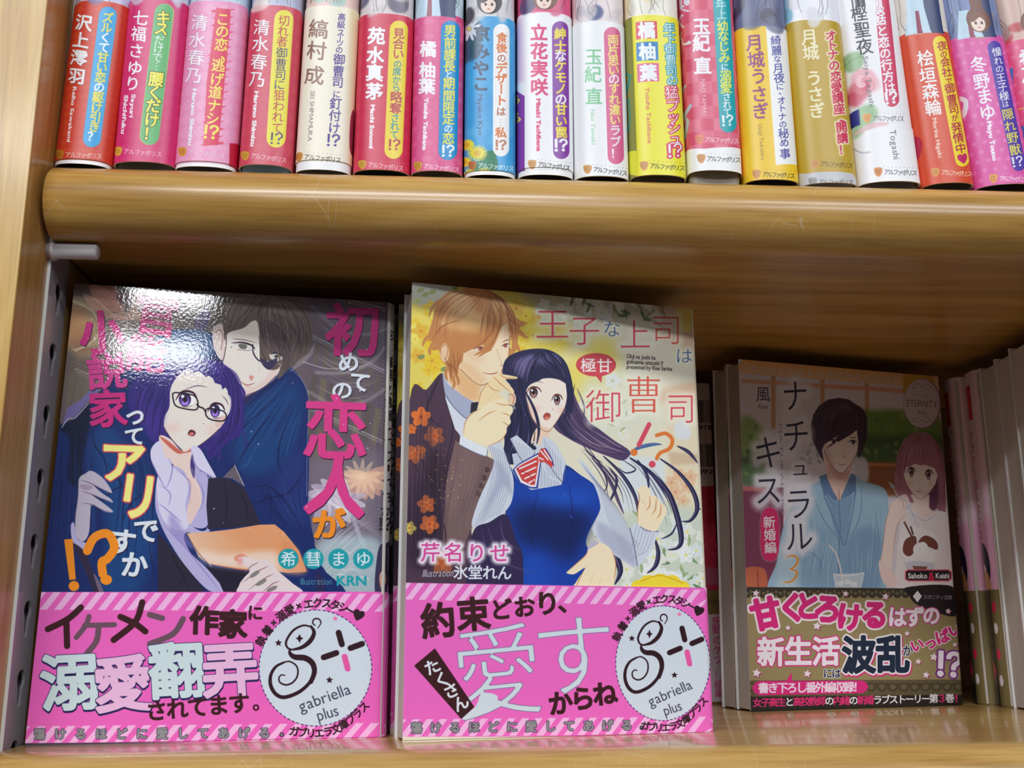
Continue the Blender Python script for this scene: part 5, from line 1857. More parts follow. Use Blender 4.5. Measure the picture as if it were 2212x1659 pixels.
    Ln([(362, 1440), (400, 1370), (470, 1350), (505, 1420), (470, 1480), (440, 1500), (444, 1562)], 46, OR)
    E((462, 1592), 31, 27, OR)
    A.frame = C2
    G('初', (835, 275), 300, 290, 2, 0.026, M)
    G('め', (812, 445), 118, 112, -6, 0.03, W)
    G('て', (872, 548), 118, 112, 10, 0.03, W)
    G('の', (778, 592), 118, 105, 0, 0.03, W)
    G('恋', (742, 790), 350, 360, 2, 0.022, (226, 62, 140))
    G('人', (745, 1095), 320, 340, 6, 0.036, (226, 62, 140))
    G('が', (708, 1298), 180, 165, -2, 0.04, OR)
    T = (28, 160, 170)
    for ch, x in (('希', 495), ('彗', 627), ('ま', 759), ('ゆ', 890)):
        E((x, 1482), 54, 54, T)
        A.glyph(ch, (x, 1482), 84, 84, 0, [(0.01, W, 0, 0, 0, 1)])
    A.latin('KRN', (748, 1622), (908, 1622), 72, T, wt=0.03)
    A.latin('Illustration', (558, 1618), (726, 1618), 50, (80, 150, 170))
    # sparkle
    rg = random.Random(5)
    for k in range(46):
        E((rg.uniform(0, 950), rg.uniform(80, 1600)), rg.uniform(2, 4.5), col=(226, 226, 236), alpha=0.8)
    # ------------ spine strip right of the cover
    mm_rect(A, 104.8, 47, 130, 150, (206, 204, 208))
    A.frame = C2
    for k in range(60):
        E((1000+3*(k % 2)-k*0.55, 180+k*20), 2.5, col=(150, 146, 150))
    E((1038, 305), 18, 26, (80, 76, 84)); E((1038, 305), 11, 17, (206, 204, 208)); E((1038, 305), 6, 9, (80, 76, 84))
    E((1028, 175), 4, 6, (50, 40, 40))
    vcol(A, evenly('官能小説家ってアリですか⁉', (1035, 450), (1002, 1300)), 66, (50, 46, 54), wt=0.03, asp=0.8)
    P([(968, 1440), (1010, 1400), (1060, 1420), (1060, 1700), (960, 1700)], (56, 50, 84), True)
    P([(975, 1570), (1000, 1540), (1010, 1600), (985, 1640)], (214, 160, 140), True)


def band_one(A):
    A.frame = C3
    P, Ln = A.poly, A.line
    band_stripes(A, (128, 105), (2160, 117), 103, (33, 985), (2150, 965), 98, 24, (243, 104, 194), (250, 188, 232))
    B, Gy = DK, (112, 82, 96)
    # large informal lettering drawn with a round brush
    Ln([(365, 195), (290, 262), (172, 322)], 36, B); Ln([(280, 272), (284, 420)], 36, B)
    Ln([(412, 248), (392, 300), (338, 370)], 30, Gy); Ln([(385, 300), (560, 296)], 30, Gy); Ln([(468, 300), (455, 390), (398, 465)], 34, Gy)
    Ln([(722, 165), (680, 280), (555, 385)], 36, B); Ln([(595, 250), (680, 290), (740, 335)], 36, B)
    Ln([(765, 238), (838, 258)], 34, Gy); Ln([(960, 262), (900, 350), (765, 408)], 34, Gy)
    A.text('作家', (1082, 270), (1248, 292), 172, B, wt=0.045, rot=2)
    A.glyph('に', (1380, 226), 96, 96, 2, [(0.035, B, 0, 0, 0, 1)])
    IN = (36, 30, 84)
    for ch, c, w, h, col in (('溺', (300, 628), 350, 350, (210, 228, 230)), ('愛', (606, 638), 345, 345, (240, 190, 226)), ('翻', (922, 560), 335, 345, (210, 228, 230)), ('弄', (1232, 556), 335, 335, (240, 190, 226))):
        A.glyph(ch, c, w, h, -3, [(0.042, IN, 0, 0.12, 0.4, 1), (0.042, IN, 0, 0, 0, 1), (0.032, col, 0, 0, 0, 1)])
    A.text('されてます', (805, 795), (1285, 752), 128, B, wt=0.03, rot=-3)
    A.ell((1384, 778), 19, 19, B); A.ell((1384, 778), 9, 9, (243, 104, 194))
    A.text('蕩けるほどに愛してあげる', (125, 933), (1433, 925), 68, (150, 150, 150), wt=0.04, out=(0.05, (66, 52, 84)))
    A.ell((1534, 936), 14, 14, (66, 52, 84)); A.ell((1534, 936), 7, 7, (150, 150, 150))
    band_logo(A, (40, 1240, 2.6976, 2.6976))


pose1 = pb_pose(-0.1232, 0.3398, 0.1328, 0.040, -0.0027)
T1, R1, W1, H1 = 0.0120, 0.0048, 0.1076, 0.1469
prof1 = pb_profile(W1, T1, R1)
A1 = Art(122, 146.9, 9.5, px_to_sheet(pose1, prof1, 0.0, u_lo=0.0005, u_hi=float(prof1.u[-2])), (90, 80, 100))
cover_one(A1)
band_one(A1)
b1_h = float(A1.P([(160, 106)])[0, 1]); b1_h = (A1.H-b1_h)/A1.ppm/1000
A1.noise(0.012, 101)
M_B1 = print_mat('cover_print_blue', A1.image('cover_print_blue', GAIN1), rough=0.42, coat=1.0, coat_rough=0.04, ripple=0.000012, ripple_scale=1000, spec=0.12)
book1 = paperback('dark blue paperback, girl with glasses on its cover, front copy of the left stack', pose1, W1, T1, H1, R1, M_B1, b1_h, 0.0, 0.122, 'dark blue paperbacks stacked at the left')
dirn = pose1.uy
for k, (dy, dx, lab) in enumerate(((0.0126, 0.0022, 'dark blue paperback directly behind the front copy, its spine edge just showing'),
                                   (0.0262, 0.0012, 'dark blue paperback hidden deepest in the left stack'))):
    p = Pose(pose1.o + pose1.uy*dy*1.0 + pose1.ux*dx, pose1.ux, pose1.uy, pose1.uz)
    p.o[2] = pose1.o[2]
    copy_thing(book1, p, lab)

# ---------------- second cover: bright, couple in office clothes
C4, C5, C6 = (860, 600, 2.441), (1180, 600, 2.441), (840, 1240, 2.989)


def cover_two(A):
    SK, INK = (252, 232, 196), (100, 56, 50)
    P, Ln, E = A.poly, A.line, A.ell
    A.frame = C4
    P([(0, 0), (1700, 0), (1700, 1750), (0, 1750)], (236, 230, 204), False)
    P([(60, 120), (520, 40), (900, 120), (860, 420), (300, 500), (60, 680)], (240, 218, 92), True, 0.95, blur=24)
    P([(780, 560), (1100, 300), (1150, 600), (900, 700)], (246, 226, 90), True, 0.8, blur=26)
    P([(80, 20), (300, 20), (200, 150), (80, 130)], (196, 196, 186), True, 0.9, blur=10)
    rg = random.Random(12)
    for k in range(34):
        x, y = rg.uniform(70, 330), rg.uniform(150, 640)
        flower(A, (x, y), rg.uniform(22, 48), rg.choice([(250, 226, 60), (244, 206, 50), (252, 238, 110), (238, 190, 60)]), (226, 150, 50), rot=rg.random(), alpha=0.85)
    for k in range(22):
        x, y = rg.uniform(560, 860), rg.uniform(80, 400)
        flower(A, (x, y), rg.uniform(22, 46), rg.choice([(250, 224, 70), (240, 204, 60), (240, 196, 80)]), (216, 140, 60), rot=rg.random(), alpha=0.8)
    for k in range(16):
        x, y = rg.uniform(80, 300), rg.uniform(40, 600)
        P([(x, y), (x+16, y-18), (x+40, y-12), (x+22, y+8)], rg.choice([(150, 170, 90), (190, 206, 120), (120, 140, 90)]), True, 0.8)
    # top white blossom and greenery
    A.frame = C5
    P([(-60, 60), (780, 120), (780, 330), (500, 200), (200, 260), (-60, 150)], (196, 196, 172), True, 0.85, blur=14)
    P([(560, 130), (780, 150), (790, 420), (620, 330)], (214, 170, 140), True, 0.75, blur=16)
    for k in range(34):
        x, y = rg.uniform(-40, 640), rg.uniform(90, 250)
        flower(A, (x, y), rg.uniform(18, 38), rg.choice([(236, 238, 228), (222, 226, 212), (246, 246, 238)]), (220, 220, 130), rot=rg.random(), alpha=0.85)
    for k in range(26):
        x, y = rg.uniform(-20, 640), rg.uniform(90, 240)
        a = rg.random()*6
        P([(x, y), (x+26*math.cos(a), y+26*math.sin(a)), (x+60*math.cos(a+0.2), y+60*math.sin(a+0.2)), (x+26*math.cos(a+0.6), y+26*math.sin(a+0.6))], rg.choice([(104, 128, 84), (130, 148, 96), (84, 108, 76)]), True, 0.8)
    for (x, y, r) in ((725, 190, 40), (735, 255, 34), (700, 215, 28), (750, 210, 30)):
        E((x, y), r, r, (236, 210, 90), alpha=0.75, blur=3)
    # soft room behind
    P([(600, 600), (790, 560), (800, 700), (620, 660)], (222, 168, 130), True, 0.6, blur=10)
    P([(630, 650), (790, 660), (800, 1290), (640, 1250)], (236, 220, 186), False, 0.8, blur=8)
    P([(390, 930), (620, 960), (630, 1250), (390, 1240)], (222, 232, 236), False, 0.85, blur=6)
    P([(680, 770), (740, 760), (760, 840), (690, 850)], (226, 232, 238), True, 0.9, blur=4)
    P([(640, 920), (800, 930), (800, 980), (660, 990)], (206, 170, 140), False, 0.6, blur=5)
    for (x, y) in ((700, 1040), (740, 1100), (680, 1130), (720, 1180), (760, 1050), (660, 1080)):
        flower(A, (x, y), 36, (236, 190, 150), (220, 150, 110), rot=x, alpha=0.7)
    P([(180, 560), (420, 480), (600, 700), (430, 830), (230, 820)], (226, 230, 206), True, 0.7, blur=18)
    for k in range(30):
        x, y = rg.uniform(170, 470), rg.uniform(640, 830)
        if k % 2:
            flower(A, (x, y), rg.uniform(16, 30), (238, 240, 226), (226, 220, 120), rot=rg.random(), alpha=0.8)
        else:
            a = rg.random()*6
            P([(x, y), (x+18*math.cos(a), y+18*math.sin(a)), (x+40*math.cos(a+.2), y+40*math.sin(a+.2)), (x+18*math.cos(a+.6), y+18*math.sin(a+.6))], (150, 174, 110), True, 0.8)
    flower(A, (350, 545), 42, (236, 240, 236), (200, 210, 150), alpha=0.9)
    # lower right blossom bank
    P([(380, 1280), (800, 1230), (840, 1680), (380, 1680)], (206, 216, 200), True, 0.9, blur=14)
    for k in range(60):
        x, y = rg.uniform(400, 840), rg.uniform(1260, 1640)
        if k % 3 == 0:
            a = rg.random()*6
            P([(x, y), (x+30*math.cos(a), y+30*math.sin(a)), (x+70*math.cos(a+.2), y+70*math.sin(a+.2)), (x+30*math.cos(a+.6), y+30*math.sin(a+.6))], rg.choice([(112, 150, 96), (90, 124, 84), (150, 176, 120)]), True, 0.85)
        else:
            flower(A, (x, y), rg.uniform(24, 44), rg.choice([(240, 244, 242), (226, 234, 236), (236, 238, 226)]), (232, 224, 120), rot=rg.random(), alpha=0.9)
    for (x, y, r) in ((490, 1630, 44), (540, 1610, 50), (600, 1605, 52), (660, 1610, 50), (715, 1632, 40)):
        E((x, y), r, r*0.85, (248, 222, 60))
    Ln([(500, 1600), (600, 1570), (720, 1610)], 5, (214, 160, 40), alpha=0.8)
    # ---- her flying hair behind everything
    HN, HP, HL = (40, 40, 76), (86, 66, 104), (150, 128, 160)
    for (pts, w, c) in (([(690, 888), (750, 920), (800, 980)], 18, HN), ([(430, 940), (480, 900), (560, 880), (610, 880)], 20, (70, 110, 160)),
                        ([(600, 955), (700, 1030), (775, 1130), (795, 1220), (760, 1280), (710, 1285)], 24, HN), ([(440, 950), (540, 1020), (640, 1130), (690, 1260), (712, 1380), (690, 1425), (640, 1435)], 30, HN),
                        ([(300, 940), (400, 1040), (470, 1160), (490, 1300)], 20, HN), ([(240, 950), (330, 1060), (380, 1180), (410, 1250)], 18, HP), ([(330, 1000), (370, 1060), (350, 1150), (290, 1240)], 14, HN),
                        ([(570, 1370), (590, 1450), (575, 1520), (530, 1560)], 24, HN), ([(260, 1360), (340, 1430), (390, 1540), (360, 1620)], 34, HN), ([(400, 960), (470, 1010), (420, 1030), (380, 1000)], 8, HN),
                        ([(690, 1290), (660, 1350), (600, 1380)], 10, HN), ([(480, 960), (530, 1040), (540, 1120)], 16, HN), ([(790, 1230), (830, 1200), (810, 1120)], 8, HN)):
        Ln(pts, w, c, taper=(0.25, 0.08))
        Ln([(x-w*0.15, y-w*0.1) for x, y in pts], w*0.2, HL, alpha=0.6, taper=(0.1, 0.1))
    P([(100, 460), (130, 560), (170, 680), (200, 740), (280, 800), (360, 860), (430, 905), (440, 935), (400, 965), (320, 940), (220, 900), (120, 850), (40, 790), (20, 700)], HP)
    P([(120, 560), (150, 680), (120, 760), (180, 830), (150, 860), (60, 780), (60, 620)], HN, True, 0.85)
    for pts in ([(130, 640), (180, 760), (300, 860), (430, 920)], [(110, 760), (200, 850), (320, 910), (430, 935)], [(140, 700), (240, 810), (380, 890)], [(200, 870), (290, 1000), (320, 1100), (270, 1160)], [(190, 880), (240, 940), (300, 980)], [(160, 580), (200, 680), (190, 760)], [(150, 560), (140, 660), (190, 740)]):
        Ln(pts, 9, (52, 40, 76), alpha=0.85, taper=(0.1, 0.05))
    gF = ([(120, 500), (190, 700), (300, 850), (432, 905)], [(50, 700), (140, 840), (290, 925), (432, 940)])
    strands(A, *gF, 50, 8, [(52, 40, 76), (110, 88, 130), (40, 34, 66), (150, 120, 150)], 45, 6)
    for g in (([(430, 930), (560, 1010), (660, 1150), (690, 1300)], [(440, 960), (520, 1040), (600, 1180), (660, 1340)]), ([(200, 900), (330, 1000), (430, 1120), (480, 1290)], [(180, 900), (280, 1020), (330, 1140), (300, 1230)])):
        strands(A, *g, 9, 8, [HN, HP, (60, 56, 100)], 46, 8, 0.9)
    for pts in ([(180, 790), (300, 880), (420, 925)], [(150, 800), (240, 870), (330, 900)], [(220, 790), (330, 860), (400, 900)]):
        Ln(pts, 8, (190, 160, 180), alpha=0.6, taper=(0.05, 0.05))
    # ---- the man
    A.frame = C4
    SU, SUD, SUL = (80, 56, 74), (46, 30, 50), (122, 96, 96)
    P([(60, 650), (150, 590), (225, 505), (260, 560), (300, 760), (340, 850), (480, 960), (470, 1050), (420, 1210), (385, 1330), (420, 1700), (20, 1700)], SU)
    P([(70, 1100), (200, 1080), (240, 1250), (200, 1500), (60, 1500)], SUD, True, 0.9, blur=16)
    P([(150, 1000), (200, 900), (240, 1000), (235, 1120), (180, 1120)], (30, 18, 26), True, 0.7, blur=10)
    P([(300, 858), (400, 905), (512, 964), (480, 1060), (430, 1160), (390, 1310), (330, 1460), (235, 1400), (250, 1100)], SUL, False)
    P([(330, 900), (420, 940), (380, 1100), (300, 1250), (270, 1050)], (136, 106, 106), True, 0.6, blur=14)
    for y in (1012, 1055, 1098, 1140):
        E((470-(y-1012)*0.36, y), 13, 15, (86, 62, 66)); Ln([(460-(y-1012)*0.36, y+10), (476-(y-1012)*0.36, y+12)], 3, (40, 26, 34))
    for pts in ([(225, 505), (150, 700), (240, 800)], [(240, 640), (290, 780), (250, 1000), (240, 1200)], [(300, 858), (260, 1000), (245, 1150)], [(100, 900), (150, 1040), (140, 1200)], [(150, 1150), (240, 1300), (250, 1450)], [(150, 690), (180, 620), (225, 505)], [(70, 960), (150, 1090), (240, 1190)]):
        Ln(pts, 7, SUD, alpha=0.9, taper=(0.2, 0.1))
    OF = (238, 120, 50)
    for (x, y, r, al) in ((120, 735, 50, 1), (190, 835, 52, 0.55), (90, 930, 48, 0.6), (70, 800, 26, 0.9), (150, 1195, 46, 0.7), (165, 1300, 48, 0.75), (60, 1320, 34, 0.7), (235, 1500, 60, 0.5), (128, 910, 20, 0.8)):
        flower(A, (x, y), r, OF if r != 34 else (240, 216, 90), (180, 70, 30), rot=r, alpha=al)
    for k in range(40):
        E((rg.uniform(150, 340), rg.uniform(930, 1200)), rg.uniform(2, 3.5), col=(250, 200, 130), alpha=0.8)
    strands(A, [(90, 660), (80, 900), (70, 1200), (60, 1600)], [(230, 540), (240, 800), (235, 1100), (260, 1600)], 26, 12, [(56, 36, 56), (104, 76, 92), (36, 22, 38)], 81, 12, 0.4)
    strands(A, [(310, 880), (280, 1050), (250, 1250), (260, 1420)], [(500, 970), (470, 1100), (420, 1220), (360, 1440)], 22, 12, [(96, 72, 78), (150, 120, 116)], 82, 10, 0.4)
    # shirt and collar
    P([(238, 500), (330, 590), (425, 640), (410, 720), (360, 800), (345, 850), (300, 800), (250, 640)], (226, 230, 240), False)
    P([(235, 500), (262, 560), (340, 620), (400, 660), (372, 745), (300, 690), (250, 620)], (176, 182, 206))
    Ln([(250, 620), (300, 690), (372, 745), (400, 660)], 5, (110, 110, 140), alpha=0.9)
    P([(385, 660), (425, 655), (415, 700), (380, 715)], (40, 40, 52), False)
    # neck and face
    P([(300, 470), (560, 480), (440, 580), (430, 645), (390, 650), (290, 580), (255, 520)], (246, 206, 156))
    P([(290, 470), (330, 470), (420, 560), (400, 640), (330, 600)], (240, 186, 130), True, 0.7, blur=6)
    P([(320, 330), (420, 320), (560, 225), (592, 300), (584, 385), (578, 450), (548, 490), (545, 515), (505, 535), (448, 566), (400, 550), (330, 480), (300, 420)], SK)
    P([(330, 440), (400, 480), (450, 560), (400, 550), (330, 490)], (246, 206, 160), True, 0.7, blur=5)
    E((245, 385), 28, 62, (240, 200, 156)); Ln([(232, 345), (255, 340), (262, 385), (252, 430)], 5, (170, 100, 60))
    Ln([(592, 300), (584, 385), (580, 440), (548, 488), (546, 514), (505, 535), (448, 566), (400, 550), (330, 485)], 4, (150, 90, 60), alpha=0.9)
    Ln([(390, 352), (430, 350), (485, 352)], 5, (130, 80, 50), taper=(0.1, 0.3)); Ln([(548, 342), (572, 330), (590, 330)], 5, (130, 80, 50), taper=(0.3, 0.1))
    P([(400, 375), (430, 366), (470, 374), (455, 388), (420, 388)], (250, 244, 240)); E((436, 376), 16, 11, (180, 90, 80)); E((436, 376), 6, 8, (90, 40, 50))
    Ln([(395, 378), (425, 366), (475, 374)], 7, (110, 50, 46), taper=(0.3, 0.3))
    P([(550, 362), (572, 350), (588, 356), (575, 370)], (250, 244, 240)); E((566, 360), 10, 10, (180, 90, 80)); Ln([(545, 364), (566, 350), (590, 352)], 6, (110, 50, 46), taper=(0.3, 0.3))
    Ln([(520, 372), (532, 420), (548, 462)], 3, (214, 160, 120), alpha=0.7); Ln([(538, 466), (552, 462)], 3, (150, 90, 60))
    Ln([(445, 500), (480, 508), (512, 505), (528, 494)], 5, (176, 84, 70), taper=(0.2, 0.2))
    P([(336, 430), (420, 470), (470, 540), (448, 564), (400, 550), (335, 480)], (244, 200, 150), True, 0.5, blur=8)
    P([(345, 400), (520, 330), (560, 250), (585, 300), (500, 345), (400, 420)], (236, 184, 136), True, 0.45, blur=8)
    E((420, 430), 40, 18, (250, 190, 160), alpha=0.5, blur=8)
    # hair
    HR, HRD, HRL = (206, 138, 80), (146, 82, 48), (246, 204, 140)
    P([(165, 330), (160, 290), (182, 220), (200, 130), (260, 80), (370, 52), (470, 60), (555, 110), (600, 190), (640, 225), (668, 255), (640, 262), (668, 320), (635, 300), (625, 380), (600, 410), (598, 330), (575, 240), (545, 260), (520, 330), (490, 385), (440, 410), (470, 350), (400, 372), (345, 400), (340, 440), (320, 465), (310, 540), (290, 500), (280, 560), (262, 480), (235, 440), (215, 380), (175, 385), (190, 350)], HR, False)
    E((247, 396), 22, 50, (244, 206, 162))
    for pts in ([(170, 300), (140, 330), (128, 368)], [(180, 350), (165, 385), (172, 410)], [(630, 230), (660, 240), (682, 240)], [(640, 280), (668, 310), (690, 318)], [(622, 350), (640, 390), (636, 420)], [(205, 130), (180, 160), (160, 215)], [(290, 520), (296, 560), (286, 592)], [(262, 470), (250, 510), (262, 548)], [(310, 520), (318, 548), (314, 570)], [(590, 380), (588, 410), (572, 440)], [(470, 330), (450, 380), (400, 412)], [(500, 320), (470, 380), (420, 420)]):
        Ln(pts, 16, HR, taper=(1, 0.03))
    Ln([(236, 365), (250, 352), (262, 372), (258, 410), (248, 432)], 4, (176, 104, 66), alpha=0.8)
    P([(225, 300), (260, 340), (262, 330), (300, 360), (330, 330), (330, 250), (240, 240)], HR, True)
    P([(210, 230), (300, 170), (420, 180), (480, 240), (400, 280), (280, 270)], HRL, True, 0.75, blur=12)
    P([(480, 110), (560, 160), (590, 250), (540, 230)], HRL, True, 0.6, blur=10)
    P([(260, 90), (400, 60), (520, 90), (400, 130), (280, 140)], (222, 150, 90), True, 0.7, blur=8)
    gA = ([(480, 58), (300, 75), (195, 180), (172, 345)], [(480, 58), (420, 140), (335, 250), (318, 380)])
    gB = ([(480, 58), (450, 190), (430, 300), (395, 372)], [(480, 58), (590, 150), (622, 260), (605, 400)])
    gC = ([(250, 380), (262, 440), (275, 500), (285, 560)], [(330, 370), (335, 420), (320, 470), (310, 530)])
    strands(A, *gA, 56, 6, [HRD, (176, 106, 60), (228, 170, 108), (190, 120, 68)], 31, 4)
    strands(A, *gB, 50, 6, [HRD, (176, 106, 60), (228, 170, 108)], 32, 4)
    strands(A, *gA, 26, 7, [(255, 232, 180)], 33, 4, 0.6, 0.3, 0.75)
    strands(A, *gB, 12, 6, [(255, 226, 170)], 34, 4, 0.6, 0.2, 0.6)
    strands(A, *gC, 14, 6, [HRD, (176, 106, 60)], 35, 4)
    for pts in ([(480, 70), (560, 140), (590, 240), (610, 330)], [(500, 80), (570, 150), (620, 250)], [(490, 110), (540, 200), (520, 300), (470, 380)], [(480, 130), (510, 230), (470, 320), (400, 370)], [(240, 420), (270, 470), (280, 540)], [(250, 450), (300, 480), (308, 530)], [(640, 262), (600, 230), (560, 180)], [(180, 330), (230, 260), (330, 220)]):
        Ln(pts, 6, HRD, alpha=0.8, taper=(0.1, 0.1))
    # ---- the girl
    P([(555, 520), (558, 450), (600, 405), (690, 378), (780, 378), (850, 410), (890, 460), (915, 540), (925, 640), (900, 720), (880, 560), (700, 540), (680, 640), (740, 740), (745, 820), (730, 900), (690, 960), (620, 985), (545, 970), (560, 880), (560, 780), (600, 700), (620, 690), (600, 620), (610, 590)], HN)
    P([(668, 560), (700, 545), (800, 530), (880, 555), (890, 620), (876, 690), (845, 745), (805, 800), (785, 812), (745, 790), (705, 735), (682, 660)], (252, 238, 222))
    P([(672, 565), (700, 640), (735, 740), (770, 800), (745, 790), (705, 735), (682, 660)], (244, 206, 184), True, 0.7, blur=4)
    E((730, 690), 26, 18, (250, 190, 170), alpha=0.5, blur=6); E((860, 700), 20, 16, (250, 190, 170), alpha=0.5, blur=6)
    P([(735, 790), (805, 800), (790, 830), (800, 850), (755, 890), (700, 870)], (246, 214, 186), True)
    # hair over the brow
    P([(620, 430), (700, 400), (800, 420), (885, 500), (900, 560), (890, 560), (800, 520), (740, 545), (690, 570), (670, 620), (665, 700), (640, 600)], HN)
    P([(600, 450), (680, 415), (780, 440), (700, 470), (640, 540)], (96, 78, 128), True, 0.75, blur=10)
    for pts in ([(760, 390), (690, 440), (655, 540), (665, 680), (720, 780)], [(770, 392), (720, 450), (690, 550)], [(700, 400), (640, 470), (625, 600), (650, 720), (640, 850), (600, 950)], [(680, 410), (610, 480), (600, 600), (640, 740)], [(790, 395), (850, 450), (885, 540)], [(720, 790), (710, 880), (650, 950), (580, 965)],
                [(600, 720), (590, 820), (560, 900)], [(650, 640), (690, 740), (700, 850), (650, 930)]):
        Ln(pts, 7, (20, 20, 46), alpha=0.9, taper=(0.1, 0.1))
    for pts in ([(660, 430), (630, 520), (640, 640), (690, 760)], [(720, 420), (690, 480), (675, 560)], [(610, 500), (605, 590)], [(800, 410), (855, 470), (880, 530)], [(690, 800), (680, 880), (630, 940)], [(640, 760), (620, 850), (590, 920)]):
        Ln(pts, 6, (140, 128, 176), alpha=0.7, taper=(0.05, 0.05))
    gA = ([(765, 384), (640, 425), (590, 600), (575, 900)], [(765, 384), (690, 450), (655, 560), (680, 690), (715, 890)])
    gB = ([(765, 384), (830, 400), (890, 480), (912, 620)], [(765, 384), (730, 440), (810, 500), (888, 560)])
    strands(A, *gA, 50, 7, [(20, 20, 46), (62, 60, 104), (36, 34, 74)], 41, 5)
    strands(A, *gB, 34, 6, [(20, 20, 46), (70, 64, 110)], 42, 4)
    strands(A, *gA, 16, 7, [(150, 138, 190)], 43, 5, 0.6, 0.15, 0.45)
    strands(A, *gB, 10, 6, [(150, 138, 190)], 44, 4, 0.6, 0.1, 0.6)
    Ln([(670, 600), (720, 700), (742, 800), (728, 890)], 16, HN, taper=(0.5, 0.1))
    Ln([(890, 560), (900, 640), (880, 740)], 20, HN, taper=(0.6, 0.2))
    E((602, 640), 20, 34, (246, 210, 176)); Ln([(595, 615), (612, 630), (604, 665)], 4, (170, 100, 70))
    eye(A, (716, 606), 36, 28, (124, 84, 84), (-2, 0), lash=(110, 50, 40))
    eye(A, (838, 645), 27, 27, (124, 84, 84), (0, 0), lash=(110, 50, 40))
    Ln([(690, 560), (730, 548), (770, 556)], 4, (90, 60, 70), alpha=0.7, taper=(0.2, 0.1))
    Ln([(812, 690), (820, 700)], 3, (200, 130, 110))
    P([(765, 728), (782, 712), (802, 720), (800, 740), (782, 752), (768, 744)], (176, 80, 66)); P([(772, 738), (790, 732), (796, 742), (782, 750)], (240, 140, 120))
    Ln([(682, 660), (705, 735), (745, 790), (785, 812), (805, 800), (845, 745), (876, 690)], 3, (150, 90, 70), alpha=0.9)
    # vest
    V, VD2 = (22, 66, 168), (18, 26, 72)
    P([(575, 975), (640, 1080), (720, 1112), (800, 1100), (862, 1085), (880, 990), (960, 1040), (1030, 1090), (1064, 1160), (1062, 1230), (1010, 1330), (990, 1400), (1010, 1480), (900, 1680), (630, 1680), (655, 1470), (620, 1380), (565, 1250), (600, 1150)], V)
    P([(600, 1230), (760, 1200), (1000, 1240), (1020, 1310), (980, 1400), (900, 1500), (760, 1420), (640, 1400)], (16, 30, 84), True, 0.85, blur=26)
    P([(700, 1130), (860, 1120), (1020, 1140), (1000, 1190), (800, 1190)], (30, 92, 206), True, 0.7, blur=20)
    P([(650, 1500), (760, 1480), (800, 1680), (640, 1680)], (28, 80, 186), True, 0.7, blur=18)
    for pts in ([(575, 975), (610, 1060), (600, 1150), (566, 1250)], [(900, 1090), (920, 1250), (900, 1400)], [(862, 1085), (870, 1000), (960, 1040)], [(620, 1380), (655, 1470), (650, 1560)], [(740, 1120), (700, 1300), (720, 1450)]):
        Ln(pts, 6, VD2, alpha=0.7, taper=(0.2, 0.2))
    E((880, 1145), 9, col=(50, 90, 180)); E((912, 1260), 8, col=(40, 70, 160))
    P([(600, 930), (760, 900), (870, 980), (862, 1092), (800, 1104), (700, 1120), (620, 1050)], (206, 212, 226), False)
    for k in range(9):
        Ln([(700+18*k, 930), (705+17*k, 1100)], 2.5, (128, 132, 156), False, alpha=0.6)
    # striped blouse
    BL, BS = (214, 220, 232), (128, 132, 156)
    sl = [(470, 880), (530, 850), (575, 960), (606, 1050), (608, 1130), (590, 1200), (540, 1255), (460, 1300), (430, 1325), (390, 1312), (395, 1260), (430, 1160), (480, 1050), (505, 960)]
    P(sl, BL)
    for k in range(9):
        Ln([(480+13*k, 880+6*k), (500+11*k, 1000+5*k), (470+13*k, 1150), (405+16*k, 1310-8*k)], 2.5, BS, alpha=0.7)
    P([(520, 960), (590, 1060), (600, 1160), (560, 1100), (500, 1180), (440, 1290), (470, 1180), (520, 1060)], (160, 168, 196), True, 0.6, blur=5)
    P([(590, 850), (630, 880), (690, 1000), (730, 900), (700, 850), (750, 895), (740, 960), (760, 1000), (800, 1060), (860, 1082), (885, 980), (830, 870), (765, 835), (745, 900), (700, 1000), (680, 1010)], BL, False)
    P([(590, 850), (625, 830), (720, 915), (690, 1005), (640, 945)], BL, False)
    P([(765, 835), (800, 850), (880, 960), (862, 1080), (800, 1050), (770, 950), (750, 900)], BL, False)
    for k in range(7):
        Ln([(600+18*k, 850+9*k), (640+12*k, 950+6*k)], 2.5, BS, False, alpha=0.7); Ln([(770+14*k, 850+18*k), (790+12*k, 1040+6*k)], 2.5, BS, False, alpha=0.7)
    Ln([(590, 850), (640, 945), (690, 1005), (722, 915)], 4, (90, 90, 120), alpha=0.8); Ln([(755, 900), (780, 960), (865, 1075), (884, 985)], 4, (90, 90, 120), alpha=0.8)
    RD, WB, BB = (214, 70, 66), (246, 242, 244), (46, 62, 150)
    P([(603, 1012), (640, 978), (738, 924), (756, 960), (742, 1060), (736, 1112), (700, 1112), (640, 1088)], BB, False)
    P([(612, 1010), (642, 984), (738, 932), (750, 962), (735, 1060), (728, 1104), (700, 1104), (646, 1080)], WB, False)
    P([(622, 1008), (648, 988), (736, 942), (742, 964), (728, 1050), (720, 1092), (702, 1094), (654, 1070)], RD, False)
    for (p, q) in (((640, 1008), (728, 968)), ((652, 1034), (726, 1000)), ((668, 1060), (722, 1034)), ((690, 1082), (718, 1066))):
        Ln([p, q], 8, WB, False)
    Ln([(622, 1008), (690, 1040), (720, 1092)], 4, (150, 40, 60), alpha=0.7)
    P([(752, 902), (776, 900), (800, 940), (818, 984), (812, 1002), (770, 972), (748, 976), (738, 935)], RD, False)
    for (p, q) in (((752, 915), (790, 960)), ((770, 910), (808, 966)), ((745, 950), (764, 960))):
        Ln([p, q], 7, WB, False)
    Ln([(776, 900), (804, 944), (820, 990)], 5, BB)
    # right sleeve and hand
    A.frame = C5
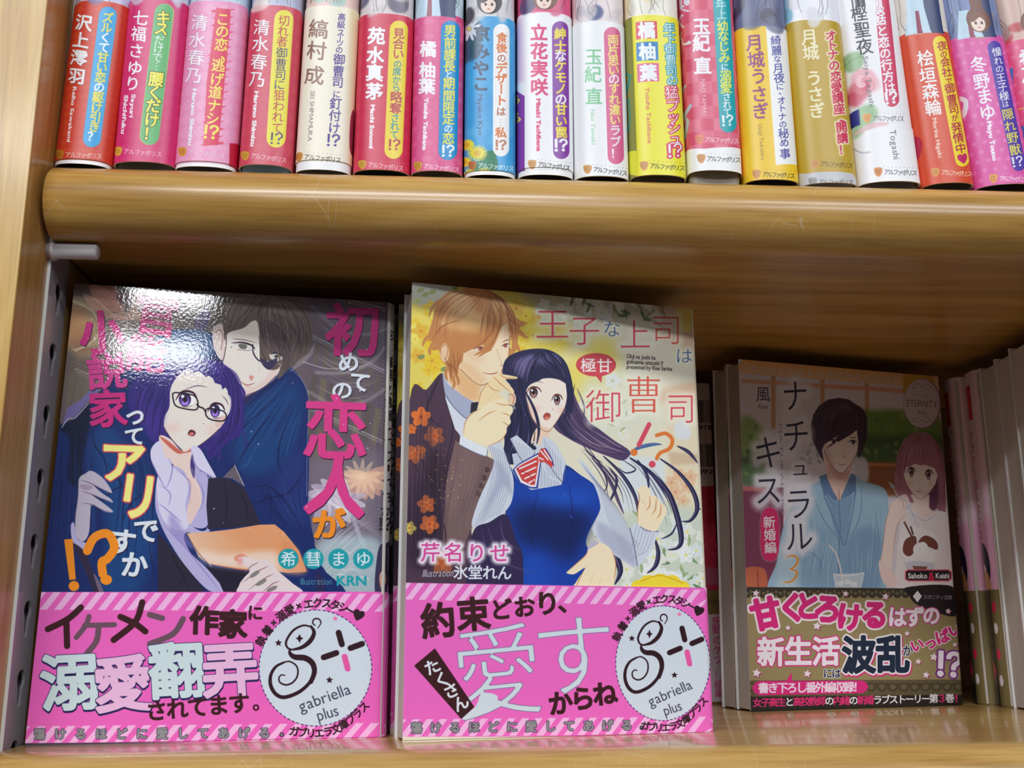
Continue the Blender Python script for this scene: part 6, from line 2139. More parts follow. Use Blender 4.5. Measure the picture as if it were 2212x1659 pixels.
    P([(165, 960), (215, 990), (280, 1090), (340, 1180), (400, 1260), (440, 1320), (490, 1285), (590, 1338), (582, 1370), (545, 1450), (480, 1525), (420, 1500), (330, 1440), (245, 1340), (262, 1280), (285, 1210), (250, 1090)], BL)
    for k in range(10):
        Ln([(190+12*k, 985+14*k), (280+13*k, 1120+14*k), (330+14*k, 1280+10*k), (420+8*k, 1480-8*k)], 2.5, BS, alpha=0.6)
    for k in range(6):
        Ln([(480+18*k, 1295+8*k), (455+16*k, 1400+6*k), (440+12*k, 1500-8*k)], 2.5, BS, alpha=0.7)
    P([(270, 1290), (350, 1330), (440, 1400), (470, 1520), (380, 1470), (290, 1390)], (164, 168, 196), True, 0.6, blur=6)
    Ln([(440, 1320), (460, 1400), (480, 1520)], 6, (110, 112, 140), alpha=0.8); Ln([(590, 1338), (520, 1330), (480, 1288)], 5, (110, 112, 140), alpha=0.9)
    P([(482, 1125), (500, 1098), (540, 1108), (552, 1150), (575, 1148), (600, 1182), (628, 1208), (632, 1240), (602, 1300), (572, 1338), (510, 1318), (480, 1290), (482, 1220), (495, 1160)], SK)
    for pts in ([(545, 1150), (545, 1200), (525, 1230)], [(580, 1160), (575, 1220), (555, 1250)], [(605, 1190), (600, 1245), (580, 1270)], [(482, 1125), (490, 1160), (482, 1220), (482, 1290)], [(500, 1170), (530, 1215)]):
        Ln(pts, 5, (196, 120, 60), alpha=0.9, taper=(0.2, 0.2))
    # skirt shade and reaching hand
    A.frame = C4
    P([(400, 1330), (480, 1290), (570, 1250), (620, 1380), (655, 1470), (632, 1700), (380, 1700), (370, 1500)], (52, 40, 78))
    for pts in ([(470, 1310), (520, 1420), (620, 1460)], [(440, 1330), (480, 1450), (600, 1520), (720, 1560)], [(540, 1280), (560, 1380), (650, 1440)]):
        Ln(pts, 10, (96, 80, 128), alpha=0.6, taper=(0.1, 0.1))
    A.frame = C5
    P([(108, 1552), (150, 1515), (205, 1465), (222, 1430), (250, 1405), (300, 1402), (345, 1440), (366, 1510), (360, 1590), (325, 1655), (140, 1655), (160, 1600), (205, 1530), (150, 1562), (118, 1562)], SK)
    for pts in ([(205, 1530), (170, 1600), (150, 1650)], [(250, 1560), (215, 1655)], [(290, 1580), (270, 1655)], [(108, 1552), (150, 1515), (205, 1465), (222, 1430)], [(345, 1440), (366, 1510), (356, 1600)]):
        Ln(pts, 5, (206, 130, 76), alpha=0.9, taper=(0.2, 0.2))
    P([(215, 1440), (240, 1385), (275, 1400), (230, 1430)], (196, 190, 206), True)
    # hands by the chin
    A.frame = C4
    P([(328, 832), (400, 868), (472, 905), (462, 942), (400, 920), (322, 880)], (236, 240, 246), False); Ln([(322, 880), (400, 920), (462, 942), (472, 905)], 4, (120, 120, 150))
    P([(425, 660), (440, 600), (470, 560), (505, 520), (530, 508), (620, 522), (622, 534), (560, 540), (600, 580), (612, 606), (590, 612), (560, 580), (545, 600), (520, 600), (560, 640), (590, 670), (500, 700), (430, 700)], (252, 226, 176))
    P([(346, 835), (352, 770), (385, 720), (430, 690), (480, 660), (540, 640), (575, 645), (578, 670), (600, 680), (606, 705), (590, 735), (594, 765), (574, 790), (570, 820), (540, 858), (470, 888), (400, 866)], (253, 236, 196))
    for pts in ([(510, 660), (560, 672), (590, 670)], [(540, 712), (575, 722), (594, 735)], [(545, 760), (575, 775), (580, 790)], [(346, 835), (352, 770), (385, 720), (440, 690)], [(470, 888), (540, 858), (570, 820)], [(470, 560), (500, 590), (540, 600)], [(500, 520), (540, 560), (600, 610)], [(530, 508), (570, 530), (622, 528)], [(425, 660), (440, 600), (475, 556)], [(480, 640), (520, 600)], [(420, 760), (470, 720), (520, 700)]):
        Ln(pts, 5, (206, 136, 70), alpha=0.85, taper=(0.15, 0.15))
    # ---- lettering
    A.frame = C5
    R_, O_ = (222, 80, 100), (232, 128, 60)
    glow = (0.20, (250, 246, 226))
    def T(ch, c, w, h, col, wt=0.0, r=0, g=True):
        lay = ([(0.03, glow[1], glow[0], 0, 0, 0.6)] if g else []) + [(wt-(0.010 if g else 0), col, 0, 0, 0, 1)]
        A.glyph(ch, c, w, h, r, lay)
    T('王', (32, 245), 190, 180, R_); T('子', (200, 278), 176, 172, R_); T('な', (345, 270), 100, 96, (60, 96, 160)); T('上', (468, 300), 172, 172, R_)
    T('司', (632, 275), 172, 176, (226, 104, 88)); T('は', (726, 412), 96, 90, (60, 96, 160))
    T('御', (302, 678), 200, 190, R_); T('曹', (512, 618), 205, 215, (226, 100, 84)); T('司', (708, 690), 160, 175, R_)
    E((262, 460), 106, 62, (218, 78, 90)); P([(255, 510), (295, 515), (290, 556)], (218, 78, 90), False)
    T('極', (222, 462), 84, 80, (250, 246, 240), 0.01, 0, False); T('甘', (306, 464), 84, 80, (250, 246, 240), 0.01, 0, False)
    BK = (70, 60, 66)
    A.latin('Ohji na joshi ha', (422, 424), (576, 434), 30, BK, wt=0.02)
    A.latin('gokuama onzoshi !?', (422, 452), (616, 463), 30, BK, wt=0.02)
    A.latin('presented by Rise Serina', (422, 480), (664, 492), 30, BK, wt=0.02)
    Ln([(542, 774), (488, 882)], 24, R_, False); E((462, 922), 19, col=O_)
    Ln([(582, 832), (630, 822), (664, 855), (650, 900), (600, 925), (582, 955)], 20, O_); E((558, 984), 18, col=R_)
    A.frame = C4
    A.text('芹名りせ', (170, 1447), (535, 1452), 108, (222, 76, 158), wt=0.01, glow=(0.22, (252, 240, 250)))
    A.text('氷堂れん', (330, 1552), (560, 1556), 80, (232, 236, 244), wt=0.02)
    A.latin('Illustration', (125, 1578), (290, 1575), 56, (200, 196, 206), skew=0.25)
    # spine side
    mm_rect(A, 104.2, 48, 130, 150, (236, 228, 200))
    mm_rect(A, 104.2, 0, 130, 47.5, (243, 104, 194))


def band_two(A):
    A.frame = C6
    P, Ln = A.poly, A.line
    band_stripes(A, (108, 57), (2062, 104), 108, (76, 1050), (2096, 1032), 112, 23, (243, 108, 198), (250, 190, 234))
    B = DK
    for ch, c, w, h, r in (('約', (316, 300), 228, 240, -6), ('束', (543, 258), 220, 228, -4)):
        A.glyph(ch, c, w, h, r, [(0.034, B, 0, 0, 0, 1)])
    for ch, c, w in (('ど', (722, 228), 145), ('お', (872, 212), 145), ('り', (1020, 188), 165), ('、', (1160, 180), 150)):
        A.glyph(ch, c, w, w, -4, [(0.035, B, 0, 0, 0, 1)])
    WH, OUT = (214, 226, 234), (110, 110, 150)
    A.glyph('愛', (695, 630), 590, 660, -5, [(-0.004, OUT, 0, 0, 0, 1), (-0.010, WH, 0, 0, 0, 1)])
    A.glyph('す', (1190, 525), 560, 590, -4, [(-0.004, OUT, 0, 0, 0, 1), (-0.010, WH, 0, 0, 0, 1)])
    P([(600, 770), (560, 850), (470, 940), (650, 880), (700, 790)], WH, True)
    for ch, c in (('か', (1105, 832)), ('ら', (1248, 802)), ('ね', (1392, 772))):
        A.glyph(ch, c, 160, 165, -6, [(0.04, B, 0, 0, 0, 1)])
    P([(162, 592), (296, 480), (550, 858), (466, 936)], B, False)
    for ch, x, y in (('た', 278, 598), ('く', 342, 680), ('さ', 400, 752), ('ん', 462, 832)):
        A.glyph(ch, (x, y), 104, 104, -26, [(0.03, (226, 232, 240), 0, 0, 0, 1)])
    A.text('蕩けるほどに愛してあげる', (178, 993), (1532, 975), 74, (150, 150, 150), wt=0.04, out=(0.05, (66, 52, 84)))
    A.ell((1630, 992), 15, 15, (66, 52, 84)); A.ell((1630, 992), 7, 7, (150, 150, 150))
    band_logo(A, (895.1, 1232.0, 3.2314, 2.7297))


pose2 = pb_pose(-0.0110, 0.3396, 0.2249, 0.0183, -0.0054)
T2 = 0.0135
prof2 = pb_profile(PB_W+0.0006, T2, 0.0022)
A2 = Art(119, 148.4, 9.5, px_to_sheet(pose2, prof2, 0.0, u_lo=0.0005, u_hi=float(prof2.u[-2])), (236, 230, 204))
cover_two(A2)
band_two(A2)
b2_h = (A2.H - float(A2.P([(300, 60)])[0, 1]))/A2.ppm/1000
A2.noise(0.010, 102)
M_B2 = print_mat('cover_print_bright', A2.image('cover_print_bright', GAIN2), rough=0.42, coat=0.6, coat_rough=0.07, ripple=0.000006, ripple_scale=1500, spec=0.2)
book2 = paperback('bright yellow and white paperback with an embracing couple, front copy of the middle stack', pose2, PB_W+0.0006, T2, 0.1484, 0.0022, M_B2, b2_h, 0.0, 0.119, 'couple paperbacks stacked in the middle')
xs = [(-0.0160, 0.3662, 0.120, 'couple paperback second in the middle stack, just behind the front copy'),
      (-0.0176, 0.3850, 0.115, 'couple paperback third in the middle stack, its left edge stepped out'),
      (-0.0200, 0.4040, 0.110, 'couple paperback at the very back of the middle stack')]
for x, y, yaw, lab in xs:
    copy_thing(book2, pb_pose(x, y, yaw, 0.012), lab)

# ---------------- third cover: pale couple in a cafe
C7, C8 = (1480, 740, 3.0164), (1500, 1230, 3.107)


def cover_three(A):
    SK = (246, 226, 216)
    P, Ln, E = A.poly, A.line, A.ell
    A.frame = C7
    P([(300, 50), (1800, 50), (1800, 1700), (300, 1700)], (222, 214, 222), False)
    for x in (575, 895, 1185):
        P([(x-14, 180), (x+14, 180), (x+14, 560), (x-14, 560)], (206, 150, 110), False, 0.9)
    P([(370, 238), (1430, 300), (1430, 330), (370, 262)], (226, 160, 130), False, 0.9)
    P([(370, 95), (1720, 200), (1720, 260), (370, 160)], (236, 176, 110), False)
    for k in range(22):
        x = 385+k*62
        y = 165+k*4.9
        E((x, y), 40, 40, (236, 180, 116)); E((x, y), 26, 26, (226, 206, 190), alpha=0.6)
        for j in range(5):
            a = 0.3+j*0.6
            E((x+30*math.cos(a), y+30*math.sin(a)), 5, col=(246, 226, 206))
    P([(1420, 180), (1720, 200), (1720, 460), (1420, 330)], (208, 156, 60), False, 0.9, blur=3)
    # greenery
    P([(1110, 470), (1250, 440), (1400, 440), (1720, 520), (1720, 820), (1300, 790), (1130, 780)], (112, 146, 66), True, blur=10)
    P([(1140, 620), (1400, 600), (1720, 640), (1720, 800), (1150, 780)], (62, 92, 52), True, 0.8, blur=14)
    P([(370, 500), (470, 520), (540, 640), (520, 820), (430, 930), (370, 900)], (140, 168, 92), True, 0.95, blur=12)
    P([(370, 740), (480, 720), (560, 850), (460, 940), (370, 920)], (84, 108, 76), True, 0.9, blur=12)
    rg = random.Random(3)
    for k in range(60):
        x, y = (rg.uniform(1130, 1660), rg.uniform(470, 760)) if k % 3 else (rg.uniform(375, 520), rg.uniform(500, 880))
        E((x, y), rg.uniform(12, 26), rg.uniform(8, 18), rg.choice([(150, 180, 90), (96, 130, 62), (74, 104, 56)]), rot=rg.random()*180, alpha=0.55, blur=2)
    for k in range(16):
        E((rg.uniform(740, 880), rg.uniform(620, 800)), 16, 9, (140, 160, 130), rot=rg.random()*180, alpha=0.6, blur=2)
    # furniture
    P([(1110, 780), (1400, 780), (1420, 1000), (1120, 1000)], (150, 92, 60), False, 1, blur=6)
    Ln([(1110, 790), (1400, 800)], 20, (196, 130, 80), False)
    P([(1080, 760), (1180, 760), (1190, 900), (1090, 930)], (216, 216, 226), True, 0.9, blur=5)
    P([(370, 935), (640, 945), (640, 1650), (370, 1650)], (132, 62, 92), False)
    P([(370, 935), (560, 945), (560, 975), (370, 965)], (196, 110, 110), False)
    P([(380, 1480), (520, 1480), (520, 1650), (380, 1650)], (204, 110, 78), True)
    Ln([(470, 1490), (480, 1640)], 8, (160, 70, 60), False)
    # man's body
    SB, SBD, SBL = (164, 200, 224), (104, 140, 184), (196, 222, 236)
    P([(585, 1650), (600, 1420), (640, 1200), (700, 1060), (770, 960), (870, 905), (930, 860), (1100, 860), (1160, 900), (1300, 955), (1325, 1080), (1300, 1300), (1262, 1650)], SB)
    P([(600, 1650), (620, 1330), (700, 1180), (760, 1330), (740, 1650)], SBL, True, 0.8, blur=12)
    P([(1050, 1300), (1200, 1200), (1290, 1330), (1250, 1650), (1040, 1650)], (120, 156, 196), True, 0.7, blur=16)
    P([(760, 1300), (900, 1200), (1000, 1330), (1000, 1650), (760, 1650)], (126, 166, 204), True, 0.5, blur=20)
    P([(900, 930), (1000, 1010), (1090, 930), (1085, 1060), (1050, 1320), (1015, 1650), (985, 1650), (1000, 1330), (940, 1080)], (136, 174, 208), False)
    P([(872, 872), (930, 852), (1000, 1012), (975, 1030), (930, 985), (905, 1000)], (104, 136, 176), False); P([(1088, 850), (1112, 868), (1112, 960), (1080, 990), (1040, 1010), (1000, 1012)], (104, 136, 176), False)
    Ln([(1000, 1012), (1010, 1200), (1000, 1400), (1000, 1600)], 4, (90, 120, 164)); Ln([(905, 1000), (960, 1130), (1035, 1320)], 7, (104, 140, 184)); Ln([(1112, 960), (1090, 1110), (1045, 1320)], 7, (104, 140, 184))
    strands(A, [(800, 1000), (820, 1200), (780, 1400), (760, 1640)], [(1000, 1340), (980, 1420), (960, 1520), (960, 1650)], 26, 10, [(120, 156, 196), (190, 218, 234)], 51, 12, 0.5)
    strands(A, [(1060, 1340), (1060, 1420), (1060, 1520), (1050, 1650)], [(1290, 1000), (1290, 1200), (1280, 1400), (1250, 1640)], 26, 10, [(120, 156, 196), (190, 218, 234)], 52, 12, 0.5)
    P([(905, 740), (1095, 780), (1060, 900), (1005, 1035), (960, 960), (925, 880)], (236, 200, 186), False)
    P([(930, 790), (1020, 850), (1080, 820), (1050, 880), (980, 880)], (214, 160, 146), True, 0.7, blur=5)
    Ln([(1002, 960), (1005, 1035)], 5, (170, 120, 120), alpha=0.8)
    for pts in ([(880, 900), (915, 990), (1000, 1090)], [(1112, 880), (1105, 980), (1060, 1090)], [(820, 960), (900, 1150), (1010, 1290)], [(1150, 930), (1140, 1120), (1060, 1320)], [(780, 1350), (860, 1400), (900, 1500)], [(1240, 1100), (1260, 1300), (1230, 1500)], [(1130, 1150), (1240, 1145)], [(700, 1100), (720, 1300), (760, 1450)]):
        Ln(pts, 6, SBD, alpha=0.8, taper=(0.15, 0.15))
    # face
    P([(868, 600), (1000, 560), (1120, 560), (1128, 640), (1118, 720), (1095, 770), (1060, 815), (1020, 852), (975, 825), (935, 770), (905, 700), (880, 680)], SK)
    P([(880, 610), (905, 700), (935, 770), (975, 825), (940, 700), (920, 620)], (226, 186, 176), True, 0.7, blur=5)
    P([(866, 610), (890, 600), (900, 680), (884, 690)], (232, 190, 180))
    Ln([(905, 700), (935, 770), (975, 825), (1020, 852), (1060, 815), (1095, 770), (1118, 720)], 4, (130, 84, 84), alpha=0.9)
    Ln([(1040, 735), (1036, 748)], 8, (206, 130, 126), alpha=0.8)
    Ln([(985, 786), (1020, 798), (1052, 792)], 4, (178, 100, 100), taper=(0.2, 0.2))
    H, HD, HL = (74, 48, 66), (44, 28, 46), (118, 84, 104)
    P([(824, 620), (820, 540), (835, 470), (870, 415), (930, 372), (1000, 360), (1070, 372), (1135, 425), (1172, 500), (1188, 590), (1175, 650), (1160, 690), (1140, 740), (1125, 760), (1128, 640), (1118, 570), (1080, 600), (1010, 640), (920, 690), (1005, 600), (910, 660), (890, 700), (905, 780), (880, 740), (850, 680)], H, False)
    P([(900, 430), (1000, 400), (1080, 450), (980, 480), (900, 500)], HL, True, 0.6, blur=14)
    for pts in ([(1000, 365), (920, 430), (870, 540), (860, 640)], [(1010, 365), (950, 450), (920, 560), (900, 640)], [(1020, 366), (990, 460), (970, 560), (930, 640)], [(1030, 370), (1030, 460), (1040, 560), (1010, 630)], [(1050, 372), (1090, 450), (1100, 540)], [(1070, 380), (1130, 460), (1150, 580), (1140, 680)], [(960, 380), (880, 450), (840, 540)], [(1100, 420), (1160, 520), (1165, 620)]):
        Ln(pts, 7, HD, alpha=0.8, taper=(0.1, 0.1))
    for pts in ([(950, 400), (900, 460), (880, 520)], [(1010, 410), (1000, 470)], [(1060, 420), (1090, 490)]):
        Ln(pts, 8, (140, 106, 124), alpha=0.5, taper=(0.1, 0.1), blur=2)
    gA = ([(1025, 362), (880, 410), (824, 540), (850, 670)], [(1025, 362), (960, 450), (900, 560), (885, 690)])
    gB = ([(1025, 362), (990, 470), (950, 580), (925, 672)], [(1025, 362), (1080, 440), (1105, 520), (1085, 590)])
    gC = ([(1040, 364), (1130, 440), (1142, 560), (1128, 740)], [(1040, 364), (1172, 450), (1190, 590), (1160, 690)])
    for g, sd in ((gA, 61), (gB, 62), (gC, 63)):
        strands(A, *g, 36, 6, [HD, (96, 66, 86), (58, 38, 56)], sd, 4)
    strands(A, *gB, 10, 7, [(150, 116, 134)], 64, 4, 0.5, 0.15, 0.5)
    for (x, y, w) in ((965, 648, 34), (1092, 652, 28)):
        P([(x-w, y-6), (x, y-12), (x+w, y-2), (x+w*0.5, y+12), (x-w*0.6, y+10)], (244, 240, 240)); E((x+3, y), w*0.42, 12, (96, 76, 96)); E((x+3, y), w*0.2, 8, (40, 30, 40))
        Ln([(x-w, y-4), (x, y-15), (x+w, y-2)], 8, (50, 34, 46), taper=(0.3, 0.4))
    Ln([(930, 618), (965, 612), (1005, 622)], 5, (80, 54, 60), taper=(0.2, 0.2)); Ln([(1070, 622), (1095, 618), (1120, 622)], 5, (80, 54, 60), taper=(0.2, 0.2))
    # woman
    WHr, WHd, WHl = (176, 116, 136), (124, 72, 96), (216, 166, 172)
    P([(1370, 960), (1368, 840), (1385, 720), (1430, 630), (1490, 590), (1550, 585), (1610, 612), (1655, 690), (1680, 800), (1695, 950), (1700, 1080), (1672, 1180), (1630, 1220), (1660, 1100), (1600, 1080), (1460, 1040), (1400, 1060)], WHr)
    P([(1580, 900), (1640, 880), (1650, 1050), (1600, 1090)], (100, 54, 84), True, 0.9, blur=4)
    P([(1425, 830), (1500, 790), (1600, 800), (1642, 850), (1636, 900), (1622, 935), (1580, 990), (1530, 1018), (1485, 985), (1445, 925), (1430, 880)], (250, 234, 226))
    P([(1475, 990), (1585, 985), (1590, 1080), (1640, 1110), (1560, 1150), (1470, 1090), (1490, 1040)], (244, 222, 212), True)
    E((1470, 915), 22, 14, (244, 180, 170), alpha=0.5, blur=6); E((1600, 920), 20, 14, (244, 180, 170), alpha=0.5, blur=6)
    eye(A, (1472, 846), 26, 30, (130, 84, 84), (2, 0), lash=(80, 40, 50)); eye(A, (1588, 862), 25, 30, (130, 84, 84), (-2, 0), lash=(80, 40, 50))
    Ln([(1508, 965), (1522, 970), (1538, 965)], 6, (206, 120, 116), taper=(0.3, 0.3)); Ln([(1528, 918), (1532, 926)], 3, (200, 140, 130))
    Ln([(1430, 880), (1445, 925), (1485, 985), (1530, 1018), (1580, 990), (1622, 935)], 4, (170, 110, 110), alpha=0.8)
    P([(1405, 860), (1425, 720), (1480, 640), (1560, 630), (1620, 690), (1650, 800), (1655, 880), (1625, 820), (1600, 810), (1560, 795), (1530, 800), (1500, 790), (1470, 805), (1440, 810), (1430, 850)], WHr, False)
    P([(1440, 680), (1540, 650), (1620, 710), (1540, 710), (1450, 730)], WHl, True, 0.6, blur=8)
    for pts in ([(1545, 590), (1470, 660), (1440, 790)], [(1550, 590), (1500, 680), (1490, 795)], [(1555, 590), (1550, 700), (1555, 795)], [(1560, 592), (1600, 680), (1615, 800)], [(1565, 592), (1640, 680), (1665, 820), (1670, 1000), (1655, 1150)], [(1500, 600), (1410, 700), (1395, 850), (1400, 1000)], [(1650, 900), (1660, 1050), (1640, 1180)], [(1390, 900), (1400, 1040)], [(1680, 950), (1685, 1080), (1660, 1170)]):
        Ln(pts, 6, WHd, alpha=0.75, taper=(0.1, 0.1))
    gA = ([(1550, 588), (1430, 630), (1376, 780), (1372, 1030)], [(1550, 588), (1480, 670), (1440, 800), (1425, 960)])
    gB = ([(1550, 588), (1470, 670), (1445, 808)], [(1550, 588), (1612, 680), (1628, 815)])
    gC = ([(1560, 590), (1645, 700), (1655, 900), (1635, 1190)], [(1560, 590), (1662, 670), (1698, 850), (1694, 1120)])
    for g, sd in ((gA, 71), (gB, 72), (gC, 73)):
        strands(A, *g, 30, 6, [WHd, (156, 98, 120), (206, 150, 164)], sd, 4)
    P([(1400, 1190), (1410, 1120), (1470, 1080), (1560, 1145), (1640, 1100), (1700, 1110), (1735, 1200), (1752, 1400), (1750, 1660), (1400, 1660), (1380, 1400)], (240, 232, 232))
    for pts in ([(1480, 1110), (1560, 1160), (1640, 1120)], [(1420, 1250), (1430, 1450)], [(1700, 1200), (1710, 1400)], [(1620, 1200), (1640, 1300)], [(1560, 1160), (1565, 1230)]):
        Ln(pts, 5, (190, 170, 180), alpha=0.8, taper=(0.2, 0.2))
    # her arm and spoon
    P([(1285, 1500), (1270, 1450), (1292, 1300), (1310, 1160), (1345, 1050), (1400, 1000), (1440, 990), (1462, 1040), (1430, 1080), (1440, 1120), (1380, 1200), (1350, 1400), (1330, 1560), (1300, 1560)], (248, 226, 216))
    P([(1290, 1560), (1262, 1460), (1275, 1420), (1350, 1500), (1390, 1570), (1340, 1590)], (246, 218, 210))
    for pts in ([(1345, 1050), (1310, 1160), (1292, 1300), (1275, 1440)], [(1400, 1010), (1425, 1060), (1410, 1090)], [(1440, 1120), (1380, 1200), (1352, 1400)], [(1380, 1030), (1400, 1070)]):
        Ln(pts, 4, (206, 130, 120), alpha=0.85, taper=(0.2, 0.2))
    Ln([(1326, 910), (1350, 930), (1378, 990), (1440, 1040), (1500, 1160), (1560, 1290)], 7, (206, 210, 222)); E((1350, 935), 22, 10, (190, 196, 210), rot=50)
    # dessert
    P([(1400, 1250), (1440, 1190), (1560, 1220), (1640, 1270), (1640, 1370), (1590, 1440), (1460, 1440), (1410, 1360)], (246, 242, 242), True)
    CH = (124, 70, 60)
    P([(1418, 1340), (1440, 1280), (1500, 1262), (1505, 1330), (1470, 1390), (1430, 1380)], CH); P([(1520, 1300), (1560, 1258), (1615, 1275), (1645, 1310), (1640, 1350), (1580, 1330), (1540, 1350)], CH)
    Ln([(1428, 1170), (1490, 1290)], 12, CH, False); Ln([(1470, 1200), (1485, 1250)], 10, (80, 46, 50), False)
    P([(1495, 1320), (1560, 1300), (1590, 1360), (1540, 1390), (1490, 1370)], (250, 248, 248))
    P([(1440, 1430), (1620, 1440), (1580, 1520), (1480, 1520)], (206, 206, 220), True, 0.8); P([(1480, 1455), (1580, 1460), (1560, 1500), (1500, 1495)], CH, False, 0.9)
    # drink
    P([(968, 1508), (1165, 1500), (1130, 1650), (990, 1650)], (222, 232, 240), False, 0.75)
    Ln([(968, 1508), (1060, 1520), (1165, 1500)], 6, (250, 250, 252)); Ln([(968, 1508), (992, 1650)], 5, (250, 250, 252), False); Ln([(1165, 1500), (1132, 1650)], 5, (250, 250, 252), False)
    Ln([(938, 1322), (990, 1390), (1030, 1560)], 9, (244, 226, 226))
    for (x, y) in ((1010, 1570), (1060, 1560), (1100, 1575)): E((x, y), 24, 18, (246, 248, 252), alpha=0.7)
    # lettering
    N = (44, 40, 66)
    gl = [(0.10, (240, 238, 246), 0.24, 0, 0, 0.85)]
    for ch, x, y, w, h in (('ナ', 716, 345, 180, 230), ('チ', 722, 605, 185, 240), ('ュ', 748, 815, 130, 130), ('ラ', 738, 1050, 190, 230), ('ル', 742, 1262, 190, 220), ('キ', 540, 715, 195, 240), ('ス', 540, 960, 185, 220)):
        A.glyph(ch, (x, y), w, h, -3, gl)
    for ch, x, y, w, h in (('ナ', 716, 345, 180, 230), ('チ', 722, 605, 185, 240), ('ュ', 748, 815, 130, 130), ('ラ', 738, 1050, 190, 230), ('ル', 742, 1262, 190, 220), ('キ', 540, 715, 195, 240), ('ス', 540, 960, 185, 220)):
        A.glyph(ch, (x, y), w, h, -3, [(-0.006, N, 0, 0, 0, 1)])
    A.glyph('風', (508, 335), 98, 108, 0, [(0, (70, 60, 80), 0, 0, 0, 1)])
    A.latin('fuu', (472, 428), (536, 432), 48, (90, 80, 96), skew=0.2)
    A.latin('NATURALKISS', (612, 525), (630, 1125), 26, (150, 146, 162))
    pts = []
    for k in range(36):
        t = 2*math.pi*k/36
        pts.append((552+(58+5*(k % 2))*math.copysign(abs(math.cos(t))**0.7, math.cos(t)), 1250+(170+6*(k % 2))*math.copysign(abs(math.sin(t))**0.6, math.sin(t))))
    P(pts, (236, 226, 236), False, 0.8, blur=5)
    P(pts, (222, 42, 110), True)
    vcol(A, [('新', 548, 1170), ('婚', 552, 1252), ('編', 556, 1335)], 82, (246, 236, 244), wt=0.02)
    Ln([(655, 1400), (700, 1388), (735, 1410), (720, 1460), (690, 1478), (725, 1495), (715, 1540), (675, 1565), (635, 1562)], 15, (244, 240, 240), alpha=0.8, blur=3)
    Ln([(655, 1402), (700, 1388), (735, 1412), (718, 1456), (685, 1476)], 15, (238, 158, 70), taper=(0.3, 0.6)); Ln([(685, 1474), (728, 1496), (712, 1540), (675, 1562), (635, 1560)], 15, (238, 158, 70), taper=(0.6, 0.3))
    E((1545, 398), 124, 164, (150, 130, 130)); E((1541, 396), 118, 158, (216, 202, 208)); E((1541, 396), 108, 146, (206, 190, 200)); E((1541, 396), 104, 142, (218, 206, 212))
    BR = (134, 106, 100)
    A.latin('ETERNITY', (1440, 415), (1646, 424), 62, BR); A.latin('Bunko', (1515, 466), (1572, 468), 34, BR, skew=0.2)
    A.latin('エタニティ', (1462, 348), (1620, 352), 18, BR)
    for s_ in (-1, 1):
        Ln([(1541, 285), (1541+s_*30, 268), (1541+s_*62, 290), (1541+s_*30, 300)], 5, (176, 152, 150)); Ln([(1541, 505), (1541+s_*30, 520), (1541+s_*62, 500), (1541+s_*30, 492)], 5, (176, 152, 150))
    P([(1432, 1492), (1450, 1478), (1715, 1478), (1738, 1495), (1738, 1540), (1716, 1556), (1452, 1556), (1432, 1542)], (226, 90, 110), False)
    P([(1440, 1495), (1455, 1486), (1712, 1486), (1730, 1498), (1730, 1536), (1712, 1548), (1456, 1548), (1440, 1538)], (26, 20, 30), False)
    A.latin('Sahoko', (1452, 1536), (1578, 1536), 48, (240, 236, 240), wt=0.04); A.latin('&', (1585, 1548), (1625, 1548), 74, (216, 40, 80), wt=0.04); A.latin('Keishi', (1632, 1536), (1722, 1536), 48, (240, 236, 240), wt=0.04)
    mm_rect(A, 106.2, 48, 130, 150, (224, 214, 200))
    


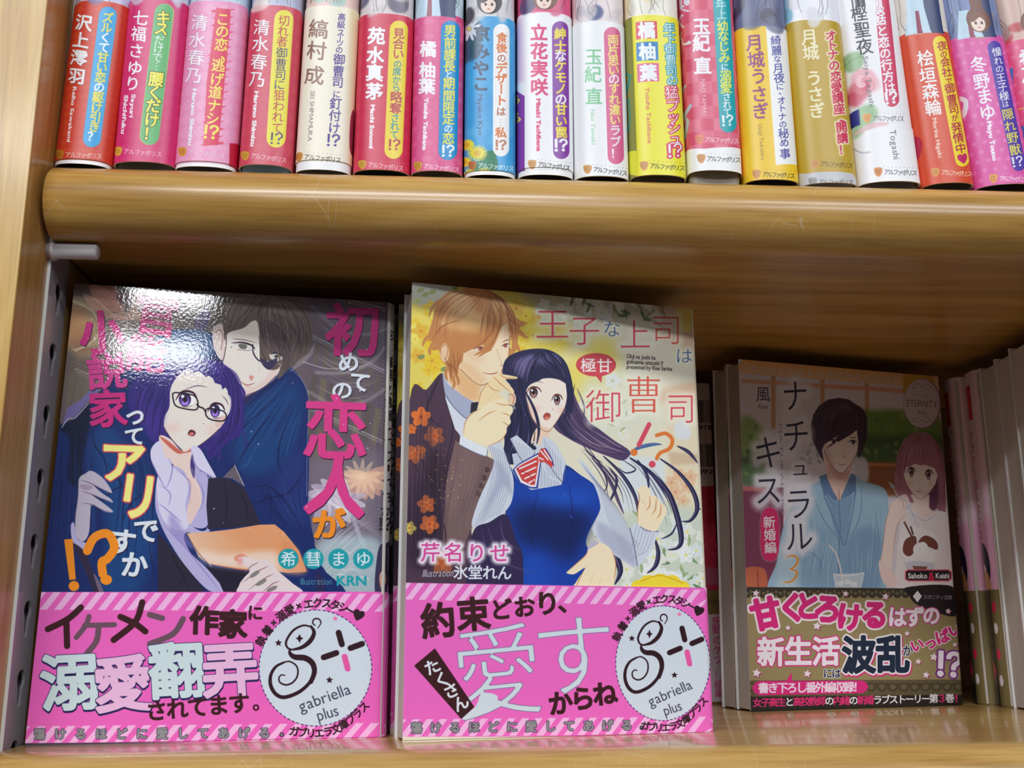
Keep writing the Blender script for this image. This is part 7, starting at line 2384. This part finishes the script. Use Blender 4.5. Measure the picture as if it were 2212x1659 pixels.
def band_three(A):
    A.frame = C8
    P, Ln = A.poly, A.line
    KH, KD = (150, 134, 92), (30, 26, 26)
    P([(340, 118), (1775, 132), (1810, 930), (350, 965)], KH, False)
    P([(340, 118), (1775, 132), (1775, 175), (340, 165)], (60, 54, 40), False)
    rg = random.Random(2)
    for k in range(26):
        x = 350+k*56
        E_ = A.ell
        E_((x, 172), 26, 20, (60, 54, 40)); E_((x, 160), 12, 10, (110, 98, 66)); E_((x+28, 150), 9, 9, (120, 108, 76))
    P([(350, 745), (1785, 725), (1805, 925), (355, 960)], (92, 82, 56), False)
    for k in range(20):
        x = 380+k*73
        A.ell((x, 790), 34, 30, (62, 54, 38), alpha=0.8); A.ell((x, 788), 20, 18, (110, 98, 66), alpha=0.8); A.star((x+36, 770), 14, (56, 48, 36), k=4, alpha=0.8)
    P([(350, 855), (1800, 825), (1810, 935), (355, 970)], KD, False)
    P([(1425, 120), (1778, 120), (1785, 300), (1640, 295), (1490, 235), (1440, 180)], (24, 18, 26), True)
    P([(1463, 180), (1494, 142), (1524, 180), (1494, 222)], (236, 232, 240), False)
    A.text('エタニティ文庫', (1548, 185), (1712, 188), 34, (196, 190, 200))
    ST = (236, 222, 230)
    for (x, y, r) in ((410, 160, 26), (1012, 163, 22), (1280, 182, 26), (1700, 280, 22), (820, 380, 30), (626, 392, 20), (1425, 430, 20), (415, 695, 32), (755, 700, 28), (1500, 618, 22), (1604, 588, 30), (1552, 708, 26), (1745, 505, 18)):
        A.star((x+4, y+5), r*1.15, (150, 40, 90), rot=10, inner=0.5, alpha=0.8)
        A.star((x, y), r, ST, rot=10, inner=0.5)
    PK, PO = (214, 34, 122), (238, 226, 232)
    for ch, x, y, w, r in (('甘', 476, 296, 220, -12), ('く', 652, 255, 205, -4), ('と', 757, 245, 195, 0), ('ろ', 892, 262, 205, 6), ('け', 1040, 318, 195, 6), ('る', 1206, 302, 200, 4)):
        A.glyph(ch, (x, y), w*0.92, w, r, [(0.12, PO, 0, 0, 0, 1)])
    for ch, x, y, w, r in (('甘', 476, 296, 220, -12), ('く', 652, 255, 205, -4), ('と', 757, 245, 195, 0), ('ろ', 892, 262, 205, 6), ('け', 1040, 318, 195, 6), ('る', 1206, 302, 200, 4)):
        A.glyph(ch, (x, y), w*0.92, w, r, [(0.055, PK, 0, 0, 0, 1)])
    for ch, x, y, w in (('は', 1360, 318, 145), ('ず', 1475, 318, 145), ('の', 1588, 308, 135)):
        A.glyph(ch, (x, y), w*0.9, w, 3, [(0.085, (196, 50, 130), 0, 0, 0, 1), (0.04, (240, 232, 242), 0, 0, 0, 1)])
    for ch, x, y in (('新', 512, 552), ('生', 695, 548), ('活', 880, 548)):
        A.glyph(ch, (x, y), 190, 205, 0, [(0.075, (206, 50, 122), 0, 0, 0, 1), (0.035, (238, 230, 238), 0, 0, 0, 1)])
    for ch, x, y in (('波', 1100, 572), ('乱', 1328, 570)):
        A.glyph(ch, (x, y), 228, 262, 0, [(0.095, (210, 50, 120), 0, 0.3, 0.6, 1), (0.085, (238, 232, 236), 0, 0, 0, 1)])
    for ch, x, y in (('波', 1100, 572), ('乱', 1328, 570)):
        A.glyph(ch, (x, y), 228, 262, 0, [(0.04, (16, 36, 62), 0, 0, 0, 1)])
    for ch, x, y in (('に', 893, 697), ('は', 950, 697)):
        A.glyph(ch, (x, y), 66, 70, 0, [(0.08, (238, 232, 236), 0, 0, 0, 1), (0.02, (26, 40, 70), 0, 0, 0, 1)])
    A.glyph('が', (1430, 543), 72, 84, 0, [(0.08, (238, 232, 236), 0, 0, 0, 1), (0.02, (26, 40, 70), 0, 0, 0, 1)])
    for ch, x, y, w in (('い', 1492, 508, 92), ('っ', 1580, 492, 92), ('ぱ', 1662, 450, 100), ('い', 1738, 405, 86)):
        A.glyph(ch, (x, y), w, w, -18, [(0.10, (238, 222, 232), 0, 0, 0, 1), (0.04, PK, 0, 0, 0, 1)])
    A.glyph('⁉', (1710, 632), 150, 165, 2, [(0.08, (120, 50, 130), 0, 0, 0, 1), (0.03, (240, 230, 240), 0, 0, 0, 1)])
    P([(430, 748), (400, 765), (385, 795), (400, 828), (430, 845), (1125, 830), (1152, 815), (1165, 785), (1150, 758), (1125, 745), (655, 748), (648, 690), (615, 748)], PK, False)
    A.text('書き下ろし番外編収録！', (462, 795), (1098, 788), 76, (242, 222, 236), wt=0.03)
    s = '女子高生と高校教師の内緒の新婚ラブストーリー第３巻！'
    W_, R_ = (236, 232, 238), (226, 40, 116)
    cols = [R_]*4+[W_]+[R_]*4+[W_]+[R_]*2+[W_]+[R_]*2+[W_]*8+[R_, W_]+[R_]*2
    A.text(s, (420, 893), (1765, 862), 64, W_, wt=0.025, cols=cols)


pose3 = pb_pose(0.1273, 0.4430, 0.2530, -0.0300, -0.0020)
T3 = 0.0110
W3 = 0.1072
prof3 = pb_profile(W3, T3, 0.0024)
A3 = Art(117, 148, 9, px_to_sheet(pose3, prof3, 0.0, u_lo=0.0005, u_hi=float(prof3.u[-2])), (222, 214, 222))
cover_three(A3)
band_three(A3)
b3_h = (A3.H - float(A3.P([(420, 119)])[0, 1]))/A3.ppm/1000
A3.noise(0.010, 103)
M_B3 = print_mat('cover_print_cafe', A3.image('cover_print_cafe', GAIN3), rough=0.45, coat=0.4, coat_rough=0.12)
book3 = paperback('pale blue cafe-couple paperback with a dark gold band, standing at the right', pose3, W3, T3, PB_H, 0.0024, M_B3, b3_h, 0.0, 0.117, 'cafe couple paperbacks at the right')
p = pb_pose(float(pose3.o[0]+pose3.uy[0]*0.0121), float(pose3.o[1]+pose3.uy[1]*0.0121), 0.2530, -0.0300, -0.0020)
copy_thing(book3, p, 'cafe-couple paperback directly behind the front copy, only its page edges showing')

# ---------------- back-to-front paperback with bar codes, deep between the stacks
pose4 = pb_pose(0.1281-PB_W*math.cos(0.02)-0.0004, 0.4840, 0.02, 0.0)
T4 = 0.0120
prof4 = pb_profile(PB_W, T4, 0.0022, mirror=True)
uo4 = float(prof4.u[-1]-PB_W)
A4 = Art(107, 148, 6, px_to_sheet(pose4, prof4, uo4, u_lo=float(prof4.u[-12]), u_hi=float(prof4.u[-1])-0.0003), (226, 220, 224))
CB = (1460, 740, 4.045)
A4.frame = CB
rg = random.Random(9)
for (y0, y1) in ((505, 700), (885, 1085)):
    x = 60.0
    while x < 318:
        wdt = rg.choice([4, 4, 7, 10])
        A4.poly([(x, y0), (x+wdt, y0), (x+wdt+8, y1), (x+8, y1)], (40, 36, 44), False)
        x += wdt+rg.choice([5, 6, 9, 12])
A4.latin('978', (200, 762), (318, 762), 58, (60, 50, 60), wt=0.01)
A4.latin('192', (212, 1150), (330, 1150), 58, (60, 50, 60), wt=0.01)
A4.poly([(0, 1255), (360, 1255), (420, 2200), (0, 2200)], (214, 40, 80), False)
for k in range(60):
    A4.ell((rg.uniform(60, 360), rg.uniform(1265, 1900)), rg.uniform(8, 20), col=rg.choice([(232, 90, 120), (196, 26, 60), (240, 130, 150)]), alpha=0.5, blur=2)
A4.poly([(60, 1960), (420, 1960), (420, 2120), (60, 2120)], (196, 110, 140), False, 0.9, blur=6)
A4.frame = (1480, 1230, 3.866)
A4.poly([(0, 178), (300, 172), (340, 1160), (0, 1160)], (132, 116, 60), False)
for k in range(5):
    A4.ell((60+k*60, 270), 30, 30, (90, 76, 40), alpha=0.5)
A4.poly([(0, 380), (298, 372), (330, 1105), (0, 1110)], (226, 216, 226), False)
vcol(A4, [('感', 262, 430), ('動', 264, 500), ('の', 268, 590), ('ケ', 272, 670), ('ツ', 276, 750), ('！', 280, 880), ('続', 284, 960), ('編', 288, 1030)], 84, (222, 90, 150), wt=0.01)
b4_h = (A4.H - float(A4.P([(200, 175)])[0, 1]))/A4.ppm/1000
M_B4 = print_mat('back_cover_print', A4.image('back_cover_print', GAIN3), rough=0.45, coat=0.3, coat_rough=0.15)
paperback('paperback turned back to front, white back cover with two bar codes, deep between the stacks', pose4, PB_W, T4, PB_H, 0.0022, M_B4, b4_h, uo4, 0.107, None, mirror=True)
M_PINK = new_mat('pink_band_edge', 0.5, (222, 40, 130))

# ---------------- stack cut off by the right edge: spines at its back, page edges in front
YAW5 = -0.105
def pose5(y, x=None):
    x0 = 0.2429 + (0.4507-y)*(-0.110)
    return pb_pose(x0 if x is None else x, y, YAW5)


# spine copies (spine to the left)
TS = 0.0150
prof5 = pb_profile(PB_W, TS, 0.0052, mirror=True)
nP = len(prof5.u)
us0 = float(prof5.u[1]) ; us1 = float(prof5.u[-1])
spine_lo = PB_W-0.012
A5 = Art(34, 148, 8, None, (236, 206, 222))
A5.to_mm = lambda q: q
A5.frame = (0, 0, 1)
# u in mm measured from spine_lo: back cover end, spine, front cover begins
sp0 = 12 - 5.2
sp_c = sp0 + 5.2*math.pi/2 + (15-10.4)/2
A5.poly([(0, 0), (34, 0), (34, 148), (0, 148)], (238, 216, 228), False)
A5.poly([(sp_c+2.5, 0), (34, 0), (34, 148), (sp_c+2.5, 148)], (232, 200, 222), False, 0.8, blur=6)
A5.poly([(0, 49), (34, 49), (34, 80), (0, 80)], (230, 160, 200), False, 0.7, blur=20)
A5.poly([(sp_c-7.5, 126), (sp_c+1.2, 126), (sp_c+1.2, 142), (sp_c-7.5, 142)], (214, 24, 60), False)
for i, ch in enumerate('今日から恋人はじめます'):
    A5.glyph(ch, (sp_c-3.2, 119-i*5.6), 5.0, -5.0, 0, [(0.02, (206, 40, 96), 0, 0, 0, 1)])
A5.ell((sp_c-2.6, 60), 6, 10, (50, 44, 76))
A5.ell((sp_c-3.5, 55), 3, 6, (246, 214, 206))
A5.poly([(sp_c-8, 48), (sp_c-6, 56), (sp_c, 57), (sp_c+2, 48)], (226, 170, 110), True)
A5.poly([(0, 0), (34, 0), (34, 49.5), (0, 49.5)], (120, 108, 66), False)
A5.poly([(sp_c-8, 0), (sp_c+1, 0), (sp_c+1, 49.5), (sp_c-8, 49.5)], (72, 66, 48), False)
A5.poly([(sp_c-8, 0), (sp_c+1, 0), (sp_c+1, 9), (sp_c-8, 9)], (32, 28, 30), False)
for i, ch in enumerate('恋のつづき'):
    A5.glyph(ch, (sp_c-3, 41-i*5.4), 4.6, -4.6, 0, [(0.01, (34, 30, 30), 0, 0, 0, 1)])
A5.poly([(sp_c-5.4, 15), (sp_c-3, 19.5), (sp_c-0.6, 15), (sp_c-3, 10.5)], (226, 36, 90), False)
for (yy, c) in ((42, (226, 36, 90)), (33, (236, 226, 236)), (22, (226, 36, 90)), (11, (236, 226, 236))):
    A5.ell((sp_c+3.2, yy), 1.3, 2.4, c)
M_B5 = print_mat('pink_spine_print', A5.image('pink_spine_print', GAIN3), rough=0.4, coat=0.4, coat_rough=0.12)
bookA = paperback('pale pink paperback with a red square atop its spine, nearest the cafe-couple cover', pose5(0.4672, 0.2385), PB_W, TS, PB_H, 0.0052, M_B5, 0.0495, spine_lo, 0.034, 'pink paperbacks stacked at the right edge', mirror=True)
copy_thing(bookA, pose5(0.4513, 0.2410), 'pale pink paperback with red-topped spine, nearer than its twin beside the page edges')

# page-edge copies (spine hidden at the far side)
prof6 = pb_profile(PB_W, 0.0168, 0.0022)
A6 = Art(20, 148, 4, None, (232, 200, 216))
A6.to_mm = lambda q: q
A6.frame = (0, 0, 1)
A6.poly([(0, 0), (20, 0), (20, 49), (0, 49)], (226, 50, 150), False)
M_B6 = print_mat('pink_cover_print', A6.image('pink_cover_print', GAIN3), rough=0.4)
bk = paperback('pink-edged paperback showing thick white page edges beside the pink spines', pose5(0.4336), PB_W, 0.0168, PB_H, 0.0022, M_B6, 0.049, 0.0, 0.020, 'page-edge copies at the right edge')
copy_thing(bk, pose5(0.4160), 'pink-edged paperback, second block of page edges from the pink spines')
A7 = Art(20, 148, 4, None, (60, 110, 60))
A7.to_mm = lambda q: q
A7.frame = (0, 0, 1)
rg = random.Random(21)
A7.poly([(0, 50), (20, 50), (20, 150), (0, 150)], (40, 70, 150), False)
for k in range(90):
    A7.ell((rg.uniform(0, 20), rg.uniform(50, 125)), rg.uniform(1, 3), rg.uniform(1, 3), rg.choice([(70, 120, 50), (110, 150, 70), (40, 80, 44), (200, 200, 150), (36, 60, 160)]))
A7.poly([(0, 0), (20, 0), (20, 50), (0, 50)], (150, 136, 110), False)
M_B7 = print_mat('green_cover_print', A7.image('green_cover_print', GAIN3), rough=0.4)
paperback('green and blue covered paperback cut off by the right edge of the picture', pb_pose(0.2356, 0.3962, -0.105), PB_W, 0.0190, PB_H, 0.0022, M_B7, 0.049, 0.0, 0.020, None)

bpy.data.objects.remove(_font_obj)
bpy.data.curves.remove(_font_curve)
bpy.context.view_layer.update()
